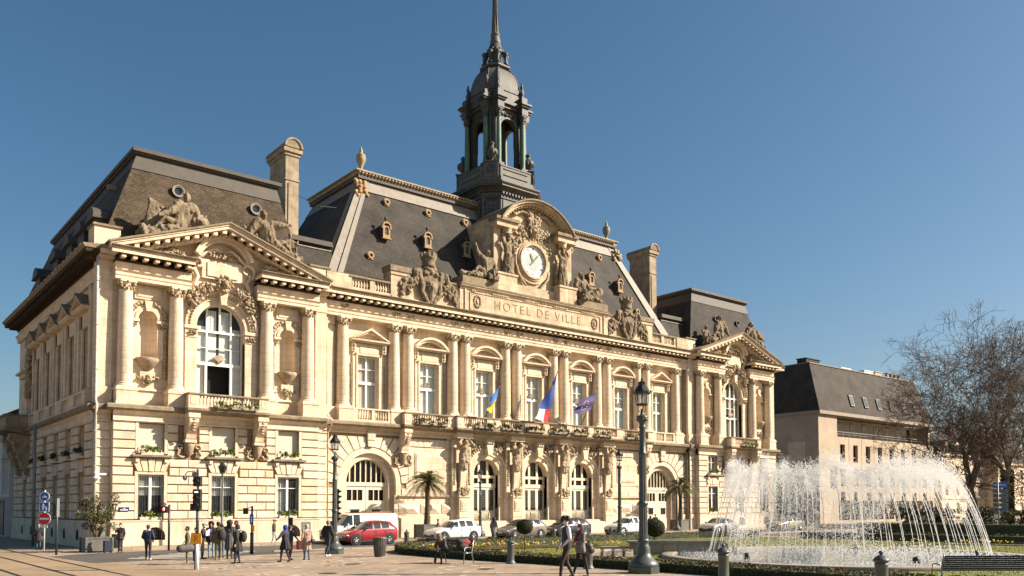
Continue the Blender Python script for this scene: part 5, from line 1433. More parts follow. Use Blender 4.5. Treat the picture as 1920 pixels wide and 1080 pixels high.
# open storey: eight green columns in pairs on the corners, arches between
g = G(); gk = G()
z0, z1 = 30.85, 35.3
for k in range(4):
    A = k * PI / 2
    def RT(p, A=A):
        x, y = p[0] - TC[0], p[1] - TC[1]; return (TC[0] + x * math.cos(A) - y * math.sin(A), TC[1] + x * math.sin(A) + y * math.cos(A), p[2])
    g.T = RT; gk.T = RT
    # corner pier (at -a,-a corner) with two columns on its outer sides
    g.box(-1.95, -1.1, TC[1] - 1.75, TC[1] - 1.5, z0, 36.6) ; g.box(1.1, 1.95, TC[1] - 1.75, TC[1] - 1.5, z0, 36.6)
    g.wall(-1.7, 1.7, 33.2, 36.6, TC[1] - 1.72, TC[1] - 1.4, [(-.85, .85, 33.2, 34.6, True)])
    for q in (-1, 1): a, b = sorted((q * .85, q * 1.1)); g.box(a, b, TC[1] - 1.72, TC[1] - 1.45, z0, 33.2)
    g.ring(0, 34.6, .85, 1.0, TC[1] - 1.82, TC[1] - 1.7, 0, PI, 14); 
    for i in range(7): g.ell((-.6 + .2 * i, TC[1] - 1.8, 35.75 + .1 * (i % 2)), (.14, .08, .12), 6, 4)
    for q in (-1, 1):
        X = q * 1.32; Y = TC[1] - 2.1
        g.box(X - .34, X + .34, Y - .34, Y + .5, z0, 31.25)
        gk = G(RT); gk.lathe([(.25, 31.25), (.27, 31.3), (.22, 31.4), (.22, 31.5), (.225, 33), (.19, 35.2)], X, Y, 14); ob('green_column', gk, 'copper').parent = tower
        g.lathe([(.2, 35.2), (.24, 35.25), (.2, 35.3), (.24, 35.6), (.34, 35.8), (.34, 35.85)], X, Y, 12); g.box(X - .32, X + .32, Y - .32, Y + .3, 35.85, 35.95)
        for i in range(6): t = 2 * PI * i / 6; g.ell((X + .25 * math.cos(t), Y + .25 * math.sin(t), 35.5), (.08, .08, .12), 6, 4)
        g.box(X - .34, X + .34, Y - .36, Y + .4, 35.95, 36.6); g.box(X - .46, X + .46, Y - .5, Y + .4, 36.6, 36.75); g.box(X - .56, X + .56, Y - .62, Y + .4, 36.75, 36.9)
        g.box(X - .3, X + .3, Y - .3, Y + .5, 36.9, 37.5)
        g.lathe([(.16, 37.5), (.22, 37.55), (.1, 37.65), (.2, 37.85), (.22, 38.0), (.1, 38.2), (.13, 38.5), (.16, 38.55), (.08, 38.7), (.1, 38.8), (.02, 39.0)], X, Y + .1, 10)
    g.box(-.9, .9, TC[1] - 1.95, TC[1] - 1.2, 36.3, 36.6); g.box(-.9, .9, TC[1] - 2.15, TC[1] - 1.2, 36.6, 36.85)
g.T = gk.T = None
g.box(-.62, .62, TC[1] - .62, TC[1] + .62, z0, 36.5)
oc(g, 2.1, .9, 36.55, 36.9); oc(g, 1.95, .8, 36.9, 37.7)
c = ob('lantern_stage', g, 'lead'); c.parent = tower
# dome with ribs
g = G(); gr_ = G()
dp = [(1.95 * math.cos(t) ** .75 if t < PI / 2 else 0, 37.7 + 2.75 * math.sin(t)) for t in [rad(2 + 66 * i / 8) for i in range(9)]]
for (r0, h0), (r1, h1) in zip(dp[:-1], dp[1:]): oc(g, r0, r0 * .45, h0, h1, r1, r1 * .45)
for k in range(4):
    A = k * PI / 2 + PI / 4
    for q in (-.42, .42):
        for (r0, h0), (r1, h1) in zip(dp[:-1], dp[1:]):
            f0, f1 = r0 * 1.55 / math.sqrt(2), r1 * 1.55 / math.sqrt(2)
            P = []
            for f, h in ((f0, h0), (f1, h1)):
                P.append((TC[0] + f * 1.0 * math.cos(A) - q * (f / f0 if f0 else 1) * math.sin(A), TC[1] + f * math.sin(A) + q * math.cos(A), h + .02))
            gr_.tube(P, .07, 5)
zt = dp[-1][1]; rt = dp[-1][0]
oc(gr_, rt + .1, .5, zt - .1, zt + .15); oc(g, rt + .12, .5, zt + .15, zt + .35, rt - .1, .42)
oc(g, rt + .3, .6, 40.35, 40.5)
c = ob('dome', g, 'leadpale'); c.parent = tower; c = ob('dome_ribs', gr_, 'lead'); c.parent = tower
g = G(); gg = G()
oc(g, 1.1, .5, 40.5, 40.75, .95, .42)
for k in range(4):
    A = k * PI / 2 + PI / 4
    for q in (-.32, .32):
        x = TC[0] + .95 * math.cos(A) - q * math.sin(A); y = TC[1] + .95 * math.sin(A) + q * math.cos(A)
        g.lathe([(.2, 40.7), (.26, 40.8), (.12, 40.9), (.13, 41.5), (.2, 41.6), (.22, 41.7), (.12, 41.85), (.02, 41.95)], x, y, 10)
        g.tube([(x, y, 41.4), (x * .75 , TC[1] + (y - TC[1]) * .75, 41.9), (x * .5, TC[1] + (y - TC[1]) * .5, 42.1)], [.12, .12, .1], 6)
    x = TC[0] + .55 * math.cos(A + PI / 4); y = TC[1] + .55 * math.sin(A + PI / 4); gg = G(); gg.tube([(x, y, 40.8), (x, y, 41.8)], .1, 8); ob('green_column', gg, 'copper').parent = tower
g.lathe([(.45, 40.7), (.5, 41.0), (.4, 41.6), (.65, 41.8), (.8, 41.95), (.72, 42.1), (.62, 42.25), (.55, 42.55), (.42, 42.8)], TC[0], TC[1], 12)
for i in range(12): t = 2 * PI * i / 12; g.ell((TC[0] + .66 * math.cos(t), TC[1] + .66 * math.sin(t), 42.15), (.1, .1, .16), 6, 4)
c = ob('crown_lantern', g, 'lead'); c.parent = tower
g = G()
g.lathe([(.44, 42.75), (.48, 42.85), (.46, 43.0), (.38, 43.35), (.36, 43.5), (.42, 43.55), (.42, 43.65), (.33, 43.75)], TC[0], TC[1], 16)
g.lathe([(.31, 43.75), (.22, 45.5), (.13, 48.5), (.05, 52), (.02, 52.3)], TC[0], TC[1], 8, smooth=False)
for i in range(8): t = 2 * PI * (i + .0) / 8; g.tube([(TC[0] + .31 * math.cos(t), TC[1] + .31 * math.sin(t), 43.75), (TC[0] + .05 * math.cos(t), TC[1] + .05 * math.sin(t), 52)], .02, 4)
c = ob('spire', g, 'leadpale'); c.parent = tower
# ================================================================== FIGURES
V3 = Vector
def lerp3(a, b, t): return tuple(a[i] + (b[i] - a[i]) * t for i in range(3))
def add3(a, b): return tuple(a[i] + b[i] for i in range(3))
def hand(ha, el, m, k=1.0, fr=.0095, curl=.5, side=1):
    """palm, four unequal bent fingers and a thumb from the side of the palm"""
    a = V3(ha); d = (a - V3(el)).normalized()
    s = d.cross(V3((0, 1, 0.05)));
    if s.length < .1: s = d.cross(V3((1, 0, 0)))
    s.normalize(); n = d.cross(s).normalized() * side
    P = [('c', a, a + d * .075 * k, .028 * k, .034 * k, m)]
    P.append(('c', a + d * .04 * k + s * .018 * k, a + d * .08 * k + s * .024 * k, .017 * k, .016 * k, m)); P.append(('c', a + d * .04 * k - s * .018 * k, a + d * .08 * k - s * .024 * k, .017 * k, .016 * k, m))
    for i, (o, L) in enumerate(((-.033, .058), (-.011, .072), (.012, .078), (.034, .068))):
        b = a + d * .088 * k + s * o * k; kn = b + d * L * .55 * k + n * L * .25 * curl * k; tp = kn + d * L * .3 * k + n * L * .6 * curl * k
        P += [('c', b, kn, fr * k, fr * .95 * k, m), ('c', kn, tp, fr * .95 * k, fr * .85 * k, m)]
    b = a + d * .02 * k + s * .03 * k; kn = b + d * .035 * k + s * .028 * k + n * .012 * k; P += [('c', b, kn, fr * 1.25 * k, fr * 1.1 * k, m), ('c', kn, kn + d * .035 * k + n * .012 * k, fr * 1.1 * k, fr * .95 * k, m)]
    return P
def body(J, c, fem=False, face=(0, 1, 0), thick=1.0, hands=True, headk=1.0, k=1.0, arms=1.0):
    """J: joints; c: material index per region; k: overall scale of radii"""
    f = V3(face).normalized(); P = []
    t = thick * k
    hl, hr, sl_, sr = J['hipL'], J['hipR'], J['shL'], J['shR']
    pel, ch = J['pel'], J['chest']
    P += [('c', lerp3(hl, pel, .2), lerp3(sl_, ch, .42), .105 * t, .10 * t, c['torso']), ('c', lerp3(hr, pel, .2), lerp3(sr, ch, .42), .105 * t, .10 * t, c['torso'])]
    P += [('c', pel, lerp3(pel, ch, .5), .12 * t, .10 * t, c['torso']), ('c', lerp3(pel, ch, .5), ch, .105 * t, .125 * t, c['torso'])]
    P += [('c', sl_, sr, .058 * t, .058 * t, c['torso']), ('c', ch, J['neck'], .10 * t, .06 * k, c['torso'])]
    if fem:
        for q in (sl_, sr):
            m = lerp3(q, ch, .5); P.append(('e', tuple(V3(m) + f * .085 * k + V3((0, 0, -.03 * k))), (.062 * k, .062 * k, .06 * k), c['torso']))
    hd = V3(J['head']); nk = V3(J['neck']); up = (hd - nk).normalized(); sd = f.cross(up).normalized()
    P.append(('c', nk - up * .03 * k, hd - up * .05 * k, .052 * k, .048 * k, c['head']))
    h = headk * k
    P += [('c', hd + up * .03 * h - f * .012 * h, hd - up * .02 * h - f * .0 * h, .088 * h, .078 * h, c['head']), ('c', hd - up * .03 * h + f * .02 * h, hd - up * .075 * h + f * .045 * h, .062 * h, .034 * h, c['head'])]
    P += [('c', hd + up * .012 * h + f * .088 * h, hd - up * .022 * h + f * .108 * h, .012 * h, .017 * h, c['head'])]
    P += [('c', hd - up * .055 * h + f * .084 * h + sd * .018 * h, hd - up * .055 * h + f * .084 * h - sd * .018 * h, .011 * h, .011 * h, c['head'])]
    for q in (-1, 1): P.append(('c', hd + sd * .084 * h * q + up * .015 * h, hd + sd * .082 * h * q - up * .02 * h, .018 * h, .012 * h, c['head']))
    for s_ in 'LR':
        sh, el, ha = J['sh' + s_], J['el' + s_], J['ha' + s_]; a = arms
        P += [('c', sh, el, .057 * t * a, .044 * t * a, c['arms']), ('c', el, ha, .044 * t * a, .030 * k * a, c['fore'])]
        if hands: P += hand(ha, el, c['hands'], k)
        hp, kn, an, to = J['hip' + s_], J['kn' + s_], J['an' + s_], J['to' + s_]
        P += [('c', hp, kn, .092 * k * (thick * .5 + .5), .060 * k, c['legs']), ('c', kn, an, .060 * k, .040 * k, c['legs'])]
        P += [('c', lerp3(kn, an, .2), lerp3(kn, an, .45), .058 * k, .055 * k, c['legs'])]
        P += [('c', an, add3(an, (0, 0, -.035 * k)), .042 * k, .042 * k, c['feet']), ('c', add3(an, (0, 0, -.05 * k)), to, .040 * k, .032 * k, c['feet'])]
    return P
STC = dict(torso=0, head=0, arms=0, fore=0, hands=0, legs=0, feet=0)
def scaleJ(J, k, o=(0, 0, 0), mx=1):
    return {a: (mx * b[0] * k + o[0], b[1] * k + o[1], b[2] * k + o[2]) for a, b in J.items()}
def drape(P, a, b, ra, rb, n, r, k, m=0):
    for _ in range(n):
        t0, t1 = r.random(), r.random(); q = lambda: r.uniform(-1, 1)
        p0 = V3(lerp3(a, b, t0)); p1 = V3(lerp3(a, b, t1)); w = ra + (rb - ra) * t0
        P.append(('c', p0 + V3((q() * w, q() * w - w * .5, q() * w * .6)) * 1, p1 + V3((q() * w, q() * w - w * .5, -abs(q()) * w)), .075 * k, .055 * k, m))
JREC = dict(pel=(0, 0, .28), chest=(.12, 0, .70), neck=(.15, -.02, .90), head=(.17, -.05, 1.07), shL=(-.05, -.05, .84), elL=(-.30, -.14, .66), haL=(-.52, -.2, .60), shR=(.33, 0, .82), elR=(.50, .0, .56), haR=(.58, -.08, .34),
            hipL=(-.08, -.08, .28), knL=(-.46, -.14, .50), anL=(-.82, -.12, .14), toL=(-.98, -.2, .10), hipR=(.05, .06, .26), knR=(-.42, .04, .34), anR=(-.9, .05, .08), toR=(-1.05, 0, .08))
def statue(name, prims, parent=hall, voxel=.045, mat='statue', extra=None):
    g = fused_g(prims, voxel, 1)
    o = ob(name, g, mat, parent); me = o.data
    n = len(me.vertices); co = np.empty(n * 3); me.vertices.foreach_get('co', co); co = co.reshape(-1, 3); no = np.empty(n * 3); me.vertex_normals.foreach_get('vector', no); no = no.reshape(-1, 3)
    d = np.array([mnoise.noise((c[0] * 5.5, c[1] * 5.5, c[2] * 2.6)) * .06 + mnoise.noise((c[0] * 13, c[1] * 13, c[2] * 9)) * .028 for c in co])
    me.vertices.foreach_set('co', (co + no * d[:, None]).ravel()); me.update()
    return o
def hairball(P, J, k, m=0, r=None, bun=True):
    hd = V3(J['head']); 
    P.append(('e', hd + V3((0, .02 * k, .04 * k)), (.1 * k, .11 * k, .10 * k), m))
    if bun: P.append(('e', hd + V3((0, .1 * k, 0)), (.06 * k, .06 * k, .06 * k), m))
r = random.Random(21)
# reclining figures on the four pediment slopes
def pediment_group(cx, s, side, kind):
    k = 2.15; mx = 1 if side < 0 else -1
    X = cx + side * 2.75; zb = 17.25 + (6.75 - 3.6) * .3556
    J = dict(JREC)
    if kind == 'arm': J.update(elL=(-.34, -.1, .95), haL=(-.55, -.12, 1.05))
    if kind == 'back': J.update(chest=(.02, 0, .72), neck=(.0, -.02, .92), head=(-.03, -.05, 1.08), shL=(-.2, -.05, .86), shR=(.2, 0, .84), elL=(-.4, -.1, .62), haL=(-.5, -.14, .38))
    # slope the legs down the pediment
    J = {a: (b[0], b[1], b[2] + (b[0] * .3 if b[0] < 0 else b[0] * .05)) for a, b in J.items()}
    J = scaleJ(J, k, (X, 50.95, zb + .1), mx)
    P = body(J, STC, kind != 'man', (mx * -.2, -1, -.1), 1.6, True, 1.15, k, 1.6)
    hairball(P, J, k)
    drape(P, J['pel'], J['anL'], .14 * k, .1 * k, 22, r, k); drape(P, J['pel'], J['anR'], .14 * k, .1 * k, 16, r, k)
    if kind != 'man': drape(P, J['chest'], J['shR'], .1 * k, .1 * k, 5, r, k)
    # cloth, urn or horn of plenty beyond the legs
    e = J['anL']
    for i in range(12): P.append(('e', (e[0] + mx * -r.uniform(-.6, .5), 50.9 + r.uniform(-.2, .3), e[2] + r.uniform(-.2, .25)), (r.uniform(.15, .3), .2, r.uniform(.12, .25)), 0))
    if kind == 'cloth':
        for i in range(14):
            t = i / 13; P.append(('c', (X - 1.55 + .5 * t, 51.2, zb + 1.9 - .6 * t), (X - 1.9 + .9 * t, 51.2, zb - .2 + .1 * t), .14, .22, 0))
        P.append(('c', (X - 1.65, 51.2, zb + 1.95), (X - .4, 51.25, zb + 1.35), .12, .16, 0))
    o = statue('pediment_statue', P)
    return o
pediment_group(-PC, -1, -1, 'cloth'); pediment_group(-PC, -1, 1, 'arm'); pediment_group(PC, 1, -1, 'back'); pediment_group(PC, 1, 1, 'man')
# carved lion head and urn children resting on the same slopes
def lion(x, z, k=1.0):
    P = [('e', (x, 51.0, z + .55), (.42 * k, .4, .5 * k), 0), ('e', (x + .05, 50.62, z + .45), (.2, .22, .2), 0), ('e', (x, 51.0, z + .1), (.5, .4, .3), 0)]
    for i in range(26):
        t = 2 * PI * i / 26; P.append(('c', (x + .36 * math.cos(t), 50.85, z + .6 + .38 * math.sin(t)), (x + .52 * math.cos(t), 50.95, z + .55 + .55 * math.sin(t)), .09, .06, 0))
    for q in (-1, 1): P.append(('e', (x + q * .28, 50.8, z + 1.0), (.1, .08, .1), 0)); P.append(('e', (x + q * .13, 50.62, z + .66), (.05, .05, .04), 0))
    return statue('lion_carving', P, voxel=.04)
lion(-27.55, 18.85)
def cherub(x, z, k, m=1):
    J = scaleJ(dict(pel=(0, 0, .25), chest=(.02, 0, .6), neck=(.02, -.02, .78), head=(.02, -.05, .95), shL=(-.17, 0, .72), elL=(-.35, -.05, .6), haL=(-.45, -.1, .8), shR=(.2, 0, .72), elR=(.3, -.1, .5), haR=(.2, -.2, .35), hipL=(-.1, 0, .22), knL=(-.2, -.3, .3), anL=(-.22, -.3, -.1), toL=(-.25, -.4, -.12), hipR=(.1, 0, .22), knR=(.2, -.3, .3), anR=(.2, -.3, -.1), toR=(.22, -.4, -.12)), k, (x, 51.1, z), m)
    P = body(J, STC, False, (0, -1, 0), 1.15, False, 1.35, k, 1.2); hairball(P, J, k, bun=False)
    return statue('cherub_carving', P)
cherub(-24.3, 19.0, 1.15); cherub(-21.7, 18.7, 1.2, -1); cherub(21.2, 18.2, 1.5); cherub(30.3, 18.4, 1.3, -1)
g = G(); g.box(29.4, 30.5, 50.8, 51.5, 18.6, 20.2); ob('stone_chest', g, 'statue', hall)
# attic figures beside the clock
for s in (-1, 1):
    k = 2.1; J = dict(JREC)
    if s < 0: J.update(elL=(-.42, -.05, 1.0), haL=(-.5, -.05, 1.25))
    else: J.update(elL=(-.3, -.15, .6), haL=(-.62, -.15, .62))
    J.update(chest=(.03, 0, .72), neck=(.02, -.03, .93), head=(.02, -.06, 1.09), shL=(-.17, -.02, .86), shR=(.22, -.02, .86), elR=(.36, -.06, .6), haR=(.3, -.2, .42), knR=(.06, -.35, .42), anR=(.1, -.4, .02), toR=(.1, -.52, 0))
    J = scaleJ(J, k, (s * 5.1, YC - .25, 19.75), 1 if s < 0 else -1)
    P = body(J, STC, s < 0, (-s * .3 if s < 0 else .2, -1, 0), 1.5, True, 1.15, k, 1.5); hairball(P, J, k, bun=s < 0)
    if s > 0: P += [('c', V3(J['head']) + V3((0, -.15, -.15)), V3(J['head']) + V3((0, -.2, -.4)), .15, .08, 0)]
    drape(P, J['pel'], J['anL'], .15 * k, .1 * k, 26, r, k); drape(P, J['pel'], J['anR'], .13 * k, .1 * k, 16, r, k)
    for i in range(12): P.append(('e', (s * r.uniform(6.2, 7.6), YC - .2 + r.uniform(-.2, .2), 19.75 + r.uniform(-.1, .5)), (.3, .25, .2), 0))
    if s > 0: P += [('c', (6.2, YC - .4, 20.1), (7.2, YC - .4, 20.9), .32, .4, 0)]
    statue('reclining_statue', P)
    g = G(); u, v = sorted((s * 4.4, s * 7.8)); g.box(u, v, YC - .85, YC + .6, 19.24, 19.8); ob('statue_base', g, 'ledge', hall)
# caryatids
for s in (-1, 1):
    k = 1.62
    J = scaleJ(dict(pel=(0, 0, 1.0), chest=(.03, 0, 1.38), neck=(.03, -.01, 1.56), head=(.03, -.04, 1.72), shL=(-.17, 0, 1.5), elL=(-.34, -.05, 1.68), haL=(-.14, 0, 1.92), shR=(.22, 0, 1.5), elR=(.38, -.05, 1.66), haR=(.2, 0, 1.92),
               hipL=(-.1, 0, .97), knL=(-.1, -.1, .52), anL=(-.08, 0, .08), toL=(-.1, -.15, .04), hipR=(.1, 0, .97), knR=(.1, 0, .52), anR=(.08, .05, .08), toR=(.12, -.1, .04)), k, (s * 2.95, YC - .3, 20.72), s)
    P = body(J, STC, True, (0, -1, 0), 1.3, True, 1.1, k, 1.4); hairball(P, J, k)
    for i in range(16):
        t = 2 * PI * i / 16; P.append(('c', (s * 2.95 + .26 * math.cos(t), YC - .3 + .2 * math.sin(t), 20.75 + 1.0 * k), (s * 2.95 + (.36 + .05 * (i % 2)) * math.cos(t), YC - .3 + .3 * math.sin(t), 20.8), .10, .10 + .03 * (i % 2), 0))
    P.append(('c', (s * 2.4, YC - .2, 22.4), (s * 2.35, YC - .1, 20.9), .12, .14, 0))
    P.append(('c', (s * 2.95, YC - .3, 23.6), (s * 2.95, YC - .3, 24.05), .2, .28, 0))
    statue('caryatid', P, voxel=.035)
# atlantes
for i, x in enumerate((-7.72, -2.56, 2.56, 7.72)):
    k = 1.55; y = 51.15; m = (-1, 1)[i % 2]
    J = scaleJ(dict(pel=(0, 0, .9), chest=(.02, -.1, 1.25), neck=(.04, -.18, 1.4), head=(.06, -.28, 1.46), shL=(-.2, -.1, 1.38), elL=(-.4, -.25, 1.35), haL=(-.22, -.15, 1.6), shR=(.24, -.1, 1.38), elR=(.42, -.22, 1.42), haR=(.16, -.1, 1.62),
               hipL=(-.1, 0, .9), knL=(-.1, 0, .62), anL=(-.08, 0, .55), toL=(-.08, 0, .5), hipR=(.1, 0, .9), knR=(.1, 0, .62), anR=(.08, 0, .55), toR=(.08, 0, .5)), k, (x, y, 4.85 - .05), m)
    P = body(J, STC, False, (m * .2, -1, -.5), 1.3, True, 1.1, k, 1.45); hairball(P, J, k, bun=False)
    for j in range(18):
        t = PI + PI * j / 17; P.append(('c', (x + .34 * math.cos(t), y + .05 + .25 * math.sin(t), 6.2), (x + .3 * math.cos(t), y + .1 + .22 * math.sin(t), 5.35 - .12 * (j % 3)), .09, .07, 0))
    for j in range(10): P.append(('e', (x + r.uniform(-.35, .35), y - .15, 5.75 + r.uniform(-.2, .2)), (.14, .12, .1), 0))
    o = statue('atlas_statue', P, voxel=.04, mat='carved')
    g = G()
    # tapering shaft and pedestal below the figure
    g.add([(x - .3, 51.05, 5.6), (x + .3, 51.05, 5.6), (x + .3, 51.8, 5.6), (x - .3, 51.8, 5.6), (x - .24, 51.3, 3.5), (x + .24, 51.3, 3.5), (x + .24, 51.8, 3.5), (x - .24, 51.8, 3.5)], [(0, 1, 2, 3), (4, 7, 6, 5), (0, 4, 5, 1), (1, 5, 6, 2), (3, 2, 6, 7), (0, 3, 7, 4)])
    g.box(x - .48, x + .48, 51.05, 51.8, 3.0, 3.14); g.box(x - .42, x + .42, 51.12, 51.8, 1.75, 3.0); g.box(x - .5, x + .5, 51.02, 51.8, 1.5, 1.75); g.box(x - .46, x + .46, 51.06, 51.8, 0.3, 1.5)
    g.box(x - .3, x + .3, 51.07, 51.12, 1.95, 2.8); g.box(x - .2, x + .2, 51.04, 51.07, 2.1, 2.65)
    g.box(x - .7, x + .7, 50.95, 51.8, 7.4, 7.85)
    g.box(x - .85, x - .5, 51.4, 51.8, 3.0, 7.3); g.box(x + .5, x + .85, 51.4, 51.8, 3.0, 7.3); g.box(x - .9, x + .9, 51.5, 51.8, .2, 3.0)
    ob('atlas_pedestal', g, 'stone', hall)
    gc = G()
    for q in (-1, 1):
        for _ in range(18): gc.ell((x + q * .36 + r.uniform(-.12, .12), 51.15, 3.35 + r.uniform(-.22, .25)), (.11, .1, .12), 6, 4, True, None, .3, r)
        z = 4.0
        while z < 6.6: gc.ell((x + q * .68, 51.4, z), (.12, .08, .1), 6, 4, True, None, .25, r); z += .17
    for _ in range(20): gc.ell((x + r.uniform(-.25, .25), 51.05, 3.4 + r.uniform(-.25, .3)), (.1, .1, .1), 6, 4, True, None, .3, r)
    ob('carved_ornament', gc, 'carved', hall)
# coats of arms
for s in (-1, 1):
    x = s * 10.6; y = YA - .15; P = []
    P += [('e', (x, y, 18.6), (.85, .22, .95), 0), ('e', (x, y, 17.9), (.6, .2, .8), 0), ('c', (x, y, 18.4), (x, y, 17.3), .5, .25, 0)]
    for q in (-1, 1):
        P.append(('c', (x + q * .9, y - .05, 19.3), (x + q * .75, y - .1, 17.9), .16, .2, 0)); P.append(('c', (x + q * .75, y - .1, 17.9), (x + q * .25, y - .12, 17.2), .2, .16, 0))
        P.append(('e', (x + q * 1.0, y, 19.45), (.24, .2, .24), 0)); P.append(('e', (x + q * .45, y - .1, 19.35), (.28, .2, .2), 0))
        for _ in range(55):
            t = r.random(); P.append(('e', (x + q * (1.05 + 1.25 * t + r.uniform(-.2, .2)), y + r.uniform(-.1, .05), 18.9 - .9 * t + r.uniform(-.55, .5)), (r.uniform(.1, .2), .14, r.uniform(.1, .2)), 0))
        for _ in range(20): P.append(('e', (x + q * (2.45 + r.uniform(-.12, .12)), y, 18.0 + r.uniform(-.8, .4)), (.12, .12, .13), 0))
        P.append(('e', (x + q * 1.35, y - .1, 19.3), (.25, .22, .35), 0))
    P += [('c', (x - .35, y, 19.75), (x + .35, y, 19.75), .22, .22, 0), ('e', (x, y - .1, 19.5), (.3, .25, .25), 0)]
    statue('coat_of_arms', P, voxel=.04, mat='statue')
    g = G(); g.lathe([(.5, 19.9), (.55, 20.0), (.48, 20.1), (.5, 20.45), (.6, 20.55), (.6, 20.65), (.5, 20.7), (.0, 20.7)], x, y + .2, 16)
    for i in range(9): t = 2 * PI * i / 9; g.box(x + .5 * math.cos(t) - .1, x + .5 * math.cos(t) + .1, y + .2 + .5 * math.sin(t) - .1, y + .2 + .5 * math.sin(t) + .1, 20.65, 20.95)
    o = ob('stone_crown', g, 'statue', hall)

# ================================================================== PEOPLE
_mc = {}
def mc(col, rough=.8):
    key = (tuple(round(c, 3) for c in col), rough)
    if key not in _mc: _mc[key] = mk('cloth_%d' % len(_mc), col, rough, var=.25, scale=14, bump=.25, bscale=40)
    return _mc[key]
SKIN = [mk('skin_light', (.50, .29, .19), .6, var=.08, scale=9), mk('skin_brown', (.22, .115, .065), .6, var=.08, scale=9)]
CAMO = mk('camouflage_cloth', (.17, .13, .065), .9, scale=9, col2=(.055, .055, .03), detail=2)
MASK = mk('face_mask_cloth', (.62, .66, .70), .8, var=.05)
def person(label, x, y, face_deg, height=1.7, top=(.03, .03, .035), legs=(.03, .03, .04), shoes=(.03, .025, .02), hair=(.025, .018, .012), hairlen=0, skin=0, coat=0.0,
           stride=0.0, armL=None, armR=None, lean=0.0, mask=False, sit=False, fem=False, camo=False, hood=None, cap=None, scarf=None, group=None, sleeves=None, vest=False, look=0.0, thick=1.0, afro=False, puffy=1.0, name='person', vox=.016, curl=.6):
    st = stride
    J = dict(pel=(0, 0, .95), chest=(0, lean * .5, 1.28), neck=(0, lean * .8, 1.47), head=(0, lean + .02, 1.63), shL=(-.185, lean * .6, 1.42), shR=(.185, lean * .6, 1.42), elL=(-.25, -.03 - st * .25 + lean * .5, 1.14), elR=(.25, -.03 + st * .25 + lean * .5, 1.14), haL=(-.24, .06 - st * .35 + lean * .5, .90), haR=(.24, .06 + st * .35 + lean * .5, .90),
             hipL=(-.09, 0, .92), hipR=(.09, 0, .92), knL=(-.095, st * .42 + .02, .50), knR=(.095, -st * .12 + .02, .50), anL=(-.095, st * .62, .09), anR=(.095, -st * .62, .09 + max(0, abs(st) - .2) * .15), toL=(-.11, st * .62 + .17, .04), toR=(.11, -st * .62 + .15, .035))
    if sit:
        J.update(hipL=(-.1, .05, .50), hipR=(.1, .05, .50), pel=(0, 0, .52), chest=(0, .10 + lean, .86), neck=(0, .16 + lean * 1.3, 1.04), head=(0, .22 + lean * 1.5, 1.18), shL=(-.18, .12 + lean, 1.0), shR=(.18, .12 + lean, 1.0), elL=(-.26, .2 + lean, .74), elR=(.26, .2 + lean, .74), haL=(-.1, .46, .66), haR=(.1, .46, .66),
                 knL=(-.12, .50, .50), knR=(.12, .50, .50), anL=(-.10, .42, .09), anR=(.12, .62, .09), toL=(-.1, .6, .04), toR=(.13, .8, .04))
    if armL: J['elL'], J['haL'] = armL
    if armR: J['elR'], J['haR'] = armR
    mats = [SKIN[skin], CAMO if camo else mc(top), CAMO if camo else mc(legs), mc(shoes, .5), mc(hair, .7), mc(sleeves or top), mc(scarf or hood or top)]
    cA = 5 if (sleeves or vest) else 1
    c = dict(torso=1, head=0, arms=cA, fore=cA, hands=0, legs=2, feet=3)
    F = V3((math.sin(rad(look)), math.cos(rad(look)), -.05))
    P = body(J, c, fem, F, thick * puffy, True, 1.0, 1.0, 1.12 * puffy if not vest else 1.05)
    if coat > 0:
        zb = J['pel'][2] - coat
        for i in range(10):
            t = 2 * PI * i / 10
            bot = (.17 * math.cos(t) * thick, .15 * math.sin(t) * thick + (abs(math.sin(t)) * st * .2 * (1 if math.sin(t) > 0 else -1)), zb) if not sit else (.16 * math.cos(t), .2 + .18 * math.sin(t), .52)
            P.append(('c', (.10 * math.cos(t), .08 * math.sin(t) + lean * .3, J['pel'][2] + .15), bot, .075 * puffy, .065, 1))
    if scarf: P.append(('c', add3(J['neck'], (-.05, .02, -.01)), add3(J['neck'], (.05, .02, -.01)), .085, .085, 6)); P.append(('c', add3(J['neck'], (.02, .10, -.04)), add3(J['neck'], (.03, .13, -.3)), .05, .05, 6))
    if hood: P.append(('e', add3(J['head'], (0, -.02, .01)), (.115, .125, .15), 6)); P.append(('c', add3(J['head'], (0, -.03, -.1)), J['neck'], .1, .11, 6))
    k = height / 1.75
    g = fused_g([tuple(p) for p in P], vox, 2, T=lambda q: (q[0] * k, q[1] * k, q[2] * k))
    o = ob(name, g, mats)
    hd = V3(J['head']); up = V3((0, 0, 1)); sd = F.cross(up).normalized()
    Q = []
    if cap:
        Q = [('e', hd + up * .06 - F * .01, (.098, .105, .07), 0), ('c', hd + up * .05 + F * .06, hd + up * .03 + F * .15, .035, .03, 0)]; hm = mc(cap)
    elif not hood:
        hm = mats[4]
        Q = [('e', hd + up * .045 - F * .022, (.096, .100, .088), 0), ('e', hd - F * .045 + up * .0, (.085, .07, .10), 0)]
        if hairlen: 
            for q in (-1, 0, 1): Q.append(('c', hd - F * .05 + sd * .06 * q, hd - F * .07 + sd * .08 * q - up * hairlen, .055, .045, 0))
            for q in (-1, 1): Q.append(('c', hd + sd * .08 * q - F * .02, hd + sd * .09 * q - up * hairlen * .8, .04, .035, 0))
        if afro:
            rr = random.Random(3)
            for _ in range(34):
                d = V3((rr.uniform(-1, 1), rr.uniform(-1, 1), rr.uniform(-.2, 1))).normalized()
                if d.dot(F) < .5: Q.append(('e', hd + d * .11 + up * .02, (.05, .05, .05), 0))
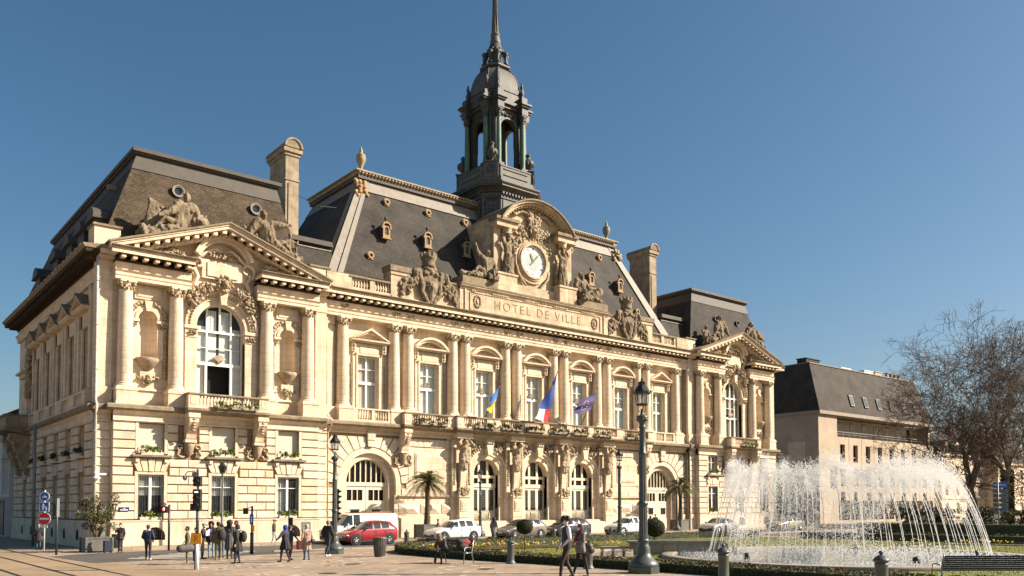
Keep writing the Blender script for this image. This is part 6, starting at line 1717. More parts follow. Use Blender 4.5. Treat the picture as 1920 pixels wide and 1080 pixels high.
    if Q:
        Q = [(p[0], p[1], p[2], *p[3:]) for p in Q]
        hg = fused_g(Q, .014, 2, T=lambda q: (q[0] * k, q[1] * k, q[2] * k)); h = ob('cap' if cap else 'hair', hg, hm); h.parent = o
    if mask:
        mg = fused_g([('c', hd - up * .02 + F * .085, hd - up * .075 + F * .07, .035, .03, 0), ('c', hd - up * .045 + F * .06 - sd * .05, hd - up * .045 + F * .06 + sd * .05, .03, .03, 0)], .012, 1, T=lambda q: (q[0] * k, q[1] * k, q[2] * k))
        h = ob('face_mask', mg, MASK); h.parent = o
    eg = G()
    for q in (-1, 1): eg.ell(tuple((hd + F * .078 + sd * .032 * q + up * .012) * k), (.012 * k, .012 * k, .009 * k), 6, 4)
    e = ob('eyes', eg, mc((.03, .02, .015), .3)); e.parent = o
    o.location = (x, y, 0); o.rotation_euler = (0, 0, rad(face_deg)); o['_own'] = 1
    tag(o, label, 'person', group)
    del o['_own']
    return o
# ================================================================== GROUND
def sheet(name, pts, z, mat, kind='structure'):
    g = G(); g.add([(x, y, z) for x, y in pts], [tuple(range(len(pts)))])
    o = ob(name, g, mat); o['kind'] = kind; return o
sheet('ground', [(-400, -200), (900, -200), (900, 1200), (-400, 1200)], 0, 'paving')
sheet('road', [(-36.6, 44.6), (-36.2, 38), (-33, 38.4), (-28, 39.5), (-22, 41.3), (300, 41.3), (300, 48.3), (-27, 48.3), (-31, 46.8), (-34.5, 46.0)], .006, 'asphalt')
sheet('side_road', [(11.2, -40), (20.5, -40), (20.5, 41.29), (11.2, 41.29)], .006, 'asphalt')
sheet('tramway', [(-60, -10), (-33.6, -10), (-34.3, 20), (-34.5, 27), (-34.8, 33), (-35.3, 36), (-36.3, 38.3), (-36.75, 45), (-37.0, 53), (-37.2, 200), (-60, 200)], .004, 'tram')
g = G(); g.box(-33.4, 60, 48.3, 51.2, -.2, .12); g.box(-33.4, 60, 48.18, 48.3, -.2, .13)
o = struct('pavement', g, ['sidewalk'])
g = G()
for k in range(54): g.box(-27 + 2.2 * k, -27 + 2.2 * k + 2.17, 41.15, 41.3, -.1, .09)
struct('kerb', g, 'kerb')
g = G()
for x in (-36.95, -38.35, -39.75, -41.2):
    g.box(x - .035, x + .035, -10, 180, -.1, .012); g.box(x - .10, x - .06, -10, 180, -.1, .009)
struct('tram_rails', g, 'rail')
g = G(); d = V3((.7725, -.635, 0)); n_ = V3((.635, .7725, 0))
for k in range(8):
    p = V3((-34.3, 40.3, .010)) + n_ * (k * .85) + d * (.1 * k); q = p + d * 3.2
    g.add([tuple(p), tuple(q), tuple(q + n_ * .42), tuple(p + n_ * .42)], [(0, 1, 2, 3)])
struct('crossing_stripes', g, 'paint')
g = G(); r = random.Random(31)
for _ in range(150):                                      # small pale inlay stones scattered in rows
    x = -34 + r.random() * 12; y = 12 + round(r.random() * 26 / 1.2) * 1.2
    if x < -24.6 or y > 36: g.box(x, x + .3, y, y + .12, -.01, .005)
struct('paving_inlays', g, 'paint')
for k, (x, y) in enumerate(((-28.5, 30.2), (-26.2, 24.5), (-31.5, 26.5))):
    g = G(); g.lathe([(.33, 0), (.33, .008), (.29, .008), (.29, .006), (0, .006)], n=24, cap=False); t = thing('manhole_cover', ('round iron manhole cover on the square nearest the bench', 'round iron manhole cover on the square nearest the walking couple', 'round iron manhole cover on the square at the bottom left')[k], 'manhole cover', (x, y, 0)); local_child('cover', g, 'rail', t)
# lawn, beds, hedges
garden = [(-23.4, 34.8), (-22.6, 37.4), (-20.5, 38.9), (-16, 39.5), (0, 39.3), (7, 38.6), (9.3, 36), (9.6, 20), (9.3, 3), (-22, -5), (-22.4, 8), (-22.5, 15.8), (-22.5, 20), (-22.9, 25), (-23.5, 30)]
sheet('lawn', garden, .02, 'grass')
def leaves(g, n, fn, size, r, flat=.5, mi=0):
    g.mi = mi
    for _ in range(n):
        p, nn = fn()
        p = V3(p); nn = V3(nn); a = V3((r.uniform(-1, 1), r.uniform(-1, 1), r.uniform(-1, 1))) * (1 - flat) + nn * flat
        t = a.cross(V3((r.uniform(-1, 1), r.uniform(-1, 1), r.uniform(-1, 1)))).normalized(); b = t.cross(a).normalized(); s = size * r.uniform(.6, 1.4)
        g.add([p - t * s, p + b * s * .55, p + t * s, p - b * s * .55], [(0, 1, 2, 3)])
def hedge(name, path, w, h, label, density=420, seed=1, top='hedgetop'):
    g = G(); r = random.Random(seed)
    P = [V3((x, y, 0)) for x, y in path]
    for a, b in zip(P[:-1], P[1:]):
        d = (b - a); L = d.length; d.normalize(); n = V3((-d.y, d.x, 0)) * (w / 2)
        A, B = a - d * .1, b + d * .1
        g.mi = 0
        i = V3((0, 0, h - .05)); n2 = n * .9
        g.add([A - n2, B - n2, B + n2, A + n2, A - n2 + i, B - n2 + i, B + n2 + i, A + n2 + i], [(4, 5, 6, 7), (0, 1, 5, 4), (1, 2, 6, 5), (2, 3, 7, 6), (3, 0, 4, 7)])
        def fn():
            u = r.uniform(0, L); k = r.random()
            wob = .04 * math.sin(u * 3.1 + seed) + .03 * math.sin(u * 7.7)
            if k < .45: return a + d * u + n * r.uniform(-1, 1) + V3((0, 0, h + r.uniform(-.06, .05) + wob)), (0, 0, 1)
            q = 1 if k < .72 else -1
            return a + d * u + n * q * r.uniform(.9, 1.06) + V3((0, 0, r.uniform(.02, h))), tuple(n.normalized() * q)
        N = int(L * density)
        for _ in range(N):
            p, nn = fn(); g.mi = 1 if p[2] > h * .86 else 0
            p = V3(p); nn = V3(nn); aa = V3((r.uniform(-1, 1), r.uniform(-1, 1), r.uniform(-1, 1))) * .6 + nn * .5
            t = aa.cross(V3((r.uniform(-1, 1), r.uniform(-1, 1), r.uniform(-1, 1)))).normalized(); b_ = t.cross(aa).normalized(); s = .035 * r.uniform(.6, 1.5)
            g.add([p - t * s, p + b_ * s * .6, p + t * s, p - b_ * s * .6], [(0, 1, 2, 3)])
    o = ob(name, g, ['leafdark', top]); tag(o, label, 'hedge'); return o
hedge('hedge', [(-22.9, 35.2), (-23.05, 30), (-22.6, 25.5), (-22.1, 20), (-22.0, 15), (-21.9, 8), (-21.8, 2)], .8, .34, 'long dark clipped box hedge in front of the lawn and fountain', 650, 3)
hedge('hedge', [(-22.9, 35.0), (-21.9, 37.2), (-20, 38.5), (-15.5, 39.0), (-5, 39.0), (4, 38.8), (8.5, 37)], .7, .42, 'clipped hedge along the road behind the yellow flower beds', 260, 4)
hedge('hedge', [(-21.2, 33.5), (-21.4, 30), (-21.0, 25.5), (-20.6, 20), (-20.3, 15), (-20.2, 8)], .45, .22, 'low russet-topped inner hedge between the flower beds and front hedge', 420, 5)
hedge('hedge', [(8.6, 33), (9.0, 20), (8.7, 6)], .9, .5, 'dark hedge on the right edge of the lawn beside the side road', 200, 6, 'leafdark')
hedge('hedge', [(22.2, 36), (22.2, 12)], 1.6, .9, 'tall dark hedge across the side road below the bare trees', 160, 8, 'leafdark')
# grass tufts
g = G(); r = random.Random(5)
for _ in range(42000):
    x = r.uniform(-20.8, 8.5); y = r.uniform(6, 38.5)
    if (x + 10.6) ** 2 + (y - 19.2) ** 2 < 66 or x < -20.5: continue
    h = r.uniform(.03, .07); a = r.uniform(0, 6.3); dx, dy = .015 * math.cos(a), .015 * math.sin(a)
    g.add([(x - dx, y - dy, .02), (x + dx, y + dy, .02), (x + r.uniform(-.03, .03), y + r.uniform(-.03, .03), .02 + h)], [(0, 1, 2)])
tag(ob('grass', g, 'grassblade'), 'short green lawn grass round the fountain', 'grass', kind='stuff')
# flower beds
def bed(path, w, label, seed, nf, cols=('yellow', 'yellow', 'orange', 'whitefl')):
    r = random.Random(seed); g = G()
    P = [V3((x, y, 0)) for x, y in path]; seg = list(zip(P[:-1], P[1:])); Ls = [(b - a).length for a, b in seg]
    for a, b in seg:
        d = (b - a).normalized(); n = V3((-d.y, d.x, 0)) * (w / 2); i = V3((0, 0, .06))
        g.mi = 0; g.add([a - n + i, b - n + i, b + n + i, a + n + i], [(0, 1, 2, 3)])
    tot = sum(Ls)
    def rp():
        u = r.uniform(0, tot)
        for (a, b), L in zip(seg, Ls):
            if u <= L: break
            u -= L
        d = (b - a).normalized(); n = V3((-d.y, d.x, 0)); return a + d * u + n * r.uniform(-w / 2, w / 2)
    for _ in range(int(nf * 14)):
        p = rp(); h = r.uniform(.05, .24); a = r.uniform(0, 6.3); s = r.uniform(.03, .06)
        g.mi = 1; q = V3((math.cos(a), math.sin(a), r.uniform(-.3, .5))) * s; t = V3((-math.sin(a), math.cos(a), .3)) * s * .5; c = p + V3((0, 0, h))
        g.add([c - q, c + t, c + q, c - t], [(0, 1, 2, 3)])
    for _ in range(nf):
        p = rp() if r.random() < .4 else p + V3((r.uniform(-.5, .5), r.uniform(-.5, .5), 0))
        g.mi = 2 + (r.random() < .18) + 2 * (r.random() < .08); h = r.uniform(.2, .34); s = r.uniform(.035, .075)
        g.ell((p.x, p.y, h), (s, s, s * .7), 5, 4, False, None, .3, r)
    tag(ob('flower_bed', g, ['soil', 'leafmid', 'yellow', 'orange', 'whitefl']), label, 'flower bed', kind='stuff')
bed([(-21.0, 35.2), (-18.5, 36.2), (-14, 35.8), (-10.5, 34.9)], 2.4, 'bed of yellow and orange flowers behind the bench', 1, 130)
bed([(-12.4, 34.6), (-9.5, 31.8), (-7, 28.2)], 2.2, 'bed of yellow flowers around the second ball-shaped topiary', 2, 85)
bed([(3.5, 24), (6.5, 20), (7.2, 14)], 1.4, 'thin bed of yellow flowers on the right of the fountain lawn', 3, 60)
bed([(-21.9, 33.8), (-21.9, 26.5), (-21.4, 21)], .7, 'strip of low yellow flowers just behind the front hedge', 4, 25)
def topiary(x, y, h, rr, label):
    t = thing('topiary', label, 'topiary', (x, y, 0), 'ball-shaped topiary trees')
    g = G(); g.tube([(0, 0, 0), (.01, 0, h * .5), (0, .01, h - rr)], [.03, .025, .03], 7); local_child('stem', g, 'twig', t)
    g = G(); r = random.Random(int(x * 10)); g.ell((0, 0, h - rr * .9), (rr * .93, rr * .93, rr * .84), 20, 12)
    def fn():
        a, b = r.uniform(0, 6.283), math.asin(r.uniform(-1, 1)); n = V3((math.cos(a) * math.cos(b), math.sin(a) * math.cos(b), math.sin(b)))
        return V3((0, 0, h - rr * .9)) + V3((n.x * rr, n.y * rr, n.z * rr * .9)) * r.uniform(.94, 1.04), n
    leaves(g, 5200, fn, .028, r, .4); local_child('crown', g, 'ball', t)
topiary(-16.53, 33.75, 1.6, .42, 'smaller ball-shaped topiary on a thin stem left of the couple')
topiary(-9.9, 30.65, 1.58, .53, 'larger ball-shaped topiary on a thin stem right of the big lamp post')

# ================================================================== FOUNTAIN
FC = (-10.75, 19.3)
ft = thing('fountain', 'round fountain throwing a ring of white water jets over the lawn', 'fountain', (FC[0], FC[1], 0))
g = G(); g.lathe([(7.2, .0), (7.2, .13), (7.25, .16), (7.7, .16), (7.75, .13), (7.75, 0)], 0, 0, 64, cap=False); g.lathe([(6.6, .0), (7.2, .02)], 0, 0, 64, cap=False)
local_child('basin_rim', g, 'kerb', ft)
g = G(); n = 64; g.add([(7.2 * math.cos(2 * PI * i / n), 7.2 * math.sin(2 * PI * i / n), .08) for i in range(n)], [tuple(range(n))]); local_child('water_surface', g, 'water', ft)
g = G(); r = random.Random(3)
for _ in range(6000):                                        # foam and splashes on the surface
    a = r.uniform(0, 6.283); q = math.sqrt(r.random()) * 6.9; s = r.uniform(.010, .03)
    z = .09 + abs(r.gauss(0, .16)) * (1.6 if q < 5 else .6)
    g.ell((q * math.cos(a), q * math.sin(a), z), (s, s, s), 4, 3, False)
local_child('foam', g, 'spray', ft)
g = G()
for k in range(5): a = .4 + k * 1.25; g.lathe([(.12, .1), (.14, .3), (.08, .36), (.02, .38)], 5.3 * math.cos(a), 5.3 * math.sin(a), 10)
local_child('nozzle', g, 'iron', ft)
def drops(C, R, el):
    """octahedral drops, vectorised"""
    n = len(C); T = np.array([(1, 0, 0), (-1, 0, 0), (0, 1, 0), (0, -1, 0), (0, 0, 1), (0, 0, -1)], float)
    v = (C[:, None, :] + T[None] * R[:, None, None] * np.stack([np.ones(n), np.ones(n), el], 1)[:, None, :]).reshape(-1, 3)
    F = np.array([(0, 2, 4), (2, 1, 4), (1, 3, 4), (3, 0, 4), (2, 0, 5), (1, 2, 5), (3, 1, 5), (0, 3, 5)])
    return v, (F[None] + 6 * np.arange(n)[:, None, None]).reshape(-1, 3)
NJ = 76
WIND = np.array((-.7725, .635)) * 1.25
for k in range(NJ):
    a = 2 * PI * k / NJ + .02 * math.sin(k * 2.3); rn = np.random.RandomState(k)
    H = 3.6 + rn.uniform(-.3, .3); D = 3.3 + rn.uniform(-.3, .3); ux, uy = -math.cos(a), -math.sin(a)
    def p(t):
        t = np.asarray(t, float); w = 4 * t * t
        return np.stack([5.65 * math.cos(a) + ux * D * t + WIND[0] * w * .5, 5.65 * math.sin(a) + uy * D * t + WIND[1] * w * .5, .22 + 4 * H * t * (1 - t)], -1)
    g = G(); n = 20; g.tube([tuple(q) for q in p(np.linspace(0, .24, n + 1))], [.011 + .003 * math.sin(i * 1.7 + k) for i in range(n + 1)], 4)
    m = 760; t = .10 + .85 * rn.rand(m) ** 1.05; w = .012 + np.maximum(0, t - .18) * .30
    C = p(t) + rn.randn(m, 3) * np.stack([w * .7, w * .7, w * .6], 1)
    fall = (t > .3) & (rn.rand(m) < .55); C[:, 2] -= np.abs(rn.randn(m)) * .5 * fall
    m2_ = 340; t2 = rn.uniform(.28, .6, m2_); C2 = p(t2) + rn.randn(m2_, 3) * .11; C2[:, 2] += rn.uniform(-.2, .3, m2_)
    C = np.concatenate([C, C2]); C = C[C[:, 2] > .22]; R_ = rn.uniform(.007, .019, len(C))
    v, f = drops(C, R_, rn.uniform(1, 2.2, len(C))); b0 = len(g.v)
    g.v += [tuple(q) for q in v]; g.f += [tuple(q) for q in (f + b0)]; g.m += [0] * len(f); g.s += [False] * len(f)
    local_child('jet', g, 'spray', ft)
# stone seat wall and steps left of the basin
t = thing('stone_terrace', 'weathered stone block wall with scroll ends left of the fountain', 'stone wall', (-14.5, 26, 0))
g = G(rot_T(0, 0, rad(-38)))
g.box(-1.6, 2.6, .2, .7, 0, .55); g.box(-1.7, 2.7, .12, .78, .55, .66); g.box(-3.2, -1.7, -.2, .6, 0, .22); g.box(-3.0, -1.9, .1, .6, .22, .4)
for i in range(6): g.box(-1.5 + .7 * i, -.85 + .7 * i, .18, .2, .06, .5)
for q in (-1.7, 2.7): g.T = None; 
g.T = rot_T(0, 0, rad(-38)); g.prism([(2.7 + .3 * math.cos(2 * PI * i / 14), .32 + .3 * math.sin(2 * PI * i / 14)) for i in range(14)], .1, .75)
local_child('wall', g, 'kerb', t)
g = G(rot_T(0, 0, rad(-38)))
for i in range(4): g.add([(-3.6 + .5 * i, -1.4, .02), (-3.25 + .5 * i, -1.4, .02), (-3.1 + .5 * i, -.5, .32), (-3.45 + .5 * i, -.5, .32), (-3.6 + .5 * i, -.5, 0), (-3.1 + .5 * i, -.5, 0)], [(0, 1, 2, 3), (0, 3, 4), (1, 5, 2)])
local_child('sloping_slab', g, 'annexwall', t)

# ================================================================== LAMPS
def street_lamp(x, y, h, label, group='cast iron lantern posts', big=True):
    k = h / 6.75
    t = thing('street_lamp', label, 'street lamp', (x, y, 0), group)
    g = G()
    g.prismz([(.56 * math.cos(PI / 4 * i + PI / 8), .56 * math.sin(PI / 4 * i + PI / 8)) for i in range(8)], 0, .22)
    g.lathe([(.50, .22), (.52, .26), (.5, .34), (.44, .42), (.36, .5), (.27, .6), (.23, .72), (.24, .76), (.22, .8), (.235, .86), (.185, .95), (.175, 1.05), (.2, 1.08), (.2, 1.13), (.16, 1.17)], n=20)
    local_child('base', g, 'lampgreen', t)
    g = G()
    def flut(r0, r1, z0, z1, n=12):
        N = n * 2; P0 = []; P1 = []
        for i in range(N):
            a = 2 * PI * i / N; f = 1 if i % 2 else .88
            P0.append((r0 * f * math.cos(a), r0 * f * math.sin(a))); P1.append((r1 * f * math.cos(a), r1 * f * math.sin(a)))
        g.prismz(P0, z0, z1, P1)
    flut(.155, .14, 1.17, 2.3); g.lathe([(.15, 2.3), (.175, 2.33), (.175, 2.4), (.14, 2.45)], n=16); flut(.135, .125, 2.45, 4.05)
    g.lathe([(.13, 4.05), (.15, 4.08), (.13, 4.12), (.115, 4.14), (.105, 4.95), (.12, 4.98), (.12, 5.02), (.10, 5.05), (.12, 5.15), (.16, 5.2), (.2, 5.32), (.19, 5.38), (.09, 5.4), (.05, 5.5), (.05, 5.62)], n=16)
    for i in range(8): a = PI / 4 * i; g.ell((.16 * math.cos(a), .16 * math.sin(a), 5.26), (.05, .05, .06), 6, 4)
    local_child('post', g, 'lampgreen', t)
    g = G()
    for i in range(4): a = PI / 2 * i + .4; g.tube([(.04 * math.cos(a), .04 * math.sin(a), 5.5), (.14 * math.cos(a), .14 * math.sin(a), 5.58), (.1 * math.cos(a), .1 * math.sin(a), 5.68), (.17 * math.cos(a), .17 * math.sin(a), 5.76)], .014, 5)
    g.lathe([(.19, 5.74), (.21, 5.76), (.21, 5.79), (.19, 5.8)], n=8, smooth=False)
    for i in range(8): a = PI / 4 * i; g.tube([(.2 * math.cos(a), .2 * math.sin(a), 5.78), (.25 * math.cos(a), .25 * math.sin(a), 6.14)], .011, 4)
    g.lathe([(.27, 6.13), (.30, 6.14), (.31, 6.2), (.26, 6.22), (.24, 6.3), (.16, 6.42), (.13, 6.44), (.13, 6.5), (.15, 6.52), (.08, 6.58), (.03, 6.6), (.05, 6.65), (.02, 6.7), (.008, 6.76)], n=8, smooth=False)
    for i in range(8): a = PI / 4 * i; g.prismz([(.3 * math.cos(a + d), .3 * math.sin(a + d)) for d in (-.12, .12)] + [(.27 * math.cos(a), .27 * math.sin(a))], 6.18, 6.28)
    local_child('lantern_frame', g, 'lampdark', t)
    g = G(); g.lathe([(.19, 5.79), (.24, 6.13)], n=8, smooth=False, cap=False); local_child('lantern_glass', g, 'lampglass', t)
    g = G(); g.tube([(0, 0, 5.8), (0, 0, 6.0)], .03, 6); g.ell((0, 0, 6.03), (.05, .05, .07), 8, 5); local_child('bulb', g, 'whiteplastic', t)
    for ch in t.children: pass
    t.scale = (k * 1.0, k * 1.0, k)
    return t
L0 = street_lamp(-23.3, 19.5, 6.72, 'tall dark green lantern post with fluted column beside the woman and fountain')
dup(L0, (-25.45, 37.6, 0), .3, 'lantern post behind the man in black and traffic light near the white van', (.88, .88, .885))
dup(L0, (-2.0, 40.7, 0), .2, 'lantern post in front of the white car right of the three arched doors', (.93, .93, .945))
dup(L0, (-7.6, 49.3, .12), .1, 'lantern post on the pavement at the leftmost arched door', (.72, .72, .745))
dup(L0, (14.0, 48.9, .12), .5, 'lantern post beside the right hand palm tree', (.7, .7, .68))
dup(L0, (34.6, 48.9, .12), .2, 'lantern post beyond the far pavilion, half behind the fountain spray', (.85, .85, 1.05))

def post(name, label, cat, x, y, parts, group=None):
    t = thing(name, label, cat, (x, y, 0), group)
    for nm, g, m in parts: local_child(nm, g, m, t)
    return t
CAMA = rad(-39.4)
FCAM = lambda p: (p[0] * math.cos(CAMA) - p[1] * math.sin(CAMA), p[0] * math.sin(CAMA) + p[1] * math.cos(CAMA), p[2])   # local -y towards the viewer's side of the square
# grey lamp with plain lantern
g = G(); g.lathe([(.1, 0), (.1, .5), (.07, .55), (.06, 4.2), (.09, 4.25), (.05, 4.3)], n=12); h = G(); h.lathe([(.16, 4.3), (.26, 4.62), (.28, 4.65), (.2, 4.72), (.1, 4.86), (.03, 4.92)], n=8, smooth=False)
post('street_lamp', 'slim pale grey lamp post standing behind the crowd of people', 'street lamp', -26.9, 48.6, [('post', g, 'greysteel'), ('lantern', h, 'lampdark')])
# road signs
def disc_g(z, rr, y0, y1, n=28, T=FCAM):
    g = G(T); P = [(rr * math.cos(2 * PI * i / n), z + rr * math.sin(2 * PI * i / n)) for i in range(n)]; g.prism(P, y0, y1); return g
g = G(); g.tube([(0, 0, 0), (0, 0, 3.4)], .035, 8)
parts = [('post', g, 'whiteplastic'), ('round_sign', disc_g(3.05, .27, -.06, -.04), 'whiteplastic'), ('round_sign_face', disc_g(3.05, .235, -.065, -.06), 'blue')]
g = G(FCAM); g.box(-.27, .27, -.06, -.04, 2.2, 2.74); parts.append(('square_sign', g, 'whiteplastic'))
g = G(FCAM); g.box(-.24, .24, -.065, -.06, 2.23, 2.71); parts.append(('square_sign_face', g, 'blue'))
g = G(FCAM)
g.ell((-.06, -.075, 2.61), (.04, .006, .04), 8, 5); g.prism([(-.12, 2.56), (0, 2.56), (.0, 2.4), (-.03, 2.27), (-.09, 2.27), (-.12, 2.4)], -.08, -.066)
g.ell((.1, -.075, 2.46), (.03, .006, .03), 8, 5); g.prism([(.06, 2.42), (.14, 2.42), (.13, 2.27), (.07, 2.27)], -.08, -.066)
g.prism([(-.14, 2.99), (.14, 2.99), (.1, 3.05), (-.1, 3.05)], -.08, -.066); g.prism([(-.04, 3.05), (.05, 3.05), (.02, 3.12)], -.08, -.066)
parts.append(('pictogram', g, 'whiteplastic'))
parts += [('no_entry_sign', disc_g(1.8, .36, -.06, -.04), 'whiteplastic'), ('no_entry_face', disc_g(1.8, .33, -.065, -.06), 'red')]
g = G(FCAM); g.box(-.25, .25, -.072, -.066, 1.745, 1.855); parts.append(('white_bar', g, 'whiteplastic'))
g = G(FCAM); g.box(-.19, .19, -.06, -.04, 1.3, 1.42); parts.append(('small_plate', g, 'whiteplastic'))
t = post('sign_post', 'white pole with blue round sign, blue pedestrian sign and red no entry sign', 'road sign', -35.6, 51.0, parts); t.scale = (.97, .97, .95)
def tlight_g(): return G(FCAM)
# pole with grey box in front of it (left)
g = G(); g.tube([(0, 0, 0), (0, 0, 2.75)], .055, 8); h = G(FCAM); h.box(-.14, .0, -.1, .1, 1.9, 2.5); h2 = G(FCAM); h2.box(.01, .06, -.12, .12, 1.85, 2.75)
post('signal_post', 'dark steel post with small signal box right of the no entry sign', 'signal post', -36.0, 46.0, [('post', g, 'darkpost'), ('signal_box', h, 'lampdark'), ('side_plate', h2, 'greysteel')])
g = G(); g.tube([(0, 0, 0), (0, 0, 7.3)], .09, 10); g.tube([(0, 0, 3.2), (0, 0, 3.5)], .12, 10)
post('mast', 'tall thin dark mast along the shaded side wall of the hall', 'mast', -34.9, 58.0, [('post', g, 'greysteel')])
# pedestrian signal by the corner window
g = G(); g.tube([(0, 0, 0), (0, 0, 2.45)], .06, 8); h = G(FCAM); h.box(-.42, -.1, -.1, .1, 2.0, 2.35); h2 = G(FCAM); h2.ell((-.26, -.11, 2.2), (.07, .02, .1), 8, 5)
m_lit = bpy.data.materials.new('lit_red_man'); m_lit.use_nodes = True; m_lit.node_tree.nodes['Principled BSDF'].inputs['Emission Color'].default_value = (1, .06, .03, 1); m_lit.node_tree.nodes['Principled BSDF'].inputs['Emission Strength'].default_value = 1.2; M['litred'] = m_lit
m2 = bpy.data.materials.new('lit_white_bar'); m2.use_nodes = True; m2.node_tree.nodes['Principled BSDF'].inputs['Emission Color'].default_value = (1, 1, 1, 1); m2.node_tree.nodes['Principled BSDF'].inputs['Emission Strength'].default_value = 1.0; M['litwhite'] = m2
post('pedestrian_signal', 'dark post with lit red pedestrian light near the leftmost low window', 'traffic light', -30.5, 46.6, [('post', g, 'darkpost'), ('signal_head', h, 'lampdark'), ('red_light', h2, 'litred')])
# tram signal with R sign
g = G(); g.tube([(0, 0, .0), (0, 0, 1.0)], .075, 10); parts = [('lower_post', g, 'whiteplastic')]
g = G(); g.tube([(0, 0, 1.0), (0, 0, 2.62)], .06, 10); g.tube([(0, 0, 3.18), (0, 0, 3.35)], .04, 8); parts.append(('upper_post', g, 'darkpost'))
g = G(FCAM); g.box(-.12, .02, .02, .12, 0, 1.0); parts.append(('post_back', g, 'darkpost'))
g = G(FCAM); g.box(-.20, .20, -.12, -.1, 1.02, 1.42); parts.append(('amber_plate', g, 'signorange'))
g = G(FCAM)
for z, hh in ((2.35, .82), (3.28, .38)): g.box(-.15, .13, -.12, .12, z, z + hh)
for z in (2.52, 2.8, 3.05, 3.47):
    for i in range(8):
        a0, a1 = PI * i / 8, PI * (i + 1) / 8; g.add([(.11 * math.cos(a0) - .01, -.12, z + .11 * math.sin(a0)), (.11 * math.cos(a1) - .01, -.12, z + .11 * math.sin(a1)), (.11 * math.cos(a1) - .01, -.28, z + .10 * math.sin(a1)), (.11 * math.cos(a0) - .01, -.28, z + .10 * math.sin(a0))], [(0, 1, 2, 3)])
g.box(-.24, -.15, -.16, .06, 2.33, 2.6)
parts.append(('signal_head', g, 'lampdark'))
g = G(FCAM); g.box(-.08, .06, -.14, -.125, 3.03, 3.08); parts.append(('white_bar_light', g, 'litwhite'))
g = G(FCAM); g.box(-.05, .03, -.03, .03, 3.64, 3.95); g.tube([(0, 0, 3.8), (-.2, 0, 3.88), (-.42, 0, 3.86), (-.52, 0, 3.72)], .02, 6); g.ell((-.52, 0, 3.62), (.09, .09, .11), 10, 6); g.box(-.22, -.05, -.05, .05, 3.68, 3.84); parts.append(('camera_arm', g, 'greysteel'))
sig = post('tram_signal', 'tram signal post with black lights, white foot and square amber R sign', 'tram signal', -34.25, 31.4, parts); sig.scale = (.93, .93, .93)
o = text_ob('letter', 'R', .36, .004, 'signredletter', None, (0, 0, 0), Matrix.Identity(3))
o.parent = sig; o.matrix_basis = Matrix.Rotation(CAMA, 4, 'Z') @ Matrix.Translation((0, -.125, 1.21)) @ Matrix.Rotation(PI / 2, 4, 'X')
# stop post with blue / yellow signs
g = G(); g.tube([(0, 0, 0), (0, 0, 1.05)], .085, 8); h = G(); h.tube([(0, 0, 1.05), (0, 0, 2.35)], .05, 8); k_ = G(FCAM); k_.box(-.42, -.2, -.08, .08, 1.95, 2.25); k_.tube([(-.3, 0, 2.2), (0, 0, 2.32)], .02, 5)
q1 = G(FCAM); q1.box(-.09, .09, -.08, -.06, 1.45, 1.95); q2 = G(FCAM); q2.box(.03, .12, -.06, .0, 1.1, 1.4); q3 = G(FCAM); q3.ell((0, -.085, 1.8), (.035, .004, .04), 8, 5); q3.box(-.03, .03, -.09, -.081, 1.55, 1.74)
mar = mk('maroon_post', (.10, .012, .015), .5); M['maroon'] = mar
post('cycle_signal', 'dark blue and maroon post with small blue sign and yellow box right of the crowd', 'signal post', -28.6, 40.1, [('lower_post', g, 'darkpost'), ('upper_post', h, 'maroon'), ('signal_head', k_, 'lampdark'), ('blue_sign', q1, 'blue'), ('yellow_box', q2, 'signorange'), ('pictogram', q3, 'whiteplastic')])
g = G(); g.tube([(0, 0, 0), (0, 0, 2.2)], .04, 8); h = G(FCAM); h.box(.02, .2, -.06, .06, 1.2, 1.75)
post('sign_post', 'thin dark sign post just behind the person in the blue scarf', 'sign post', -25.9, 41.8, [('post', g, 'darkpost'), ('sign_back', h, 'lampdark')])
# traffic light near the van
g = G(); g.tube([(0, 0, 0), (0, 0, 3.3)], .05, 8); h = G(FCAM)
for z0_ in (2.35, 1.5):
    h.box(-.13, .13, -.1, .12, z0_, z0_ + .85)
    for j in range(3): h.prism([(.13, z0_ + .1 + .27 * j), (.3, z0_ + .2 + .27 * j), (.13, z0_ + .27 + .27 * j)], -.1, .1)
post('traffic_light', 'black traffic light seen side on beside the lantern post', 'traffic light', -24.75, 38.8, [('post', g, 'darkpost'), ('signal_head', h, 'lampdark')])
# direction sign at the right
g = G(); g.tube([(-.35, 0, 0), (-.35, 0, 4.2)], .04, 6); g.tube([(.35, 0, 1.6), (.35, 0, 4.2)], .04, 6)
parts = [('post', g, 'greysteel')]
g = G(FCAM); g.box(-.55, .55, -.08, -.05, 3.75, 4.2); parts.append(('blue_board', g, 'blue'))
g = G(FCAM)
for k in range(5): g.box(-.6, .6, -.08, -.05, 1.9 + .36 * k, 2.22 + .36 * k)
parts.append(('white_board', g, 'greysteel'))
g = G(FCAM)
for k in range(5):
    for j in range(5): g.box(-.5 + .19 * j, -.38 + .19 * j, -.085, -.08, 2.02 + .36 * k, 2.1 + .36 * k)
parts.append(('board_writing', g, 'inkblack'))
g = G(FCAM)
for j in range(6): g.box(-.45 + .15 * j, -.36 + .15 * j, -.085, -.08, 3.93, 4.03)
parts.append(('blue_board_writing', g, 'whiteplastic'))
g = G(FCAM); g.box(-.55, -.1, -.08, -.05, 1.35, 1.7); parts.append(('small_white_board', g, 'whiteplastic'))
t = post('direction_sign', 'stack of direction boards, blue on top, in front of the bare trees', 'road sign', 22.8, 25.6, parts); t.scale = (.95, .95, .95)
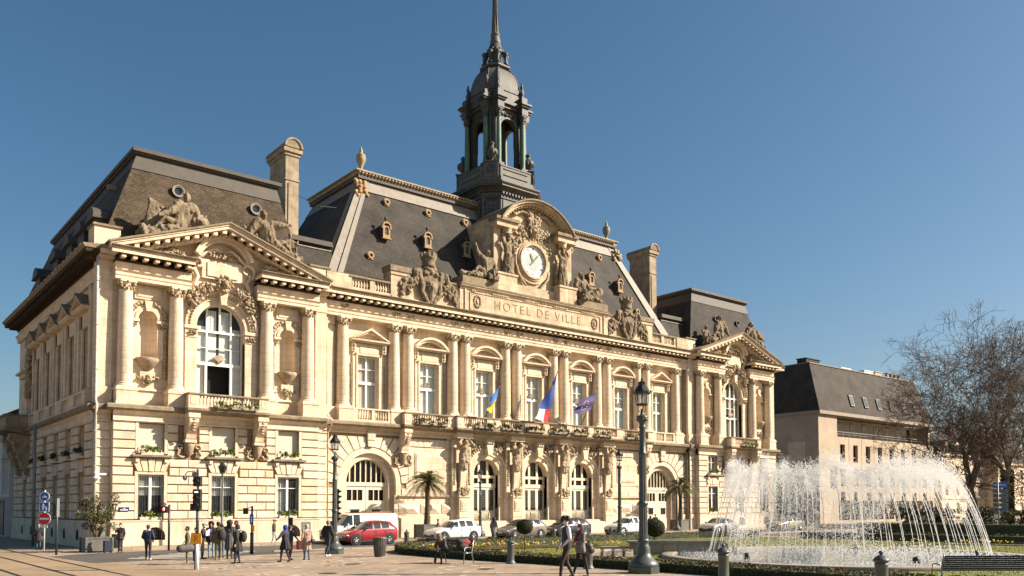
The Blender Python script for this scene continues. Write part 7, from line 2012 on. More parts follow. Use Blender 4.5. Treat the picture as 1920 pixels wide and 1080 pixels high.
# camera and pipe on the corner, cabinet, plate
g = G(); g.box(-.05, .5, -.04, .04, .1, .2); h = G(); h.lathe([(.05, .08), (.1, .02), (.2, -.05), (.22, -.1), (.12, -.12)], n=14); h.ell((0, 0, -.14), (.09, .09, .09), 10, 6)
t = thing('security_camera', 'white dome security camera fixed to the corner of the hall', 'camera', (SX - .1, 50.5, 4.0)); local_child('bracket', g, 'whiteplastic', t); local_child('dome_housing', h, 'whiteplastic', t)
g = G(); g.box(-.28, .28, -.15, .15, 1.55, 2.25); g.box(-.24, .24, -.17, -.15, 1.6, 2.2); h = G(); h.box(-.12, .12, -.08, .08, 0, 1.55)
t = thing('wall_cabinet', 'small grey utility cabinet on a stand at the hall corner', 'cabinet', (-32.9, 50.2, .12)); local_child('box', g, 'zinclight', t); local_child('stand', h, 'greysteel', t)
g = G(); g.box(-.27, .27, -.02, .01, -.12, .12); t = thing('street_name_plate', 'navy enamel street name plate left of the leftmost low window', 'street name plate', (-31.65, 50.83, 2.2)); local_child('plate', g, 'navyplate', t)
g = G()
for k in range(7): g.box(-.2 + .06 * k, -.16 + .06 * k, -.026, -.02, -.07, .0)
for k in range(3): g.box(-.06 + .05 * k, -.03 + .05 * k, -.026, -.02, .04, .08)
local_child('plate_writing', g, 'whiteplastic', t)
g = G(); g.box(-.3, .3, -.03, 0, 0, .6); t = thing('notice_plaque', 'grey notice plaque on the plinth at the end of the left pavilion', 'plaque', (-20.6, 50.75, .75)); local_child('plate', g, 'greysteel', t)

# ================================================================== BOLLARDS, BINS, BENCHES, PLANTERS
def bollard(x, y, label, sc=1.0):
    t = thing('bollard', label, 'bollard', (x, y, 0), 'round green grey bollards')
    g = G(); g.lathe([(.22, 0), (.22, .04), (.19, .08), (.165, .12), (.155, .2), (.15, .78), (.16, .80), (.16, .83), (.145, .84), (.145, .87)], n=20); local_child('body', g, 'bollard', t)
    g = G(); g.lathe([(.145, .87), (.19, .885), (.195, .92), (.18, .94), (.13, .99), (.09, 1.02), (.06, 1.035)], n=20); g.lathe([(.035, 1.03), (.03, 1.05), (.055, 1.07), (.06, 1.10), (.04, 1.13), (.01, 1.14)], n=12)
    for i in range(4): a = PI / 2 * i + .6; g.ell((.16 * math.cos(a), .16 * math.sin(a), .93), (.025, .025, .03), 6, 4)
    local_child('cap', g, 'lampgreen', t); t.scale = (sc, sc, sc); return t
B0 = bollard(-23.65, 26.2, 'bollard right of the bench where someone sits, before the front hedge', .92)
for x, y, sc, lb in ((-23.35, 22.1, .93, 'bollard right behind the walking couple'), (-24.6, 15.25, 1.02, 'bollard in front of the left edge of the fountain spray'), (-25.0, 10.3, 1.02, 'bollard cut by the bottom of the picture, left of the near bench'),
                     (-19.6, 40.3, .9, 'bollard between the trash bin and the white hatchback, at the kerb'), (-12.9, 41.0, .78, 'bollard at the kerb below the woman in the patterned coat'), (-7.9, 41.0, .78, 'bollard in front of the rear wheel of the beige grey car'),
                     (-2.6, 41.0, .78, 'bollard at the kerb between the black car and the second white car'), (9.4, 40.3, .8, 'bollard in front of the silver saloon car')):
    dup(B0, (x, y, 0), x, lb, (sc, sc, sc))
def bin_(x, y, z, label, sc):
    t = thing('waste_bin', label, 'waste bin', (x, y, z), 'tapered grey waste bins')
    g = G(); g.lathe([(.22, 0), (.23, .03), (.31, .8), (.34, .84), (.34, .9), (.31, .92)], n=20, cap=True)
    for i in range(20): a = 2 * PI * i / 20; g.tube([(.235 * math.cos(a), .235 * math.sin(a), .05), (.315 * math.cos(a), .315 * math.sin(a), .8)], .012, 4)
    local_child('body', g, 'bollard', t); g = G(); g.lathe([(.3, .90), (.25, .91), (.0, .8)], n=20, cap=False); local_child('opening', g, 'inkblack', t); t.scale = (sc,) * 3; return t
bn = bin_(-25.1, 33.9, 0, 'tapered grey waste bin standing alone on the square before the red car', .98)
dup(bn, (-32.5, 48.9, .12), 0, 'tapered grey waste bin between the shrub planter and hall corner', (.82, .82, .82))
# metal bench with people side on: two armrest legs
def bench(x, y, rot, label, L=1.9, back=True):
    t = thing('bench', label, 'bench', (x, y, 0)); t.rotation_euler = (0, 0, rot)
    g = G()
    for i in range(6): g.box(-L / 2, L / 2, -.25 + .085 * i, -.25 + .085 * i + .06, .43, .455)
    local_child('seat', g, 'bench', t)
    g = G()
    for i in range(7): y_ = .26 + .024 * i; z_ = .48 + .068 * i; g.box(-L / 2, L / 2, y_, y_ + .022, z_, z_ + .06)
    local_child('backrest', g, 'bench', t)
    for q in (-1, 1):
        X = q * (L / 2 + .02); g = G()
        g.tube([(X, -.33, 0), (X, -.27, .42), (X, -.25, .62), (X, -.1, .66), (X, .2, .64)], .022, 6); g.tube([(X, .42, 0), (X, .30, .3), (X, .25, .45), (X, .33, .7), (X, .42, .96)], .024, 6); g.tube([(X, -.26, .43), (X, .26, .43)], .02, 6)
        local_child('leg_frame', g, 'steel' if q > 0 else 'iron', t)
    return t
bench(-25.2, 27.9, rad(-69.6), 'short dark slatted bench carrying a seated person and a red rucksack', 1.3)
b2 = bench(-18.6, 10.2, rad(-39.4) + PI, 'long black slatted bench at the bottom right corner, seen from behind', 3.3); b2.scale = (1, 1, .87)
# planters
def planter_box(x, y, z, w, h, rot=0):
    g = G(); g.box(-w / 2, w / 2, -w / 2, w / 2, .06, h); g.box(-w / 2 - .03, w / 2 + .03, -w / 2 - .03, w / 2 + .03, h - .05, h + .01)
    for a in (-1, 1):
        for b in (-1, 1): g.box(a * w / 2 - .05 - (.0), a * w / 2 + .05, b * w / 2 - .05, b * w / 2 + .05, 0, h + .02)
    return g
t = thing('planter', 'large square grey planter holding a bushy shrub by the left corner', 'planter', (-33.75, 47.9, 0)); local_child('box', planter_box(0, 0, 0, 1.25, .75), 'planter', t)
g = G(); g.box(-.58, .58, -.58, .58, .66, .7); local_child('soil', g, 'soil', t)
t = thing('shrub', 'round leafy green shrub growing in the large grey planter', 'shrub', (-33.75, 47.9, .7))
g = G(); r = random.Random(2); tips = []
for k in range(9):
    a = r.uniform(0, 6.28); q = r.uniform(.3, .8); e = V3((q * math.cos(a), q * math.sin(a), r.uniform(1.0, 2.0))); g.tube([(.08 * math.cos(a), .08 * math.sin(a), 0), e * .5 + V3((0, 0, .1)), e], [.035, .025, .012], 5)
local_child('stem', g, 'twig', t)
g = G()
cl = [V3((r.gauss(0, .45), r.gauss(0, .45), 1.25 + r.gauss(0, .42))) for _ in range(46)]
for c in cl:
    if c.z < .45: c.z = .5
    if c.x ** 2 + c.y ** 2 > .85: c.x *= .7; c.y *= .7
    def fn(c=c): n = V3((r.gauss(0, 1), r.gauss(0, 1), r.gauss(0, 1))).normalized(); return c + n * .22 * r.uniform(.5, 1.1), n
    leaves(g, 130, fn, .045, r, .3)
local_child('foliage', g, 'leafmid', t)
for i, (x, y, h, sd) in enumerate(((-12.2, 49.4, 5.1, 3), (15.2, 49.5, 5.1, 8))):
    t = thing('planter', 'square dark planter under the %s palm tree' % ('left' if i == 0 else 'right'), 'planter', (x, y, .12), 'palm planters'); local_child('box', planter_box(0, 0, 0, 1.2, .95), 'planter', t)
    t = thing('palm_tree', ('palm tree in a planter left of the first pedestal by the steps' if i == 0 else 'palm tree in a planter at the right arched doorway'), 'palm tree', (x, y, 1.0), 'two palm trees')
    g = G(); r = random.Random(sd); pts = []; rr_ = []
    for k in range(26): z = k / 25 * (h - 2.1); pts.append((.05 * math.sin(z), 0, z)); rr_.append((.24 - .07 * min(1, z / 1.4) + .05 * (z > h - 2.7)) * (1.0 if k % 2 else .9))
    g.tube(pts, rr_, 12)
    for k in range(40): a = r.uniform(0, 6.28); z = r.uniform(h - 2.75, h - 2.1); g.tube([(.15 * math.cos(a), .15 * math.sin(a), z), (.26 * math.cos(a), .26 * math.sin(a), z + .15)], [.03, .015], 4)
    local_child('trunk', g, 'palmtrunk', t)
    g = G(); top = V3((0, 0, h - 2.1))
    for k in range(64):
        a = r.uniform(0, 6.283); el = r.uniform(-.35, 1.4); L_ = r.uniform(1.65, 2.35); d = V3((math.cos(a), math.sin(a), 0)); P = []
        for j in range(13):
            u = j / 12; P.append(top + d * (L_ * u * math.cos(el) * (1 - .1 * u)) + V3((0, 0, L_ * (math.sin(el) * u - .62 * u * u * (1 if el > 0 else .5)))))
        g.tube(P, [.022 * (1 - .8 * j / 12) for j in range(13)], 3)
        s_ = d.cross(V3((0, 0, 1)))
        for j in range(2, 13):
            for sub in (0, .5):
                if j + sub > 12: continue
                p = P[j] if sub == 0 else (P[j] + P[min(12, j + 1)]) / 2; tn = (P[min(12, j + 1)] - P[j - 1]).normalized()
                for q in (-1, 1):
                    ll = .34 * (1 - abs(j / 12 - .5) * .9); e = p + (s_ * q * .75 + tn * .75 + V3((0, 0, -.25 + r.uniform(-.15, .15)))) * ll; w = tn * .03
                    g.add([p - w, p + w, e], [(0, 1, 2)])
    local_child('fronds', g, 'palm', t)

# window boxes (each lies on its sill)
def window_box(x, y, z, w, label, sd, group='window boxes with green plants', T=None, hang=.1, bright='leafbright'):
    t = thing('window_box', label, 'window box', (x, y, z), group); r = random.Random(sd)
    g = G(); n = max(1, int(w / .42))
    for k in range(n): a = -w / 2 + w * k / n; g.box(a + .01, a + w / n - .01, -.1, .1, 0, .17)
    b = local_child('trough', g, 'curtain' if hang < .2 else 'kerb', t)
    g = G()
    for c in range(int(w * 17)):
        cx = r.uniform(-w / 2, w / 2); cc = V3((cx, r.uniform(-.12, .05), .28 + r.uniform(-hang, .17)))
        def fn(cc=cc): n = V3((r.gauss(0, 1), r.gauss(0, 1), r.gauss(0, 1))).normalized(); return cc + n * .1 * r.uniform(.3, 1.2), n
        leaves(g, 26, fn, .055, r, .2)
    for _ in range(int(w * 5)): g.mi = 1; s = .03; g.ell((r.uniform(-w / 2, w / 2), -.15, .25 + r.uniform(-.1, .1)), s, 5, 3)
    local_child('plants', g, [bright, 'yellow'], t)
    if T: t.rotation_euler = (0, 0, T)
NM = ['left', 'middle', 'right']
for s in (-1, 1):
    pv = 'near left' if s < 0 else 'far right'
    for k, w in enumerate((-4.2, 0, 4.2)):
        window_box(s * PC + w, YPG - .12, 5.32, 1.25, 'planted box on the %s upper window sill of the %s pavilion' % (NM[k], pv), 10 + k + 5 * s)
        window_box(s * PC + w, YPG + .06, 1.60, 1.2, 'planted box at the %s barred ground floor window of the %s pavilion' % (NM[k], pv), 30 + k + 5 * s)
    window_box(s * PC + .35, 49.78, 8.16, 2.7, 'long row of planted troughs hung on the balcony of the %s pavilion' % pv, 50 + s, hang=.3)
for i, x in enumerate((-10.9, -6.3, -3.7, -1.3, 1.3, 3.7, 6.3, 10.9)):
    y = 50.38 if abs(x) < 9 else 50.68
    nth = ['on the left end wing of the long balcony', 'in the first bay of the long balcony', 'in the second bay of the long balcony, by the first flag', 'left of the middle of the long balcony', 'right of the middle of the long balcony, under the tricolour', 'in the fifth bay of the long balcony', 'in the last bay of the long balcony', 'on the right end wing of the long balcony']
    window_box(x, y, 8.16, 1.9 if abs(x) < 9 else 2.7, 'drooping plants hung ' + nth[i], 70 + i, hang=.3, bright='leafmid')
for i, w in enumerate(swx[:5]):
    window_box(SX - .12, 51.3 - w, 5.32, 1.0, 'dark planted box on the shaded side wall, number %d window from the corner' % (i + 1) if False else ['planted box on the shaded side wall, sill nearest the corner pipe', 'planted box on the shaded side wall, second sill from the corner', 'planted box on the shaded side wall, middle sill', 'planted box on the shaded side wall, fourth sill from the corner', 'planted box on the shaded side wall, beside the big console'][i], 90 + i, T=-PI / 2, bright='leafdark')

# flags
def flag(x, y, z, lx, label, cols, pts, w, pole, stars=False):
    """flag hanging in folds from a slanting pole"""
    t = thing('flag', label, 'flag', (x, y, z), 'flags on the balcony')
    g = G(); g.tube([(0, 0, 0), pole], .035, 7); g.ell(pole, .06, 8, 5); local_child('pole', g, 'iron', t)
    g = G(); n, m = 30, 18
    A, B_, C_, D_ = [V3(p) for p in pts]                     # top at pole, bottom at pole, free bottom, free top
    vs = []
    for i in range(n + 1):
        for j in range(m + 1):
            u, v = i / n, j / m
            p = (A * (1 - v) + B_ * v) * (1 - u) + (D_ * (1 - v) + C_ * v) * u
            p += V3((0, .16 * math.sin(v * 9 + u * 3) * (.3 + u), 0)) + V3((.04 * math.sin(u * 8 + v * 5), 0, .05 * math.sin(v * 7) * u))
            vs.append(p)
    fs = []; ms = []
    for i in range(n):
        for j in range(m):
            fs.append((i * (m + 1) + j, (i + 1) * (m + 1) + j, (i + 1) * (m + 1) + j + 1, i * (m + 1) + j + 1))
            u_, v_ = (i + .5) / n, (j + .5) / m
            if w == 'tri': ms.append(0 if v_ < .74 else (1 if u_ > .42 else 2))
            else: ms.append(min(len(cols) - 1, int(len(cols) * v_)))
    g.add(vs, fs, True); g.m = ms
    cm = []
    for k, c in enumerate(cols):
        cm.append(mk('flag_cloth_%d' % int(1000 * sum(c)), c, .8, var=.12, scale=2))
    local_child('cloth', g, cm, t)
    if stars:
        g = G()
        for k in range(12):
            a = 2 * PI * k / 12; u = .5 + .16 * math.cos(a); v = .5 + .28 * math.sin(a)
            p = (A * (1 - v) + B_ * v) * (1 - u) + (D_ * (1 - v) + C_ * v) * u + V3((0, .16 * math.sin(v * 9 + u * 3) * (.3 + u) - .02, 0)) + V3((.04 * math.sin(u * 8 + v * 5), 0, .05 * math.sin(v * 7) * u))
            P = []
            for q in range(10): rr = .055 if q % 2 == 0 else .024; P.append((p.x + rr * math.sin(PI * q / 5), p.y - .02, p.z + rr * math.cos(PI * q / 5)))
            g.add(P, [tuple(range(10))])
        local_child('stars', g, 'yellow', t)
    return t
FY = 50.7
flag(-6.1, FY, 9.0, 0, 'blue and yellow flag hanging limp from a slanting pole', [(.03, .13, .38), (.62, .40, .01)], [(.6, -1.08, 2.35), (-.03, -1.0, .46), (-.45, -1.1, .12), (-.5, -1.15, 1.1)], 'h', (.66, -1.1, 2.5))
flag(-.9, FY, 9.0, 0, 'large blue white and red flag hanging from the central pole', [(.012, .045, .24), (.60, .58, .55), (.48, .012, .02)], [(1.25, -1.08, 3.85), (.4, -1.0, -.1), (-1.28, -1.1, .08), (1.0, -1.1, 3.3)], 'tri', (1.33, -1.1, 4.05))
flag(4.0, FY, 9.0, 0, 'dark violet blue flag with a ring of gold stars', [(.05, .04, .15)], [(.72, -1.08, 2.75), (.3, -1.0, 1.3), (-1.65, -1.1, .66), (-1.7, -1.1, 1.5)], 'h', (.82, -1.1, 3.1), True)
# ================================================================== VEHICLES
def paintmat(name, col, metal=.0):
    m = mk(name, col, .28, metal=metal, var=.04, coat=.8); return m
M['tyre'] = mk('tyre_rubber', (.015, .015, .015), .85, var=.1)
M['trim'] = mk('black_car_trim', (.012, .012, .013), .5, var=.1)
M['rim'] = mk('alloy_rim', (.42, .42, .42), .3, metal=.7, var=.05)
M['headglass'] = mk('headlight_glass', (.55, .56, .55), .12, var=.1)
M['taillight'] = mk('tail_light', (.3, .01, .01), .2, var=.1)
M['plate'] = mk('plate_white', (.65, .65, .62), .5, var=.05)
def vehicle(label, cat, x, y, z, rot, mat, prof, W, group, wheels, wr=.32, glass=(), name='parked_car', tint='carglass', cargo=False, roofrack=False):
    """prof: stations (x, zbottom, zbelt, zroof, width factor, roof width factor)"""
    t = thing(name, label, cat, (x, y, z), group); t.rotation_euler = (0, 0, rot)
    L0_, L1_ = prof[0][0], prof[-1][0]
    g = G(); rows = []
    for (px, zb, zs, zr, wf, rf) in prof:
        w = W / 2 * wf; rw = W / 2 * rf
        hgh = zr - zs
        half = [(0, zb), (w * .88, zb), (w * .985, zb + .1), (w, zb + (zs - zb) * .45), (w * .99, zs - .10), (w * .955, zs), (w * .955 + (rw - w * .955) * .5, zs + hgh * .5), (rw, zr - .07 * min(1, hgh / .3)), (rw * .86, zr - .01), (0, zr + .02)]
        ring = [(px, -a, b) for a, b in half] + [(px, a, b) for a, b in half[-2:0:-1]]
        rows.append(ring)
    m = len(rows[0]); vs = [p for r_ in rows for p in r_]
    g.mi = 0
    for i in range(len(rows) - 1):
        fs0, fs1 = [], []
        for k in range(m):
            k2 = (k + 1) % m; f = (i * m + k, i * m + k2, (i + 1) * m + k2, (i + 1) * m + k)
            kk = k if k < 9 else m - 1 - k
            side = kk in (5, 6); topb = kk in (5, 6, 7, 8)
            G_ = glass[i] if i < len(glass) else 0
            isg = (G_ == 1 and side) or (G_ == 2 and topb) or (G_ == 3 and kk in (5, 6))
            (fs1 if isg else fs0).append(f)
        b = len(g.v)
        g.add(vs, [], True)
        g.f += [tuple(q + b for q in f) for f in fs0]; g.m += [0] * len(fs0); g.s += [True] * len(fs0)
        g.f += [tuple(q + b for q in f) for f in fs1]; g.m += [1] * len(fs1); g.s += [True] * len(fs1)
    g.add(rows[0], [tuple(range(m - 1, -1, -1))]); g.add(rows[-1], [tuple(range(m))])
    # merge duplicated vertices
    body_ = ob('body', g, [mat, tint]); bm = bmesh.new(); bm.from_mesh(body_.data); bmesh.ops.remove_doubles(bm, verts=bm.verts, dist=1e-5)
    loose = [v for v in bm.verts if not v.link_faces]; bmesh.ops.delete(bm, geom=loose, context='VERTS'); bm.to_mesh(body_.data); bm.free(); body_.parent = t
    # sills, arches, wheels
    h = G()
    for wx_ in wheels:
        for q in (-1, 1):
            n = 20; P = [((wr + .075) * math.cos(2 * PI * i / n) + wx_, wr + .02 + (wr + .075) * math.sin(2 * PI * i / n)) for i in range(n)]
            a, b = sorted((q * (W / 2 + .012), q * (W / 2 - .25))); h.prism(P, a, b)
    a_, b_ = wheels
    h.box(a_ + wr, b_ - wr, -W / 2 + .01 - .02, W / 2 + .01, prof[3][1] - .02, prof[3][1] + .12)
    x0 = L0_
    h.box(x0 - .02, x0 + .25, -W * .36, W * .36, prof[0][1] - .02, prof[0][1] + .2)
    h.box(x0 - .015 + .02, x0 + .3, -W * .30, W * .30, prof[0][1] + .24, prof[0][2] - .06)
    for i, (px, zb, zs, zr, wf, rf) in enumerate(prof): pass
    local_child('trim', h, 'trim', t)
    for wx_ in wheels:
        for q in (-1, 1):
            yo = q * (W / 2 + .025)
            T_ = lambda p, wx_=wx_, yo=yo, q=q: (wx_ + p[0], yo - q * .1 + q * p[2], wr + p[1])
            g = G(T_); g.lathe([(wr * .64, .10), (wr * .9, .11), (wr, .06), (wr, -.1), (wr * .6, -.1)], n=26, cap=False); tw = local_child('wheel', g, 'tyre', t)
            g = G(T_); g.lathe([(wr * .66, .1), (wr * .6, .08), (wr * .58, .04)], n=26, cap=False); g.lathe([(wr * .14, .095), (.0, .1)], n=12, cap=False)
            for k in range(5):
                for d in (-.12, .12):
                    a = 2 * PI * k / 5 + .3; g.tube([(wr * .08 * math.cos(a), wr * .08 * math.sin(a), .08), (wr * .6 * math.cos(a + d), wr * .6 * math.sin(a + d), .075)], .018, 4)
            rmo = ob('rim', g, 'rim'); rmo.parent = tw
            g = G(T_); g.lathe([(wr * .6, .02), (0, .02)], n=20, cap=False); rmo = ob('hub', g, 'trim'); rmo.parent = tw
    zl = prof[1][2]
    for q in (-1, 1):
        g = G(); g.ell((prof[1][0] + .16, q * W * .375, zl - .06), (.24, .14, .085), 10, 6, True, Matrix.Rotation(q * rad(-28), 3, 'Z')); local_child('headlight', g, 'headglass', t)
        g = G(); g.ell((L1_ - .07, q * W * .41, prof[-1][2] - .1), (.09, .12, .14), 8, 6); local_child('tail_light', g, 'taillight', t)
        wb = [p for p in prof if p[3] - p[2] > .3][0]
        g = G(); g.ell((wb[0] - .22, q * (W / 2 + .09), wb[2] + .06), (.07, .11, .075), 8, 6); local_child('wing_mirror', g, mat, t)
    g = G(); g.box(x0 - .035, x0 - .015, -.26, .26, prof[0][1] + .13, prof[0][1] + .24); local_child('number_plate', g, 'plate', t)
    # seams, pillars and handles
    g = G(); gr = [p for p in prof if p[3] - p[2] > .3]
    if not cargo:
        mid = (wheels[0] + wheels[1]) / 2
        for X in (mid - .48 - .35, mid + .22, mid + 1.0):
            for q in (-1, 1): yq = q * (W / 2 + .002); g.box(X - .006, X + .006, yq - .01, yq + .004, prof[3][1] + .12, gr[0][2] - .1)
        for X in (mid + .05, mid + .85):
            for q in (-1, 1): yq = q * (W / 2 - .0); g.box(X, X + .16, yq - .02, yq + .02, gr[0][2] - .2, gr[0][2] - .17)
    else:
        for X in (-1.35, -.45):
            for q in (-1, 1): yq = q * (W / 2 + .002); g.box(X - .008, X + .008, yq - .01, yq + .004, .4, 1.2)
    local_child('door_seam', g, 'trim', t)
    if roofrack:
        g = G()
        for q in (-.6, -.2, .25, .6): g.tube([(-.7, q, prof[5][3] + .12), (2.1, q, prof[5][3] + .16)], .03, 5)
        for X in (-.4, .5, 1.4): g.box(X, X + .05, -.7, .7, prof[5][3] + .0, prof[5][3] + .09)
        local_child('roof_rack', g, M['ladder'], t)
    t.scale = (.93, .93, .93) if not cargo else (.97, .97, .97); return t
M['ladder'] = mk('brown_ladder_wood', (.25, .09, .03), .8, var=.2)
hatch = [(-2.02, .32, .60, .62, .72, .55), (-1.98, .24, .68, .70, .86, .7), (-1.78, .20, .76, .79, .95, .78), (-1.35, .19, .88, .92, 1, .8), (-1.02, .19, .95, .99, 1, .8), (-.32, .19, 1.0, 1.40, 1, .70), (.0, .19, 1.0, 1.50, 1, .70), (.10, .19, 1.0, 1.51, 1, .70), (.62, .19, 1.02, 1.53, 1, .70), (.70, .19, 1.02, 1.53, 1, .70), (1.3, .20, 1.05, 1.49, 1, .68), (1.58, .22, 1.07, 1.44, .99, .66), (1.92, .26, 1.05, 1.09, .96, .7), (2.0, .34, .92, .96, .9, .65)]
hgl = [0, 0, 0, 0, 2, 1, 0, 1, 0, 1, 0, 2, 0]
suv = [(a, b + .03, c + (.04 if a > -1.9 else .02), d + (.05 if a > -1 else .05), e, f) for a, b, c, d, e, f in hatch]
sedan = [(-2.25, .32, .58, .60, .7, .55), (-2.2, .22, .66, .68, .86, .7), (-1.95, .18, .74, .77, .95, .78), (-1.4, .17, .84, .88, 1, .8), (-.95, .17, .90, .94, 1, .8), (-.2, .17, .95, 1.33, 1, .68), (.1, .17, .95, 1.41, 1, .67), (.2, .17, .95, 1.42, 1, .67), (.75, .17, .96, 1.41, 1, .67), (.83, .17, .96, 1.40, 1, .67), (1.35, .18, .98, 1.28, 1, .66), (1.5, .2, .98, 1.22, .99, .66), (2.05, .24, .98, 1.01, .96, .72), (2.25, .34, .86, .9, .9, .65)]
van = [(-2.45, .32, .72, .75, .78, .6), (-2.42, .25, .86, .89, .9, .72), (-2.2, .22, 1.0, 1.04, .97, .8), (-1.85, .22, 1.12, 1.17, 1, .82), (-1.75, .22, 1.15, 1.22, 1, .82), (-1.15, .22, 1.18, 1.86, 1, .84), (-.95, .22, 1.18, 1.93, 1, .86), (-.88, .22, 1.18, 1.94, 1, .86), (-.4, .22, 1.18, 1.95, 1, .87), (-.3, .22, 1.18, 1.95, 1, .88), (1.5, .22, 1.18, 1.95, 1, .88), (2.3, .24, 1.18, 1.94, 1, .88), (2.42, .28, 1.15, 1.88, .98, .86), (2.45, .35, 1.1, 1.75, .95, .82)]
vgl = [0, 0, 0, 0, 2, 1, 0, 1, 0, 0, 0, 0, 0]
CG = 'cars along the front of the town hall'
CY = 46.6
vehicle('glossy red crossover car beside the white van, driver visible', 'car', -19.1, 45.6, 0, 0, paintmat('red_paint', (.27, .007, .013)), suv, 1.76, CG, (-1.32, 1.28), .34, hgl).scale = (.88, .92, .93)
vehicle('white work van with ladders on the roof, behind the red car', 'van', -18.3, 49.2 - 1.2, 0, 0, paintmat('white_van_paint', (.70, .68, .64)), van, 1.9, CG, (-1.62, 1.55), .33, vgl, name='parked_van', cargo=True, roofrack=True)
vehicle('white hatchback facing left, right of the left palm tree', 'car', -12.0, CY, 0, 0, paintmat('white_paint', (.72, .72, .70)), hatch, 1.74, CG, (-1.30, 1.28), .33, hgl)
vehicle('beige grey compact car behind the smaller ball topiary', 'car', -6.0, CY, 0, 0, paintmat('beige_grey_paint', (.22, .19, .155), .4), hatch, 1.76, CG, (-1.30, 1.28), .33, hgl)
vehicle('dark navy hatchback half hidden behind the walking couple', 'car', -1.5, CY, 0, 0, paintmat('navy_paint', (.012, .017, .028)), hatch, 1.74, CG, (-1.30, 1.28), .33, hgl)
vehicle('white compact car passing behind the tall lantern post', 'car', 4.4, CY - .6, 0, 0, paintmat('white_paint_b', (.66, .67, .68)), suv, 1.74, CG, (-1.30, 1.28), .33, hgl)
vehicle('silver saloon car seen through the left of the fountain spray', 'car', 13.4, 44.0, 0, rad(8), paintmat('silver_paint', (.40, .41, .41), .5), sedan, 1.8, CG, (-1.42, 1.4), .33, hgl)
vehicle('beige saloon car farther right behind the fountain', 'car', 24.5, 44.8, 0, 0, paintmat('sand_paint', (.30, .27, .2), .4), sedan, 1.8, CG, (-1.42, 1.4), .33, hgl)
# ================================================================== PEOPLE IN THE SQUARE
LEFT, RIGHT, CAMD, AWAY = 50.5, -129.5, 140.6, -39.4
BLK = (.02, .02, .022)
PG = 'people gathered round the tram signal'
person('man in black quilted vest over white sleeves striding left, curly dark hair', -27.15, 19.2, LEFT + 12, 1.95, top=(.03, .03, .037), sleeves=(.55, .55, .55), vest=True, legs=(.03, .018, .014), shoes=BLK, afro=True, stride=.34, mask=True, armL=((-.27, -.02, 1.16), (-.17, .13, .98)), look=-55, thick=1.02, puffy=1.06, vox=.013)
person('woman in maroon scarf and short black skirt walking beside the man in the vest', -25.92, 19.86, LEFT + 30, 1.7, top=(.16, .14, .14), legs=(.012, .010, .012), shoes=BLK, fem=True, hair=(.07, .03, .015), hairlen=.12, scarf=(.16, .012, .03), coat=.10, stride=-.36, mask=True, armL=((-.26, .05, 1.18), (-.05, .26, 1.16)), armR=((.26, .05, 1.18), (.08, .26, 1.10)), vox=.013)
t = thing('handbag', 'dark red shoulder bag hanging at the walking woman\'s side', 'bag', (-25.66, 19.62, .74)); g = G(); g.ell((0, 0, .12), (.13, .08, .13), 12, 8); local_child('pouch', g, mc((.05, .01, .015), .6), t); g = G(); g.tube([(-.12, 0, .2), (-.06, 0, .5), (.0, .02, .62), (.1, 0, .2)], .01, 5); local_child('strap', g, 'inkblack', t)
person('seated person in grey jacket and tan hood bending forward on the bench', -25.4, 28.25, 110.4, 1.62, top=(.055, .05, .045), legs=(.015, .02, .02), shoes=BLK, sit=True, lean=.17, hood=(.19, .12, .07), thick=1.12, vox=.015)
t = thing('rucksack', 'red and dark rucksack lying on the bench beside the seated person', 'rucksack', (-25.0, 27.6, .47), None)
pr = [('e', (0, 0, .2), (.26, .2, .2), 1), ('e', (.12, 0, .36), (.27, .18, .15), 0), ('c', (.3, 0, .30), (.42, 0, .22), .08, .07, 0), ('e', (-.12, 0, .42), (.2, .15, .12), 1)]
g = fused_g(pr, .02, 2); o = local_child('bag_body', g, [mc((.20, .02, .022)), mc((.025, .028, .027))], t); g = G(); g.lathe([(.05, -.01), (.05, .01)], n=12); g.v = [(p[0] + .5, p[2] - .0, p[1] + .24) for p in g.v]; local_child('bottle_end', g, 'whiteplastic', t)
# the group
person('soldier in camouflage holding a big grey duffel bag at the far left of the group', -33.5, 34.7, CAMD - 70, 1.52, camo=True, shoes=(.3, .2, .13), armR=((.27, .02, 1.12), (.26, .10, .92)), group=PG, hair=(.03, .02, .015))
t = thing('duffel_bag', 'grey duffel bag held low by the soldier on the left', 'bag', (-33.6, 34.6, .46)); g = fused_g([('c', (-.2, 0, .18), (.2, 0, .2), .17, .16, 0)], .02, 2); local_child('bag_body', g, mc((.09, .085, .08)), t); g = G(); g.tube([(-.15, 0, .3), (-.05, .0, .46), (.05, 0, .46), (.15, 0, .3)], .015, 5); local_child('handle', g, 'inkblack', t)
person('person in a tan orange jacket behind the amber R sign', -32.95, 35.3, CAMD, 1.46, top=(.34, .16, .06), legs=(.05, .08, .12), shoes=(.2, .18, .16), hair=(.03, .02, .015), group=PG)
person('man in flat grey cap and black jacket reading a leaflet', -31.85, 37.7, RIGHT + 10, 1.58, top=BLK, legs=BLK, cap=(.22, .19, .15), lean=.06, mask=True, armL=((-.24, .08, 1.2), (-.08, .30, 1.16)), armR=((.24, .08, 1.2), (.1, .30, 1.16)), group=PG)
t = thing('leaflet', 'open white and violet leaflet held by the man in the cap', 'leaflet', (-31.62, 37.4, 1.02)); g = G(); g.add([(-.18, 0, 0), (0, .05, .05), (0, .05, .3), (-.18, 0, .22)], [(0, 1, 2, 3)]); g.mi = 1; g.add([(0, .05, .05), (.2, .0, .0), (.22, 0, .26), (0, .05, .3)], [(0, 1, 2, 3)]); local_child('pages', g, ['whiteplastic', mc((.22, .2, .5))], t)
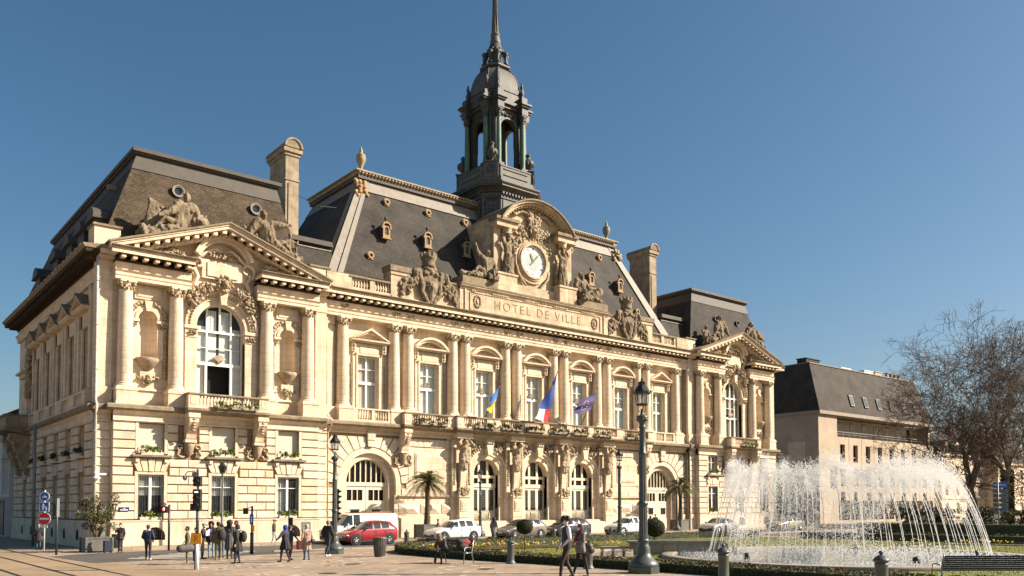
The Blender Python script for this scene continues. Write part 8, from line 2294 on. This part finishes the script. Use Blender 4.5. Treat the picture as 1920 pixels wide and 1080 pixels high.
person('person with a big mass of black hair partly behind the backpack soldier', -31.1, 38.7, CAMD + 20, 1.62, top=BLK, legs=(.20, .28, .36), shoes=BLK, fem=True, hair=(.012, .010, .010), hairlen=.25, afro=True, coat=.15, group=PG)
person('soldier in camouflage with a black backpack seen from behind', -31.55, 36.6, AWAY + 10, 1.66, camo=True, shoes=(.36, .25, .17), skin=1, hair=(.02, .015, .012), thick=1.12, group=PG, armR=((.28, .02, 1.14), (.24, .2, 1.02)))
t = thing('backpack', 'small black backpack on the back of the tall soldier', 'backpack', (-31.52, 36.42, .98)); g = fused_g([('e', (.06, -.03, .12), (.18, .12, .24), 0)], .02, 2); local_child('bag_body', g, mc((.02, .02, .02)), t); g = G(); g.tube([(0, 0, .3), (-.05, .08, .42), (-.1, .2, .42)], .02, 5); local_child('strap', g, 'inkblack', t)
person('person in a long grey coat and boots with voluminous dark hair', -30.9, 37.0, AWAY, 1.7, top=(.075, .072, .07), legs=(.035, .033, .035), shoes=(.13, .04, .02), fem=True, hair=(.02, .012, .01), hairlen=.2, afro=True, coat=.45, scarf=(.5, .45, .4), group=PG)
person('person in dark clothes and jeans between the soldier and the grey coat', -30.85, 38.1, AWAY + 30, 1.55, top=(.03, .035, .05), legs=(.10, .16, .24), shoes=BLK, hair=(.02, .012, .01), hairlen=.1, fem=True, group=PG)
person('tall bare headed man facing the group in a dark jacket', -30.55, 37.1, LEFT + 30, 1.7, top=(.03, .03, .04), legs=BLK, hair=(.08, .045, .025), group=PG)
person('person in black hooded coat with a backpack at the right end of the group', -31.85, 33.65, LEFT, 1.58, top=(.018, .02, .02), legs=(.02, .03, .06), shoes=BLK, hair=(.015, .01, .01), hairlen=.05, coat=.36, stride=.12, thick=1.1, puffy=1.08, group=PG)
t = thing('backpack', 'dark backpack worn by the person in the black hooded coat', 'backpack', (-31.66, 33.50, .95)); g = fused_g([('e', (0, 0, .15), (.14, .14, .24), 0)], .02, 2); local_child('bag_body', g, mc((.025, .022, .022)), t); g = G(); g.tube([(-.02, .02, .36), (-.12, .06, .42)], .02, 5); local_child('strap', g, 'inkblack', t)
# lone pedestrians
person('man in navy puffer jacket with a white hood seen from behind', -33.85, 38.7, AWAY, 1.53, top=(.02, .025, .06), legs=(.022, .022, .03), shoes=(.5, .42, .4), hair=(.09, .04, .02), scarf=(.5, .5, .52), puffy=1.12, armL=((-.28, -.02, 1.14), (-.2, .12, .98)), armR=((.28, -.02, 1.14), (.2, .12, .98)))
person('masked man in dark jacket beside a suitcase near the corner of the hall', -33.0, 46.3, CAMD, 1.5, top=(.035, .028, .025), legs=(.085, .08, .085), shoes=BLK, hair=(.02, .015, .012), mask=True, coat=.12, armR=((.27, .05, 1.2), (.2, .16, 1.35)))
t = thing('suitcase', 'dark blue wheeled suitcase with its handle pulled out', 'suitcase', (-33.55, 46.5, 0)); g = G(); g.bbox(-.2, .2, -.13, .13, .06, .62, .03); local_child('case', g, mc((.015, .02, .045), .5), t)
g = G(); g.tube([(-.1, 0, .6), (-.1, 0, .95), (.1, 0, .95), (.1, 0, .6)], .012, 5); local_child('handle', g, 'steel', t)
for q in (-.15, .15): g = G(); g.tube([(q, -.1, .04), (q, .1, .04)], .04, 8); local_child('wheel', g, 'inkblack', t)
person('person in a dark coat and teal jeans in the shade of the side street', -35.6, 52.5, AWAY + 20, 1.1 * .95 + .35, top=(.02, .02, .025), legs=(.03, .09, .11), shoes=BLK, hair=(.3, .25, .2), coat=.3)
person('person in black at the dark shop entrance on the far left', -36.3, 64.0, CAMD, 1.6, top=BLK, legs=BLK, shoes=(.5, .5, .5), hair=(.02, .015, .012), stride=.2)
person('person in a cap and pale jeans walking along the plinth of the hall', -23.6, 48.9, RIGHT, 1.55, top=(.05, .025, .02), legs=(.35, .37, .4), shoes=(.5, .48, .42), cap=(.03, .03, .03), stride=.25)
person('person in royal blue headscarf and black coat with arms swinging', -30.0, 33.2, LEFT - 20, 1.53, top=(.012, .012, .018), legs=(.012, .014, .03), shoes=(.06, .035, .025), hood=(.03, .05, .22), scarf=(.03, .06, .26), stride=.3, coat=.32, armL=((-.4, .03, 1.22), (-.58, .1, 1.05)), puffy=1.08, thick=1.1)
person('person hidden behind the blue headscarf carrying a white and red bag', -29.2, 34.5, RIGHT + 60, 1.5, top=(.03, .025, .03), legs=(.2, .02, .04), shoes=BLK, hair=(.02, .02, .02), stride=.15, armR=((.3, .1, 1.15), (.42, .2, .95)))
t = thing('shopping_bag', 'white and red paper shopping bag carried at arm\'s length', 'bag', (-28.85, 34.2, .45)); g = G(); g.box(-.16, .16, -.06, .06, 0, .38); local_child('bag_body', g, mc((.6, .5, .45)), t); g = G(); g.box(-.17, -.08, -.065, .065, .02, .36); local_child('red_panel', g, 'red', t); g = G(); g.tube([(-.06, 0, .38), (0, 0, .5), (.06, 0, .38)], .008, 4); local_child('handle', g, 'inkblack', t)
person('woman in beige coat and blue jeans with mask and small dark handbag', -28.65, 34.0, LEFT - 60, 1.54, top=(.36, .23, .17), legs=(.06, .14, .26), shoes=(.06, .02, .015), hair=(.5, .4, .3), fem=True, mask=True, coat=.42, stride=.12, scarf=(.4, .38, .36))
t = thing('handbag', 'small dark handbag of the woman in the beige coat', 'bag', (-28.5, 33.75, .72)); g = fused_g([('e', (0, 0, .1), (.12, .07, .1), 0)], .015, 2); local_child('pouch', g, mc((.02, .02, .025), .5), t); g = G(); g.tube([(.04, 0, .18), (-.05, .05, .45), (-.15, .1, .62)], .008, 4); local_child('strap', g, 'inkblack', t)
person('bald man in black jacket striding past the lantern post', -26.75, 35.8, RIGHT + 60, 1.66, top=(.018, .018, .016), legs=(.02, .03, .05), shoes=(.55, .55, .55), hair=(.22, .13, .09), stride=.34, thick=1.15, puffy=1.15, lean=.04)
person('man in brown jacket standing by the plinth, left of the van', -19.9, 48.7, LEFT + 60, 1.42, top=(.13, .05, .03), legs=(.06, .055, .055), shoes=BLK, hair=(.2, .13, .09), stride=.15, armL=((-.25, .1, 1.15), (-.2, .35, 1.15)))
person('woman in patterned shawl crossing at the kerb with long dark hair', -11.6, 42.6, LEFT - 120, 1.62, top=(.22, .19, .17), legs=(.04, .04, .045), shoes=BLK, hair=(.02, .012, .01), hairlen=.2, fem=True, coat=.2, stride=.2)
person('person in dark maroon top behind the front of the white hatchback', -11.6, 48.9, RIGHT, 1.45, top=(.05, .012, .015), legs=BLK, shoes=BLK, hair=(.03, .015, .01))
person('person in dark red coat near the right arched doorway, left of a pair', 10.6, 49.0, AWAY, 1.5, top=(.07, .012, .015), legs=BLK, hair=(.03, .02, .015), hairlen=.1, coat=.3, fem=True)
person('person in brown coat near the right arched doorway, right of a pair', 11.25, 49.0, AWAY, 1.6, top=(.06, .035, .025), legs=BLK, hair=(.04, .025, .015), cap=(.03, .02, .02), coat=.3)
# ================================================================== ANNEX BUILDING
ax = thing('office_building', 'long modern limestone office block with steep dark slate mansard behind the hall', 'building', (72, 60, 0))
AX0, AX1, AY = 56.2, 89.0, 60.0
g = G(); wins = []
wx = [62.1 + 3.4 * i for i in range(8)]
for k, (za, zb) in enumerate(((8.2, 10.6), (4.9, 7.3), (1.6, 4.2))):
    g.wall(AX0, AX1, za - .7 if k == 2 else za - .7, za + 2.6, AY, AY + .5, [(x - .62, x + .62, za, zb) for x in wx])
g.box(AX0, AX1, AY, AY + .5, 0, .9); g.box(AX0, AX1, AY, AY + .5, 10.8, 11.6); g.box(AX0, AX0 + 4.6, AY, AY + .5, 11.6, 14.4)
g.box(AX0 + 4.6, AX1, AY + 2.4, AY + 2.7, 11.6, 14.4)
g.box(AX0, AX0 + .5, AY + .5, 95, 0, 14.4); g.box(AX1 - .5, AX1, AY + .5, 78, 0, 14.4)
for x in wx: g.box(x + 1.66, x + 1.74, AY - .03, AY, .9, 11.5)
w = ob('wall', g, 'annexwall', ax); 
g = G(); g.box(AX0 - .25, AX1 + .3, AY - .4, AY + 1.8, 14.4, 14.85); g.box(AX0 - .25, AX0 + 1, AY + 1.8, 95, 14.4, 14.85); ob('eaves_band', g, 'kerb', ax)
g = G(); 
Bq = [(AX0 - .15, AY - .3, 14.85), (AX1 + .15, AY - .3, 14.85), (AX1 + .15, 96, 14.85), (AX0 - .15, 96, 14.85)]; Tq = [(AX0 + .35, AY + 1.4, 21.3), (AX1 - 3, AY + 1.4, 21.3), (AX1 - 3, 94, 21.3), (AX0 + .35, 94, 21.3)]
g.add(Bq + Tq, [(4, 5, 6, 7), (0, 1, 5, 4), (1, 2, 6, 5), (2, 3, 7, 6), (3, 0, 4, 7)])
rf = ob('roof', g, 'slateannex', ax)
g = G(); g.box(AX0 + .3, AX1 - 2.9, AY + 1.3, 94, 21.3, 21.42); c = ob('roof_edge', g, 'zinclight'); c.parent = rf
for (a, b, c_, h_) in ((66, 68.6, 'whiteplastic', .3), (72.5, 75.0, 'whiteplastic', .55), (75.6, 77.6, 'annexwall', .7), (57.2, 60.5, 'slateannex', .7)):
    g = G(); g.box(a, b, 62.2, 63.6, 21.4, 21.4 + h_); g.box(a - .12, b + .12, 62.1, 63.7, 21.4 + h_, 21.5 + h_); c = ob('roof_hood', g, c_); c.parent = rf
for x in (79.5, 80.8, 82, 83.2):
    g = G(); g.box(x - .15, x + .15, 62.2, 62.6, 21.4, 22.2); g.box(x - .4, x + .4, 62.1, 62.7, 22.2, 22.28); c = ob('chimney', g, 'kerb'); c.parent = rf
for i in range(7):
    x = 64.9 + 3.75 * i; z = 16.2; y = AY - .3 + (z + .6 - 14.85) / 6.45 * 1.7
    if x > 87: break
    sk = lambda p, y=y, z=z: (p[0], p[1] + (p[2] - z) * .264, p[2]); g = G(sk); g.box(x - .5, x + .5, y - .32, y + .3, z - .2, z + 1.35); c = ob('roof_window', g, 'iron'); c.parent = rf
    g = G(sk); g.box(x - .38, x + .38, y - .34, y - .32, z - .05, z + 1.2); d = ob('pane', g, 'glass'); d.parent = c
for x in wx:
    for k, (za, zb) in enumerate(((8.2, 10.6), (4.9, 7.3), (1.6, 4.2))):
        f = casement(x - .62, x + .62, za, zb, AY + .35, 'annexwall', 'glassdark', None, 0, ((za + .7, .12),), parent=ax)
    g = G(); g.box(x - .5, x + .5, AY + 2.35, AY + 2.39, 11.7, 14.0); ob('loggia_window', g, 'glassdark', ax)
g = G(); g.box(AX0 + 4.6, AX1, AY - .02, AY + .04, 12.25, 12.32); g.box(AX0 + 4.6, AX1, AY - .02, AY + .04, 11.95, 11.99)
for i in range(20): x = AX0 + 4.7 + i * 1.5; g.box(x, x + .05, AY, AY + .05, 11.6, 12.25)
ob('railing', g, 'steel', ax)
g = G(); g.box(AX0 + 2.7, AX0 + 4.4, AY - .02, AY + .02, 4.6, 7.6); ob('tall_window', g, 'glassdark', ax)
g = G(); g.box(AX0 - .03, AX0, 62, 64.5, 5.5, 10.8); g.box(AX0 - .03, AX0, 64.5, 66.0, 5.5, 9.2); g.box(AX0 - .03, AX0, 61.5, 65.5, .5, 4.4); ob('relief_panel', g, 'socle', ax)
g = G(); g.box(AX0 - .05, AX0, 73.2, 73.7, 6.8, 9.2); ob('slit_window', g, 'glassdark', ax)
g = G(); 
for i in range(9): g.box(61 + 3.1 * i, 63.6 + 3.1 * i, AY - .06, AY - .02, .4, 3.0)
ob('shop_window', g, 'glassdark', ax)
g = G(); r = random.Random(6)
for i in range(24): 
    if i % 3 == 0: g.box(61 + 1.1 * i, 61.4 + 1.1 * i, AY - .09, AY - .062, 1.2, 2.0 + r.random() * .4)
ob('shop_poster', g, 'carved', ax)
# old houses further right
houses = [(91.5, 103, 60, 10.2, 14.2, 'pale old house with dark slate roof and brick chimneys behind the big bare tree', 3), (103.4, 113, 62, 8.6, 13.2, 'narrow cream house with a small iron balcony behind the ivy covered trunk', 2), (113.4, 126, 60, 9.4, 14.5, 'cream terraced house behind the direction sign, dark roof', 3), (126.4, 142, 62, 8.8, 13.5, 'cream house at the right edge of the picture among the trees', 4)]
for (x0, x1, y, ze, zr, lb, nw) in houses:
    h = thing('house', lb, 'house', ((x0 + x1) / 2, y, 0)); st_ = (x1 - x0) / nw; xs = [x0 + st_ * (i + .5) for i in range(nw)]
    g = G(); nf = 3
    for k in range(nf):
        za = .9 + k * 3.0; g.wall(x0, x1, za - .9, za + 2.1 if k < nf - 1 else ze, y, y + .5, [(x - .6, x + .6, za, za + 1.8) for x in xs])
    g.box(x0, x0 + .4, y + .5, y + 9, 0, ze); g.box(x1 - .4, x1, y + .5, y + 9, 0, ze); g.box(x0 - .1, x1 + .1, y - .15, y + .1, 3.35, 3.5); g.box(x0 - .2, x1 + .2, y - .35, y + .3, ze, ze + .35)
    ob('wall', g, 'annexwall' if nw != 3 else 'stone', h)
    g = G(); g.add([(x0, y - .3, ze + .35), (x1, y - .3, ze + .35), (x1, y + 3, zr), (x0, y + 3, zr), (x0, y + 9, ze), (x1, y + 9, ze)], [(0, 1, 2, 3), (3, 2, 5, 4), (0, 3, 4), (1, 5, 2)]); rf2 = ob('roof', g, 'slate', h)
    for i, x in enumerate((x0 + .8, x1 - 1.2)):
        g = G(); g.box(x - .7, x + .7, y + 2.5, y + 3.5, zr - 1.5, zr + 1.2); M['brick'] = M.get('brick') or mk('chimney_brick', (.20, .075, .045), .9, var=.25, scale=6)
        c = ob('chimney', g, 'brick'); c.parent = rf2
        g = G()
        for q in (-.45, -.15, .15, .45): g.tube([(x + q, y + 3, zr + 1.2), (x + q, y + 3, zr + 1.9)], .11, 6)
        d = ob('chimney_pot', g, 'brick'); d.parent = c
    for x in xs:
        for k in range(nf): casement(x - .6, x + .6, .9 + k * 3, 2.7 + k * 3, y + .25, 'white', 'glassdark', None, 1, (2.0 + k * 3,), parent=h)
        g = G(); g.box(x - .65, x + .65, y - .0, y + 1.8, ze + .35, ze + 1.9); g.prism([(x - .8, ze + 1.9), (x + .8, ze + 1.9), (x, ze + 2.5)], y - .1, y + 2.2); d = ob('dormer', g, 'annexwall'); d.parent = rf2
        g = G(); g.box(x - .42, x + .42, y - .03, y - .01, ze + .6, ze + 1.7); e = ob('pane', g, 'glassdark'); e.parent = d
    if nw == 2:
        g = G(); g.box(x0 + 1, x1 - 1, y - 1.0, y, 3.5, 3.62)
        for i in range(26): g.box(x0 + 1 + i * .28, x0 + 1.04 + i * .28, y - 1.0, y - .96, 3.62, 4.5)
        g.box(x0 + 1, x1 - 1, y - 1.02, y - .94, 4.5, 4.56); ob('balcony', g, 'iron', h)
# street building beyond the left flank
lb = thing('apartment_building', 'tall grey white building with narrow vertical windows beyond the hall, far left', 'building', (-32, 100, 0))
g = G(); ys = [80.6 + 2.3 * i for i in range(22)]
g.box(-33.3, -20, 79, 130, 0, 3.2); g.box(-33.0, -20, 79, 130, 3.2, 9.5)
for yv in ys:
    g.box(-33.5, -32.9, yv - 1.15, yv - .55, 3.5, 9.5)
g.box(-33.7, -20, 79, 130, 9.3, 9.8); g.box(-33.6, -32.9, 79, 130, 6.3, 6.6)
ob('wall', g, 'farwall', lb)
g = G()
for yv in ys:
    g.box(-33.05, -32.99, yv - .5, yv + .5, 3.8, 6.1); g.box(-33.05, -32.99, yv - .5, yv + .5, 6.9, 9.1)
ob('window', g, 'glassdark', lb)['kind'] = 'stuff'
g = G(); g.box(-33.36, -33.3, 79, 130, .1, 3.0); ob('shop_front', g, 'inkblack', lb)
g = G(); g.box(-34.2, -33.3, 79, 130, 2.9, 3.2); ob('canopy', g, 'farwall', lb)
g = G(); g.add([(-33.7, 79, 9.8), (-33.7, 130, 9.8), (-31, 130, 11.2), (-31, 79, 11.2), (-20, 79, 11.2), (-20, 130, 11.2)], [(0, 1, 2, 3), (3, 2, 5, 4), (0, 3, 4)]); rf3 = ob('roof', g, 'leadgrey', lb)
# ================================================================== BARE TREES
RMIN = .022
def bare_tree(seed, H, spread, lean=(0, 0), r0=.42, limbs=5, fork=.22, depth=7, dens=1.15):
    r = random.Random(seed); gt = G(); gl = G(); gw = G(); cnt = [0]
    def seg(p, d, L, rad_, n, g, sides, wig=.12, up=.0):
        pts = [p.copy()]; rr = [rad_]
        for i in range(n):
            d = (d + V3((r.gauss(0, wig), r.gauss(0, wig), r.gauss(0, wig) + up))).normalized(); p = p + d * (L / n); pts.append(p.copy()); rr.append(max(RMIN, rad_ * (1 - .38 * (i + 1) / n)))
        g.tube(pts, rr, sides, cap=False); return pts, d, rr
    def grow(p, d, L, rad_, lv):
        g = gl if lv <= 3 else gw; sides = 7 if lv <= 2 else (4 if lv <= 4 else 3)
        pts, d2, rr = seg(p, d, L, rad_, 5 if lv <= 3 else 3, g, sides, .10 + .035 * lv, .02)
        cnt[0] += 1
        if lv >= depth: return
        n = 2 if lv < 2 else (3 if r.random() < .65 * dens else 2)
        for k in range(n):
            ax_ = V3((r.gauss(0, 1), r.gauss(0, 1), r.gauss(0, .5))).normalized(); ang = r.uniform(.25, .75) if k else r.uniform(.05, .35)
            nd = (Matrix.Rotation(ang, 3, d2.cross(ax_).normalized()) @ d2).normalized(); nd.z += .06; nd.normalize()
            grow(pts[-1], nd, L * r.uniform(.62, .86), rr[-1] * (.86 if k == 0 else .62), lv + 1)
        if lv >= 1:
            for q in range(2 if lv < 5 else 1):
                i = r.randint(1, len(pts) - 2); ax_ = V3((r.gauss(0, 1), r.gauss(0, 1), r.gauss(0, .4))).normalized()
                nd = (d2 * .45 + ax_ * .9).normalized(); grow(pts[i], nd, L * r.uniform(.4, .62), rr[i] * .42, min(depth, lv + 2))
    tp, td, tr = seg(V3((0, 0, 0)), V3((lean[0], lean[1], 1)).normalized(), H * fork, r0, 6, gt, 12, .04)
    gt.lathe([(r0 * 1.7, -.1), (r0 * 1.25, .4), (r0 * 1.02, 1.0)], 0, 0, 12, cap=False)
    for k in range(limbs):
        a = 2 * PI * k / limbs + r.uniform(-.4, .4); el = r.uniform(.75, 1.3) if k else 1.4
        d = V3((math.cos(a) * math.cos(el) * spread, math.sin(a) * math.cos(el) * spread, math.sin(el))).normalized()
        grow(tp[-1] - V3((0, 0, r.uniform(0, .8))), d, H * r.uniform(.19, .24), r0 * r.uniform(.42, .6), 1)
    return gt, gl, gw
def tree(label, x, y, gs_, rot=0, sc=.93, group='bare trees on the right', ivy=False):
    t = thing('bare_tree', label, 'tree', (x, y, 0), group); gt, gl, gw = gs_
    local_child('trunk', gt, 'bark', t); local_child('limbs', gl, 'bark', t); local_child('twigs', gw, 'twig', t)
    if ivy:
        g = G(); r = random.Random(4)
        def fn(): a = r.uniform(0, 6.283); n = V3((math.cos(a), math.sin(a), 0)); return n * r.uniform(.45, .75) + V3((0, 0, r.uniform(0, 6.8))), n
        leaves(g, 5200, fn, .12, r, .5); local_child('ivy', g, 'leafdark', t)
    t.rotation_euler = (0, 0, rot); t.scale = (sc,) * 3; return t
TA = bare_tree(12, 29, .55, (-.04, .03), .50, 6, .17, 7)
T1 = tree('largest bare plane tree, its crown spreading left over the office block', 58.3, 41.4, TA, sc=.87)
T2 = tree('bare tree with an ivy covered trunk near the right edge', 60.5, 39.0, bare_tree(5, 27, .6, (0, 0), .42, 5, .22, 7), ivy=True)
r_ = random.Random(3)
dup(T1, (68, 34, 0), 2.1, 'bare tree cut by the right edge of the picture', (.88, .88, .88))
g1 = bare_tree(9, 14, .7, (.2, .1), .16, 4, .3, 5)
T3 = tree('slim young bare tree leaning, in front of the old houses', 50.5, 32.5, g1)
dup(T3, (63.5, 33.5, 0), 1.5, 'slim pale bare tree at the far right beside the hedge', (.8, .8, .8))
# shrubs below the trees
g = G(); r = random.Random(10)
def bush_g(rx, ry, h, n, sd):
    r = random.Random(sd); g = G()
    for _ in range(n // 90):
        c = V3((r.uniform(-rx, rx), r.uniform(-ry, ry), r.uniform(.2, h)))
        def fn(c=c): n_ = V3((r.gauss(0, 1), r.gauss(0, 1), r.gauss(0, 1))).normalized(); return c + n_ * .35 * r.uniform(.4, 1.1), n_
        leaves(g, 90, fn, .08, r, .3)
    return g
nb = ['under the largest bare tree', 'behind the direction sign', 'left of the ivy covered trunk', 'in front of the cream terraced house', 'at the right edge of the picture', 'behind the right side of the fountain spray']
bd = [bush_g(2.6, 1.5, 1.9, 5400, k) for k in range(2)]
bush0 = None
for k, (x, y) in enumerate(((54, 44), (50.5, 37), (56, 36), (62, 43), (58, 33), (47, 43))):
    if k < 2:
        t = thing('bush', 'dark green rounded bush ' + nb[k], 'bush', (x, y, 0), 'bushes below the bare trees')
        local_child('foliage', bd[k], 'leafmid' if k else 'leafdark', t); 
        gg_ = G(); gg_.tube([(0, 0, 0), (.1, 0, 1.0)], .06, 5); local_child('stem', gg_, 'twig', t)
        bush0 = t
    else: dup(bush0, (x, y, 0), k * 1.3, 'dark green rounded bush ' + nb[k], (1.1, 1.1, 1.0))
